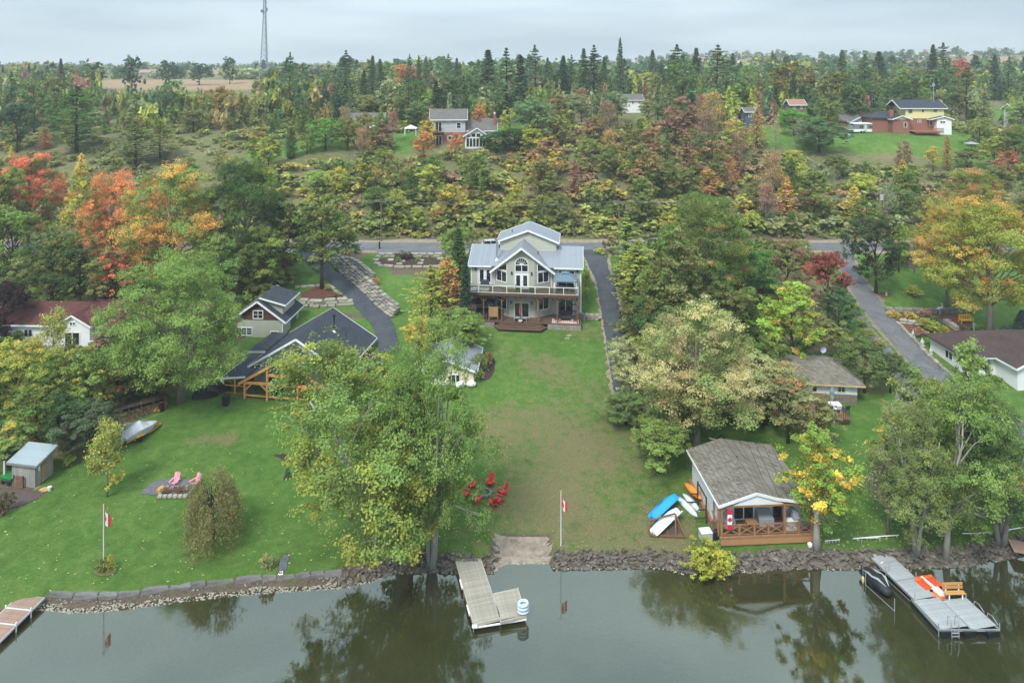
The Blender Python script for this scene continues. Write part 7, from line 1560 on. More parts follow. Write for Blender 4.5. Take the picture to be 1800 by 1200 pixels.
# brown dock on the left
ld = thing('brown_dock', 'reddish brown plank dock at the lower left corner', 'dock', (0, 0, 0)); c0, c1 = Dk(56, 1047, .6), Dk(-28, 1128, .5); planks(ld, c0, c1, 2.15, BRNP, .17)
mb = MB(); dirv = (c1 - c0).normalized(); sd = Vector((-dirv.y, dirv.x, 0)) * 1.12; edge(c0 - sd, c1 - sd, .06, .16); edge(c0 + sd, c1 + sd, .06, .16); edge(c0 - sd, c0 + sd, .06, .14)
for f in (.3, .62): mb.bar(c0.lerp(c1, f) - sd + Vector((0, 0, .012)), c0.lerp(c1, f) + sd + Vector((0, 0, .012)), .12, .03)
mb.build('dock_frame', M('white_frame', '#bfc0bb', .6), ld)
for f in (.3, .62):
    for s_ in (-1, 1): p = c0.lerp(c1, f) + sd * s_; MB().tube([p + Vector((0, 0, -1.5)), p + Vector((0, 0, .2))], .06, 6).build('dock_leg', WHITE, ld)
t = thing('plank_landing', 'brown plank landing cut by the right frame edge', 'landing', onz(1800, 962, .9), R(-20)); planks(t, (-1, 0, 0), (2.5, 0, 0), 1.8, BRNP, .18)

# ------------------------------------------------------------------ flags
RED = M('flag_red', '#c8283a', .8, .1, 2, bmp=.2); LEAFP = [(0, .5), (.09, .34), (.2, .4), (.16, .17), (.27, .26), (.31, .17), (.46, .19), (.41, .08), (.48, .03), (.22, -.2), (.26, -.28), (.03, -.25), (.03, -.5), (-.03, -.5), (-.03, -.25), (-.26, -.28), (-.22, -.2), (-.48, .03), (-.41, .08), (-.46, .19), (-.31, .17), (-.27, .26), (-.16, .17), (-.2, .4), (-.09, .34)]
def flag(par, w, h, fold, tilt, o=(0, 0, 0), droop=0.0):
    def P(u, v, off=0):       # u 0..1 along the fly, v 0..1 down the hoist
        x = u * w * fold; y = math.sin(u * 7 + 1) * .10 * w * (1 - fold * .5) + off; return (o[0] + x * math.cos(tilt) - y * math.sin(tilt), o[1] + x * math.sin(tilt) + y * math.cos(tilt), o[2] - v * h - u * droop)
    for (u0, u1, m) in ((0, .25, RED), (.25, .75, WHITE), (.75, 1, RED)):
        mb = MB(); n = 7
        for s_ in (0, .012):
            mb.v += [P(u0 + (u1 - u0) * i / n, v, s_) for i in range(n + 1) for v in (0, 1)]
        k = 2 * (n + 1); mb.f += [(2 * i, 2 * i + 1, 2 * i + 3, 2 * i + 2) for i in range(n)] + [(k + 2 * i, k + 2 * i + 2, k + 2 * i + 3, k + 2 * i + 1) for i in range(n)] + [(0, 1, k + 1, k)[::-1], (2 * n, 2 * n + 1, k + 2 * n + 1, k + 2 * n)]
        mb.build('flag_band', m, par)
    for off in (-.012, .024):
        mb = MB(); mb.v = [P(.5, .5, off)] + [P(.5 + x * .42 * h / w, .5 - y * .8, off) for x, y in LEAFP]; n = len(LEAFP); mb.f = [(0, 1 + i, 1 + (i + 1) % n) for i in range(n)]; mb.build('maple_leaf', RED, par)
def flagpole(px, py, top, label, fold, tilt, w=1.4, h=.85, drop=.15, droop=0.):
    p = G(px, py); s_ = FPX / p.y; ht = (py - top) / s_; t = thing('flagpole', label, 'flagpole', p); MB().tube([(0, 0, -.2), (0, 0, ht)], [.05, .035], 8).build('pole', M('pole_white', '#d4d6d4', .4, .05, 1, bmp=0), t); MB().tube([(0, 0, ht - .02), (0, 0, ht + .06), (0, 0, ht + .14)], [.03, .08, .02], 8).build('finial', M('gold_ball', '#b8a468', .4, bmp=0), t)
    f = thing('flag', label.replace('flagpole', 'pole').replace('pole', 'flag hanging from its pole', 1) if False else 'red and white maple leaf flag on the ' + ('left lawn' if px < 500 else 'centre') + ' flagpole', 'flag', p + Vector((0.04, 0, ht - drop))); flag(f, w, h, fold, tilt, droop=droop)
flagpole(182, 1001, 888, 'white flagpole in a small stone bed on the left lawn', .42, R(-20), 1.5, 1.1, .05, .75); flagpole(986, 959, 864, 'white flagpole at the shore right of the boat ramp', .42, R(-35), 1.25, .95, .35, .5)
f = thing('flag', 'maple leaf flag hanging from the left post of the cottage porch', 'flag', q(1.0, -.02, 3.2), R(3.5)); fl_ = MB()
for z0, z1, m in ((0, -.45, RED), (-.45, -1.35, WHITE), (-1.35, -1.8, RED)):
    MB().ext([(-.2, .0, z0), (.22, -.03, z0), (.2, -.03, z1), (-.22, 0, z1)], (0, .02, 0)).build('flag_band', m, f)
MB().add([(x * .5, -.05, -.9 + y * .55) for x, y in LEAFP] + [(0, -.05, -.9)], [(len(LEAFP), (i + 1) % len(LEAFP), i) for i in range(len(LEAFP))]).build('maple_leaf', RED, f)

# ------------------------------------------------------------------ adirondack chairs
def adirondack(col):
    t = thing('adirondack_chair', '', 'chair'); 
    for k in range(5): x = -.24 + k * .12; MB().bar((x, .22, .32), (x * 1.25, .62, 1.12 + (.1 - abs(x) * .35)), .11, .025).build('back_slat', col, t)
    mb = MB(); mb.add([(-.28, -.42, .40), (.28, -.42, .40), (.28, .28, .26), (-.28, .28, .26), (-.28, -.42, .36), (.28, -.42, .36), (.28, .28, .22), (-.28, .28, .22)], [(0, 1, 2, 3), (7, 6, 5, 4), (0, 4, 5, 1), (1, 5, 6, 2), (2, 6, 7, 3), (3, 7, 4, 0)]); mb.build('seat', col, t)
    for s_ in (-1, 1):
        MB().box(s_ * .4 - .08, s_ * .4 + .08, -.5, .38, .58, .61).build('armrest', col, t); MB().box(s_ * .32 - .025, s_ * .32 + .025, -.45, -.36, 0, .58).build('front_leg', col, t); MB().bar((s_ * .3, -.4, .36), (s_ * .3, .55, .03), .04, .1).build('rear_leg', col, t)
    return t
PINK = M('pink_paint', '#dc8fa6', .5, .06, 2, bmp=0); REDP = M('red_paint', '#c72a2e', .5, .08, 2, bmp=0)
a = adirondack(PINK); a.location = G(307, 852); a.rotation_euler.z = R(-8); a.scale = (.88,) * 3; a['label'] = 'pink garden chair left of its pair behind the fire pit'; a['group'] = 'pink chairs at the fire pit'
b = ccopy(a, G(343, 853), R(-30), 'pink garden chair right of its pair, turned to the fire pit')
a = adirondack(REDP); a.location = G(884, 868); a.rotation_euler.z = R(-70); a.scale = (.86,) * 3; a['label'] = 'red garden chair at the upper right of the red chair ring'; a['group'] = 'red chairs in a ring on the central lawn'
for (x, y, r_, l) in ((878, 882, -110, 'red garden chair at the lower right of the ring'), (862, 852, -20, 'red garden chair at the top of the ring'), (829, 856, 30, 'red garden chair at the top left of the ring'), (818, 871, 80, 'red garden chair at the far left of the ring, half under leaves'), (838, 882, 150, 'red garden chair at the bottom left of the ring under the maple'), (868, 888, 200, 'red garden chair at the bottom of the ring')): ccopy(a, G(x, y), R(r_), l)
t = thing('fire_pit', 'small grey fire ring in the middle of the red chairs', 'fire pit', G(852, 868))
for k in range(10): inst(BLOCKS[k % 5], 'stone', t, (math.cos(k * .628) * .6, math.sin(k * .628) * .6, .12), (0, 0, k * .628 + 1.57), (.4, .25, .3))
p = G(309, 866); t = thing('stone_fire_pit', 'square stone fire pit with brush in front of the pink chairs', 'fire pit', p)
for k in range(6): inst(BLOCKS[5 + k % 4], 'stone', t, (-1.2 + k * .5, -.75, .14), (0, 0, 0), (.5, .35, .32)); inst(BLOCKS[k % 4], 'stone', t, (-1.2 + k * .5, .7, .14), (0, 0, 0), (.5, .35, .32))
for k in range(3): inst(BLOCKS[k], 'stone', t, (-1.35, -.4 + k * .42, .14), (0, 0, 1.57), (.45, .35, .32)); inst(BLOCKS[k], 'stone', t, (1.55, -.4 + k * .42, .14), (0, 0, 1.57), (.45, .35, .32))
mb = MB()
for k in range(60): a_ = rk.uniform(0, 6.3); x, y = rk.uniform(-1, 1.2), rk.uniform(-.4, .4); mb.bar((x, y, .1), (x + math.cos(a_) * .7, y + math.sin(a_) * .4, .25 + rk.uniform(0, .3)), .035)
o = mb.build('brush', M('dry_brush', '#6b4c38', .9, .3, 3), t); o['kind'] = 'stuff'
t = thing('cut_log', 'orange cut log at the left corner of the stone fire pit', 'log', G(281, 865)); MB().tube([(-.1, -.25, .22), (.15, .3, .3)], .26, 10).build('log_body', M('fresh_log', '#c98d4a', .8, .2, 3), t)

# ------------------------------------------------------------------ weathered shed on the left
p = G(62, 857); GW = Mlines('weathered_grey_boards', '#8c8c88', 'X', .2, .12, .45, .85, .25, '#a5a39b'); GWY = Mlines('weathered_grey_boards_side', '#84837e', 'Y', .22, .12, .45, .85, .25, '#9c9a92')
sh = thing('weathered_shed', 'small grey board shed with a pale metal roof at the left edge', 'shed', (p.x, p.y, p.z), R(-10))
sh.scale = (1.15, .72, 1)
MB().box(-2.4, 0, -.03, .05, -.2, 2.3).build('front_wall', GW, sh); mb = MB(); mb.ext([(0, 0, -.2), (0, 3.0, -.2), (0, 3.0, 2.9), (0, 0, 2.3)], (-.08, 0, 0)); mb.build('side_wall', GWY, sh); MB().ext([(-2.4, 0.05, -.2), (-2.4, 3.0, -.2), (-2.4, 3.0, 2.9), (-2.4, .05, 2.3)], (.08, 0, 0)).build('side_wall', GWY, sh); MB().box(-2.32, -.08, 2.92, 3.0, -.2, 2.85).build('rear_wall', GW, sh)
mb = MB(); mb.slab([(-2.75, -.35, 2.42), (.35, -.35, 2.42), (.35, 3.3, 3.12), (-2.75, 3.3, 3.12)], .09); mb.build('roof', Mlines('pale_metal_sheet', '#929ea3', 'Y', .5, .06, .85, .45, .05, metal=.2), sh); MB().bar((-2.75, -.37, 2.28), (.35, -.37, 2.28), .05, .2).bar((.37, -.35, 2.28), (.37, 3.3, 2.98), .05, .2).build('roof_trim', M('grey_trim', '#7c7c78', .8), sh)
mb = MB(); mb.slab([(-5.2, .5, 2.1), (-2.5, .5, 2.3), (-2.5, 3.2, 2.6), (-5.2, 3.2, 2.4)], .08); mb.build('lean_to_roof', DARK, sh)
for x in (-5.0, -3.6): MB().box(x - .09, x + .09, .55, .73, -.2, 2.15).build('lean_to_post', M('pale_post', '#b9bcb8', .7), sh)
MB().box(-5, -2.5, 2.9, 3.0, -.2, 2.3).build('lean_to_wall', M('dark_boards', '#3a3733', .9), sh)
logm = MB(); logm.tube([(-.02, 0, 0), (.12, 0, 0)], .085, 7); LOGS = [logm.mesh('log', M('cut_log_ends', '#a8865f', .85, .35, 3, '#c9ab80')), logm.mesh('log', M('grey_log_ends', '#8a7f72', .85, .3, 3, '#a79b8c'))]
for k in range(48): z = .25 + (k // 4) * .155; y = 1.15 + (k % 4) * .19 + .09 * ((k // 4) % 2); inst(LOGS[k % 2], 'log', sh, (.01, y, z), (0, 0, 0), (1, rk.uniform(.85, 1.1), rk.uniform(.85, 1.1)))
MB().box(-.0, .3, -.2, 3.1, -.25, .02).build('plinth', M('brown_plinth', '#8a6a4c', .9), sh); MB().box(.01, .06, .45, .7, 1.5, 2.0).build('thermometer', WHITE, sh)
t = thing('stacked_pallets', 'brown pallets leaning against the front of the weathered shed', 'pallet', sh.location + Matrix.Rotation(R(-10), 3, 'Z') @ Vector((-1.75, -.3, 0)), R(-10))
for k in range(6): MB().bar((-.6, 0 + k * .02, .12 + k * .19), (.6, 0 + k * .02, .12 + k * .19), .05, .11).build('slat', M('old_pallet_wood', '#7d5a45', .85, .25, 3), t)
MB().box(-.6, -.5, .02, .08, 0, 1.2).box(.5, .6, .02, .08, 0, 1.2).build('pallet_frame', BARKD, t)
t = thing('garden_cart', 'green utility cart under the lean-to of the shed', 'cart', sh.location + Matrix.Rotation(R(-10), 3, 'Z') @ Vector((-3.3, .3, 0)), R(-20)); GRN = M('cart_green', '#1f7a45', .5, .1, 3, bmp=0)
mb = MB(); mb.loft([[(-.6, -.4, .4), (.6, -.4, .4), (.6, .4, .4), (-.6, .4, .4)], [(-.75, -.52, .72), (.75, -.52, .72), (.75, .52, .72), (-.75, .52, .72)]]); mb.build('cart_bed', GRN, t); MB().tube([(.6, 0, .4), (1.3, 0, .8)], .03, 5).build('handle', DARK, t)
for x in (-.45, .45):
    for y in (-.5, .42): MB().tube([(x, y, .2), (x, y + .1, .2)], .2, 10).build('wheel', DARK, t)
t = thing('white_pot', 'white pot at the front corner of the weathered shed', 'pot', G(87, 862)); MB().tube([(0, 0, 0), (0, 0, .4)], [.14, .2], 10).build('pot_body', WHITE, t); t = thing('boulder', 'tan boulder at the foot of the shed corner', 'boulder', G(78, 863)); inst(rockmesh('boulder_body', 5, .6, M('tan_rock', '#b08d60', .9)), 'boulder_body', t, (0, 0, .15), (0, 0, .3), (.9, .6, .6))
# firewood shelter
p = G(204, 748); ws = thing('firewood_shelter', 'long open firewood shelter with a dark roof beside the covered boat', 'wood store', p, R(38))
mb = MB(); mb.slab([(-.3, -.5, 1.95), (5.6, -.5, 1.95), (5.6, 1.5, 1.6), (-.3, 1.5, 1.6)], .1); mb.build('roof', BARKD, ws); ls = MB(); ls.tube([(0, -.02, 0), (0, .1, 0)], .095, 7); LM = [ls.mesh('log', M('split_log', '#b28b62', .85, .35, 3, '#d0ad82')), ls.mesh('log', M('split_log_grey', '#7f6c58', .85, .3, 3, '#98846d'))]
for x in (0, 1.3, 2.6, 3.9, 5.2): MB().box(x - .06, x + .06, -.1, .02, 0, 1.9).box(x - .06, x + .06, 1.1, 1.2, 0, 1.6).build('post', M('post_tan', '#8f6f4e', .8), ws)
MB().box(-.1, 5.3, .15, 1.1, .05, 1.45).build('wood_core', M('dark_wood_core', '#3c3026', .9), ws)
for k in range(200): z = .15 + (k // 26) * .17; x = .08 + (k % 26) * .2 + .1 * ((k // 26) % 2); 
for k in range(182):
    r_ = k // 26; z = .15 + r_ * .175; x = .12 + (k % 26) * .2 + .09 * (r_ % 2); inst(LM[rk.randrange(2)], 'log', ws, (x, .08, z), (0, 0, 0), (rk.uniform(.85, 1.1), 1, rk.uniform(.85, 1.1)))
MB().box(-.3, 5.6, -.75, -.2, -.1, .06).build('kerb_board', M('grey_board', '#85837e', .85), ws); MB().box(-.2, -.1, 0, 1.2, 0, 1.7).build('end_wall', BARKD, ws)
p = G(276, 718); t = thing('log_pile', 'conical pile of split orange firewood near the locust', 'log pile', p); 
lg = MB(); lg.bar((-.28, 0, 0), (.28, 0, 0), .14, .12); lg = lg.mesh('log', M('split_orange_log', '#b5774c', .85, .3, 3, '#cf9a6a'))
for k in range(110): r_ = rk.uniform(0, 1); a_ = rk.uniform(0, 6.3); rr = .95 * r_ ** .5; inst(lg, 'log', t, (math.cos(a_) * rr, math.sin(a_) * rr, 1.15 * (1 - rr) + rk.uniform(0, .15)), (rk.uniform(-.5, .5), rk.uniform(-.5, .5), rk.uniform(0, 6)))
t = thing('metal_barrel', 'black barrel in front of the split log pile', 'barrel', G(284, 722)); MB().tube([(0, 0, 0), (0, 0, .85)], .3, 12).build('barrel_body', DARK, t); t = thing('chopping_block', 'upright pale chopping block before the log pile', 'log', G(275, 722)); MB().tube([(0, 0, 0), (0, 0, .6)], .24, 9).build('block_body', LM[0].materials[0], t)
# boat on a trailer, covered
p = G(246, 768); bt = thing('covered_boat', 'small boat under a light grey tarp on a yellow trailer', 'boat', p, R(58)); bt.scale = (.85, .9, 1.0); TARP = M('light_grey_tarp', '#b4b8c4', .6, .1, 1.5, '#cfd3da', .9)
rg = []
for x, w2, z0, z1, pk in ((-2.2, .75, .55, .8, .1), (-1.8, .95, .5, 1.0, .15), (-1.0, 1.0, .45, 1.15, .35), (-.1, 1.0, .45, 1.2, .75), (.8, .9, .5, 1.15, .25), (1.6, .6, .6, 1.1, .15), (2.3, .12, .8, 1.0, .02)):
    rg.append([(x, -w2 * .8, z0), (x, w2 * .8, z0), (x, w2, z1), (x, w2 * .45, z1 + pk * .7), (x, 0, z1 + pk), (x, -w2 * .45, z1 + pk * .7), (x, -w2, z1)])
MB().loft(rg).build('tarp', TARP, bt, False); mb = MB(); YL = M('yellow_trailer', '#d9a520', .5, .1, 2)
mb.bar((-2.1, -.6, .35), (1.2, -.6, .4), .1).bar((-2.1, .6, .35), (1.2, .6, .4), .1).bar((1.2, -.6, .4), (2.9, 0, .45), .1).bar((1.2, .6, .4), (2.9, 0, .45), .1).bar((-1.2, -1, .35), (-1.2, 1, .35), .1); mb.build('trailer_frame', YL, bt)
for s_ in (-1, 1): MB().tube([(-.6, s_ * 1.0, .3), (-.6, s_ * 1.2, .3)], .3, 12).build('wheel', DARK, bt); MB().box(-1.1, -.1, s_ * 1.1 - .14, s_ * 1.1 + .14, .62, .72).build('mudguard', YL, bt)
MB().box(-2.6, -2.2, -.2, .2, .3, .8).build('outboard_motor', M('motor_grey', '#a7a9ab', .4), bt)
for i, (x, y, r_, l) in enumerate(((361, 698, 15, 'black covered jet ski on the grass under the locust'), (383, 690, 35, 'second black covered machine beside the porch bungalow'))):
    t = thing('covered_jet_ski', l, 'covered vehicle', G(x, y), R(r_)); rg = []
    for xx, w2, zt in ((-1.5, .3, .5), (-1.2, .6, .9), (-.4, .65, 1.1), (.3, .6, 1.5), (.8, .5, 1.25), (1.5, .15, .8)): rg.append([(xx, -w2, .1), (xx, w2, .1), (xx, w2 * .9, zt * .7), (xx, 0, zt), (xx, -w2 * .9, zt * .7)])
    MB().loft(rg).build('cover', M('black_cover', '#15181c', .5, .2, 3, bmp=.4), t)
t = thing('waste_bin', 'black bin beside the white post of the bungalow', 'bin', G(397, 712)); MB().loft([[(-.3, -.3, 0), (.3, -.3, 0), (.3, .3, 0), (-.3, .3, 0)], [(-.36, -.36, 1.1), (.36, -.36, 1.1), (.36, .36, 1.1), (-.36, .36, 1.1)]]).build('bin_body', DARK, t); MB().box(-.38, .38, -.4, .38, 1.11, 1.17).build('lid', DARK, t)
# utility trailer left of the lake house
p = G(806, 557); t = thing('covered_trailer', 'dark covered trailer parked at the left end of the lake house', 'trailer', p, R(85)); MB().loft([[(-1.5, -.9, .4), (1.5, -.9, .4), (1.5, .9, .4), (-1.5, .9, .4)], [(-1.5, -.95, 1.3), (1.5, -.95, 1.3), (1.5, .95, 1.3), (-1.5, .95, 1.3)], [(-1.0, -.7, 1.75), (1.0, -.7, 1.75), (1.0, .7, 1.75), (-1.0, .7, 1.75)]]).build('cover', M('slate_cover', '#4a525a', .6, .15, 2), t)
for s_ in (-1, 1): MB().tube([(0, s_ * .95, .3), (0, s_ * 1.12, .3)], .3, 12).build('wheel', DARK, t)

# ------------------------------------------------------------------ kayaks and boats at the cottage
def kayak(loc, rot, col, label, L_=3.1, W_=.78, name='kayak', inner=None):
    t = thing(name, label, 'kayak', loc); t.rotation_euler = rot; rg = []
    for i in range(11):
        x = -L_ / 2 + L_ * i / 10; f = max(.06, math.sin(math.pi * (i + .001) / 10.002) ** .55); w2 = W_ / 2 * f; rg.append([(x, -w2, .12), (x, -w2 * .6, -.12 * f + .02), (x, 0, -.2 * f + .04), (x, w2 * .6, -.12 * f + .02), (x, w2, .12), (x, w2 * .5, .19), (x, -w2 * .5, .19)])
    MB().loft(rg).build('hull', col, t, True); MB().loft([[(math.cos(k / 14 * 6.283) * .5 - .1, math.sin(k / 14 * 6.283) * .22, z) for k in range(14)] for z in (.19, .225)]).build('cockpit', inner or DARK, t); return t
KO = M('orange_kayak', '#e8653a', .4, .1, 1, '#f09a30', 0); KW = M('white_kayak', '#c3ccd4', .35, .05, 1, bmp=0)
kz = 1.0
kayak(onz(1217, 862, 2.0), (R(242), 0, R(-70)), KO, 'orange and red kayak on top of the rack at the cottage wall', 2.7, .8); kayak(onz(1213, 882, 1.2), (R(240), 0, R(-70)), KW, 'white kayak in the middle of the cottage wall rack', 2.9)
kayak(onz(1205, 889, 1.2), (R(235), 0, R(-66)), KW, 'white paddle board nearest the lawn beside the cottage rack', 3.3, .85, 'paddle_board', KW)
t = thing('kayak_rack', 'brown timber kayak rack against the cottage wall', 'rack', q(-.1, 4.2, 0), R(3.5 + 90))
for x in (-1.2, 1.2): MB().box(x - .06, x + .06, -.06, .06, 0, 2.5).bar((x, 0, .5), (x, 1.1, .5), .09).bar((x, 0, 1.3), (x, .8, 1.3), .09).build('rack_frame', BARKD, t)
MB().bar((-1.2, 0, 2.4), (1.2, 0, 2.4), .1).build('rack_beam', BARKD, t)
def rowboat(loc, rot, col, label, extra=None):
    t = thing('paddle_boat', label, 'boat', loc); t.rotation_euler = rot; t.scale = (1.25,) * 3; rg = []
    for x, w2, d in ((-1.45, .5, .3), (-1.3, .62, .42), (0, .68, .46), (1.0, .62, .44), (1.4, .45, .36), (1.5, .3, .2)):
        rg.append([(x, -w2, 0), (x, -w2 * .92, d * .7), (x, -w2 * .6, d), (x, -w2 * .12, d), (x, 0, d - .07), (x, w2 * .12, d), (x, w2 * .6, d), (x, w2 * .92, d * .7), (x, w2, 0)])
    MB().loft(rg).build('hull', col, t); MB().box(-1.5, 1.48, -.7, .7, -.05, -.003).build('gunwale', col, t)
    if extra:
        MB().box(-.2, .25, -.2, .15, .47, .475).build('emblem', extra, t)
    return t
BLU = M('blue_hull', '#2b93d6', .4, .08, 1, bmp=0)
rowboat(onz(1167, 895, 1.25), (R(-42), R(-12), R(38)), BLU, 'blue overturned boat leaning on the timber rack', M('dark_blue', '#1c5f9c', .5, bmp=0)); rowboat(onz(1170, 921, 1.1), (R(-42), R(-12), R(38)), M('white_hull', '#d5dbe0', .4, .05, 1, bmp=0), 'white overturned boat with a yellow emblem in front of the blue boat', M('yellow_emblem', '#cdbf6c', .5, bmp=0))
t = thing('boat_rack', 'brown timber frame carrying the blue and white boats', 'rack', G(1170, 940)); 
for a_, b_ in (((-1.4, -.2, .1), (1.7, -.4, .1)), ((-1.4, 1.8, .1), (1.3, 1.8, .1)), ((-1.4, -.2, .1), (-1.4, 1.8, .1)), ((1.7, -.4, .1), (1.3, 1.8, .1)), ((.9, -.2, .1), (1.1, .9, 1.4)), ((1.7, -.4, .1), (1.1, .9, 1.4)), ((-1.2, .9, .1), (-1.1, .9, .8)), ((-1.1, .9, .8), (1.1, .9, 1.4)), ((.2, -.3, .1), (.2, 1.8, .1))): MB().bar(a_, b_, .11).build('rack_beam', POSTW, t)
patch('worn_ground', [(1143, 943), (1146, 915), (1190, 912), (1200, 944)], M('worn_soil', '#4f473d', .95, .2, 3), zo=.05)

# ------------------------------------------------------------------ yard details
t = thing('lamp_post', 'dark wooden lamp post behind the lakeside maples', 'lamp post', G(741, 560)); MB().tube([(0, 0, -.2), (0, 0, 3.6)], .11, 8).build('post', M('dark_post', '#2c2522', .8), t); MB().box(-.2, .2, -.2, .2, 3.2, 3.3).build('bracket', DARK, t)
for s_ in (-.2, .2): MB().tube([(s_, 0, 3.3), (s_, 0, 3.6)], .08, 8).build('lamp', WHITE, t)
t = thing('road_post', 'short dark post at the edge of the parking pad', 'post', G(667, 438)); MB().tube([(0, 0, 0), (0, 0, 1.5)], [.16, .12], 8).build('post_body', DARK, t)
def car(loc, rz, body, label, name='parked_car'):
    t = thing(name, label, 'car', loc, rz); rg = []
    for z, L_, W_, x0 in ((.3, 2.15, .82, 0), (.55, 2.25, .9, 0), (.85, 2.2, .9, 0), (.95, 2.05, .86, 0)): rg.append([(x0 + math.copysign(abs(math.cos(k / 20 * 6.283)) ** .35, math.cos(k / 20 * 6.283)) * L_, math.copysign(abs(math.sin(k / 20 * 6.283)) ** .35, math.sin(k / 20 * 6.283)) * W_, z) for k in range(20)])
    MB().loft(rg).build('body', body, t, True); MB().loft([[(-1.9, -.8, .95), (1.15, -.8, .95), (1.15, .8, .95), (-1.9, .8, .95)], [(-1.6, -.66, 1.5), (.45, -.66, 1.5), (.45, .66, 1.5), (-1.6, .66, 1.5)]]).build('window_band', GLASS, t); MB().box(-1.58, .42, -.67, .67, 1.5, 1.56).build('roof', body, t)
    for s_ in (-1, 1):
        MB().bar((1.15, s_ * .8, .95), (.45, s_ * .67, 1.52), .06).bar((-1.9, s_ * .8, .95), (-1.6, s_ * .67, 1.52), .08).bar((-.4, s_ * .8, .95), (-.45, s_ * .67, 1.52), .07).build('pillar', body, t)
        for x in (-1.35, 1.35): MB().tube([(x, s_ * .72, .33), (x, s_ * .92, .33)], .33, 14).build('wheel', DARK, t)
        MB().box(2.12, 2.22, s_ * .6 - .18, s_ * .6 + .18, .6, .75).build('headlight', WHITE, t)
    return t
car(G(866, 436) + Vector((0, 0, .05)), R(8), M('silver_paint', '#c6ccd2', .3, .04, 1, bmp=0, metal=.3), 'silver car parked behind the left roof of the lake house'); car(G(1161, 434) + Vector((0, 0, .05)), R(4), M('pale_blue_paint', '#8fa3b5', .3, .04, 1, bmp=0, metal=.3), 'pale blue car half hidden behind the white pines'); car(G(1411, 447) + Vector((0, 0, .05)), R(60), M('white_car_paint', '#cfd3d6', .3, .04, 1, bmp=0), 'white car nose left of the red tree by the road')
t = thing('yellow_bench', 'bright yellow garden bench below the great gold maple', 'bench', G(1698, 568), R(3)); YB = M('yellow_bench_paint', '#e0b21e', .5, .05, 1, bmp=0); sc_ = 1.25; t.scale = (sc_,) * 3
for k in range(7): MB().box(-.7 + k * .22, -.62 + k * .22, .2, .24, .45, .95).build('back_slat', YB, t)
MB().box(-.78, .78, .19, .25, .9, 1.0).build('top_rail', YB, t); MB().box(-.78, .78, -.3, .2, .4, .45).build('seat', YB, t)
for s_ in (-.75, .75): MB().box(s_ - .04, s_ + .04, -.3, -.22, 0, .65).box(s_ - .04, s_ + .04, .18, .26, 0, .7).box(s_ - .05, s_ + .05, -.32, .2, .62, .67).build('bench_side', YB, t)
STA = M('white_stone_statue', '#c4c6c6', .7, .08, 3)
def figurine(px, py, h, label, r=0):
    t = thing('garden_statue', label, 'statue', G(px, py), R(r)); MB().box(-.2 * h, .2 * h, -.2 * h, .2 * h, 0, .18 * h).build('plinth', STA, t)
    MB().tube([(0, 0, .18 * h), (0, 0, .35 * h), (.02, 0, .6 * h), (0, 0, .74 * h), (0, 0, .8 * h), (.02, 0, .88 * h), (0, 0, h)], [.16 * h, .19 * h, .14 * h, .15 * h, .05 * h, .09 * h, .03 * h], 9).build('body', STA, t, True)
    for s_ in (-1, 1): MB().tube([(s_ * .13 * h, 0, .7 * h), (s_ * .22 * h, -.08 * h, .52 * h), (s_ * .08 * h, -.18 * h, .48 * h)], [.045 * h, .04 * h, .03 * h], 6).build('arm', STA, t)
figurine(1605, 592, 1.0, 'white garden statue at the top of the drive edging'); figurine(1621, 608, 1.1, 'white garden statue halfway down the drive edging'); figurine(1636, 622, .9, 'white garden statue at the lower drive edging by the house'); figurine(1558, 520, .7, 'small white statue at the foot of the dark lawn tree'); figurine(1698, 672, .8, 'small white statue at the lower end of the drive wall'); figurine(1504, 456, .8, 'small white ornament on the lawn by the road end')
t = thing('heron_statue', 'white crane statue on the garden wall left of the yellow bench', 'statue', G(1652, 553)); MB().tube([(-.5, 0, .9), (-.1, 0, 1.0), (.3, 0, 1.1), (.42, 0, 1.5), (.3, 0, 1.75)], [.05, .24, .16, .06, .07], 8).tube([(.3, 0, 1.75), (.05, 0, 1.65)], [.05, .01], 6).build('body', STA, t, True)
for s_ in (-.07, .07): MB().tube([(0, s_, 0), (0, s_, .9)], .03, 5).build('leg', STA, t)
t = thing('seesaw_toy', 'white play structure with blue seats behind the cottage', 'play set', G(1272, 784)); PB = M('blue_plastic', '#2f7fc4', .4, bmp=0)
for y in (-.5, .5): MB().bar((-1.2, y, 0), (-.1, y, 1.0), .08).bar((.9, y, 0), (-.1, y, 1.0), .08).build('a_frame', DARK, t)
MB().bar((-1.6, 0, .9), (.4, 0, .35), .3, .05).build('slide', WHITE, t); MB().box(.2, .9, -.5, -.2, .3, .4).build('seat', PB, t); t = thing('toy_lounger', 'teal plastic lounger behind the cottage', 'lounger', G(1310, 784), R(-20)); MB().bar((-.8, 0, .25), (.3, 0, .25), .5, .06).bar((.3, 0, .25), (.8, 0, .6), .5, .06).build('lounger_bed', M('teal_plastic', '#2c9aa5', .4, bmp=0), t); MB().box(-.7, -.6, -.2, .2, 0, .22).box(.1, .2, -.2, .2, 0, .22).build('lounger_leg', GREYT, t)
t = thing('white_table', 'white garden table behind the cottage roof', 'table', G(1322, 800)); MB().box(-.9, .9, -.4, .4, .68, .74).build('table_top', WHITE, t); MB().box(-.8, -.7, -.3, .3, 0, .68).box(.7, .8, -.3, .3, 0, .68).build('table_leg', WHITE, t)
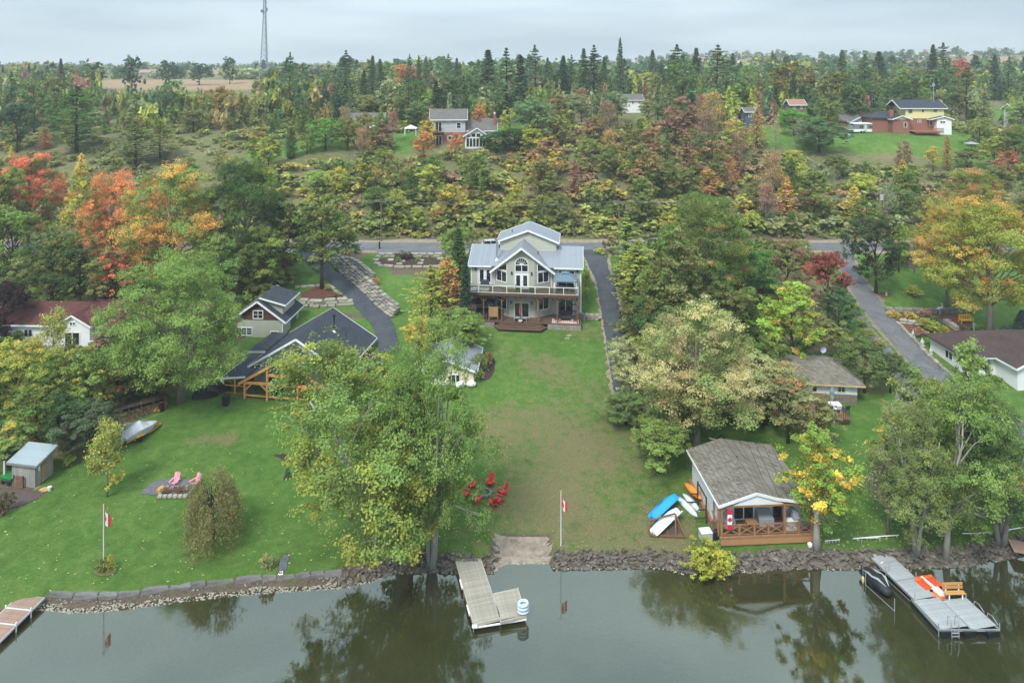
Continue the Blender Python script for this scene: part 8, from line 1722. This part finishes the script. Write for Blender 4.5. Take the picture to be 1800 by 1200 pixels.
def pvc(name, label, pix, r_=.045, z=.2):
    L_ = resample(smooth([G(*p) for p in pix], 2), 24); t = thing(name, label, 'pipe', (0, 0, 0)); MB().tube([(p.x, p.y, Hs(p.x, p.y) + z) for p in L_], r_, 6).build('pipe_run', WHITE, t)
    for p in L_[2:-1:5]: MB().tube([(p.x, p.y, Hs(p.x, p.y)), (p.x, p.y, Hs(p.x, p.y) + z)], .03, 5).build('pipe_stake', WHITE, t)
pvc('white_pipe', 'white pipe laid over the lawn at the right edge', [(1692, 941), (1740, 940), (1800, 930), (1840, 922)]); pvc('white_pipe', 'white pipe laid over the lawn behind the grey dock', [(1500, 950), (1545, 946), (1580, 944)]); pvc('white_pipe', 'short white pipe right of the cottage tree', [(1450, 954), (1476, 952)])
t = thing('folding_rail', 'thin white hand frame at the shore end of the grey dock', 'rail', (s0.x, s0.y + .3, .55)); MB().tube([(-.95, 0, 0), (-.95, 0, .55), (.95, 0, .6), (.95, 0, 0)], .03, 5).build('rail_tube', WHITE, t)
for i, (a_, b_) in enumerate(((1013, 590), (1005, 594))): t = thing('stepping_stone', ['pale flat stone on the lawn, upper of two', 'pale flat stone on the lawn, lower of two'][i], 'stone', G(1000 - i * 3, 590 + i * 5)); inst(BLOCKS[6], 'stone_slab', t, (0, 0, .04), (0, 0, .2), (.8, .45, .12))
t = thing('white_lantern', 'white lamp on the ground at the corner of the cottage deck', 'lamp', G(1424, 960)); MB().tube([(0, 0, 0), (0, 0, .25), (0, 0, .4)], [.2, .24, .05], 10).build('lamp_body', WHITE, t)
t = thing('dock_umbrella_table', 'grey parasol table on the far right hill lawn', 'parasol', G(1708, 270)); MB().tube([(0, 0, 2.6), (0, 0, 3.1)], [1.9, .06], 8, False).build('canopy', M('faded_parasol', '#8d8f8d', .8), t); MB().tube([(0, 0, 0), (0, 0, 3)], .05, 6).build('pole', BARKD, t)
t = thing('teal_chair', 'pale teal plastic chair by the camper trailer', 'chair', G(1494, 243)); MB().box(-.4, .4, -.4, .4, .4, .5).box(-.4, .4, .35, .45, .5, 1.2).build('seat', M('pale_teal', '#8fc9be', .6), t)
for s_ in (-.35, .35): MB().box(s_ - .05, s_ + .05, -.35, .35, 0, .4).build('leg', M('pale_teal', '#8fc9be', .6), t)

# ------------------------------------------------------------------ poles, wires, tower
PW = M('pole_wood', '#6b625a', .9, .2, 2, stretch=(3, 3, .5))
def upole(px, py, top, label, bar_=True):
    p = G(px, py); h = (py - top) * p.y / FPX; t = thing('utility_pole', label, 'utility pole', p); MB().tube([(0, 0, -.3), (0, 0, h)], [.16, .11], 8).build('pole', PW, t)
    if bar_: MB().box(-1.1, 1.1, -.06, .06, h - .6, h - .45).build('crossarm', PW, t)
    for s_ in (-1, 0, 1): MB().tube([(s_, 0, h - .45 if s_ else h), (s_, 0, h - .25 if s_ else h + .2)], .06, 6).build('insulator', GREYT, t)
    return p + Vector((0, 0, h))
tops = [upole(670, 424, 350, 'utility pole beside the parking pad'), upole(1088, 420, 352, 'utility pole behind the white pine at the road'), upole(1551, 404, 335, 'utility pole with a grey transformer above the right road')]
upole(1607, 480, 425, 'leaning pole under the golden maple by the right road', False)
t = thing('transformer', 'grey drum transformer on the right roadside pole', 'transformer', tops[2] + Vector((-.3, -.35, -1.9))); MB().tube([(0, 0, 0), (0, 0, 1.1)], .36, 12).build('drum', M('transformer_grey', '#a9aeb2', .5), t)
ends = [at(-200, 372, 142)] + tops + [at(2050, 345, 146)]
for i, (a, b) in enumerate(zip(ends, ends[1:])):
    for k, o_ in enumerate((-.9, .9)):
        L_ = [a.lerp(b, j / 14) + Vector((o_ * 0, o_ * .4, -.2 - 3.6 * (j / 14) * (1 - j / 14))) for j in range(15)]; t = thing('power_line', ['front', 'rear'][k] + ' overhead wire ' + ['left of the parking pad pole', 'between the parking pad pole and the white pine pole', 'between the white pine pole and the transformer pole', 'right of the transformer pole'][i], 'wire'); MB().tube(L_, .012, 4, False).build('wire', GREYT, t)
# tower on the horizon
TWD = 330; b0 = at(466, 134, TWD); t = thing('lattice_tower', 'tall slender grey steel lattice tower on the left horizon', 'tower', b0); STL = M('tower_steel', '#7f8a92', .5, .1, 1, bmp=0); kx = TWD / FPX; HT = 45.0
def half(z): return (7.6 - 5.2 * min(1, z / 34)) * kx
for i, (sx, sy) in enumerate(((-1, -1), (1, -1), (0, 1.15))):
    MB().tube([(sx * half(z) / 1.0, sy * half(z) * .8, z - 4) for z in (0, 17, 34, HT)], .2, 5).build('tower_leg', STL, t)
mb = MB(); C3 = ((-1, -1), (1, -1), (0, 1.15)); z = 0; n = 0
while z < HT - 2:
    st = 2.0 - .9 * z / HT
    for i in range(3):
        a, b = C3[i], C3[(i + 1) % 3]; h0, h1 = half(z), half(z + st); s_ = n % 2
        A_ = (a[0] * h0, a[1] * h0 * .8, z - 4); B_ = (b[0] * h1, b[1] * h1 * .8, z + st - 4); mb.bar(A_ if s_ else (b[0] * h0, b[1] * h0 * .8, z - 4), B_ if s_ else (a[0] * h1, a[1] * h1 * .8, z + st - 4), .13); mb.bar((a[0] * h1, a[1] * h1 * .8, z + st - 4), (b[0] * h1, b[1] * h1 * .8, z + st - 4), .1)
    z += st; n += 1
o = mb.build('tower_lattice', STL, t); o['kind'] = 'stuff'
MB().tube([(-1.0, -.6, 31.3), (-1.0, -1.4, 31.3)], .75, 14).build('dish_antenna', M('dish_grey', '#5d666c', .5), t); MB().box(.8, 1.2, -.3, .3, 31.2, 33.0).build('panel_antenna', STL, t)
# ------------------------------------------------------------------ loose leaves, grass tufts and floating weed
def leaf_litter(name, n, poly, cols, label, size=.09, z=.05):
    xs0 = [p[0] for p in poly]; ys0 = [p[1] for p in poly]; mb = MB(); k = 0; tr = 0
    while k < n and tr < n * 20:
        tr += 1; px, py = rk.uniform(min(xs0), max(xs0)), rk.uniform(min(ys0), max(ys0))
        if not inpoly(px, py, poly): continue
        d = FPX * (CAMZ - 2.0) / (py - HY); x = (px - CX) * d / FPX; zz = Hs(x, d) + z; a_ = rk.uniform(0, 6.3); s_ = size * rk.uniform(.6, 1.5); c1_, s1_ = math.cos(a_) * s_, math.sin(a_) * s_
        mb.add([(x - c1_, d - s1_, zz), (x + s1_ * .6, d - c1_ * .6, zz + .02), (x + c1_, d + s1_, zz), (x - s1_ * .6, d + c1_ * .6, zz + .01)], [(0, 1, 2, 3)]); k += 1
    struct(mb.build(name, cols), 'stuff', label)
leaf_litter('fallen_leaves', 1100, [(1300, 770), (1620, 770), (1800, 800), (1800, 950), (1450, 945), (1420, 870)], M('pale_fallen_leaf', '#a9a96a', .9, .3, 9), 'pale fallen leaves scattered over the right lawn')
leaf_litter('fallen_leaves', 500, [(640, 880), (960, 800), (1200, 800), (1230, 940), (700, 960)], M('brown_fallen_leaf', '#96824e', .9, .3, 9), 'brown fallen leaves on the central lawn')
leaf_litter('fallen_leaves', 260, [(0, 820), (620, 780), (640, 980), (0, 1030)], M('pale_fallen_leaf', '#a9a96a', .9, .3, 9), 'few fallen leaves on the left lawn')

leaf_litter('fallen_leaves', 420, [(1420, 430), (1500, 430), (1700, 700), (1560, 660)], M('brown_fallen_leaf', '#96824e', .9, .3, 9), 'leaves blown over the long right drive', .1, .13)
leaf_litter('fallen_leaves', 260, [(1020, 445), (1085, 445), (1115, 690), (1070, 690)], M('brown_fallen_leaf', '#96824e', .9, .3, 9), 'leaves blown over the lake house drive', .1, .13)
leaf_litter('fallen_leaves', 500, [(540, 700), (900, 700), (900, 985), (560, 960)], M('yellow_fallen_leaf', '#b5a545', .9, .3, 9), 'yellow leaves dropped under the lakeside maples')
leaf_litter('fallen_leaves', 350, [(1560, 450), (1800, 450), (1800, 545), (1580, 545)], M('gold_fallen_leaf', '#c49a3e', .9, .3, 9), 'golden leaves under the great maple on the right lawn')
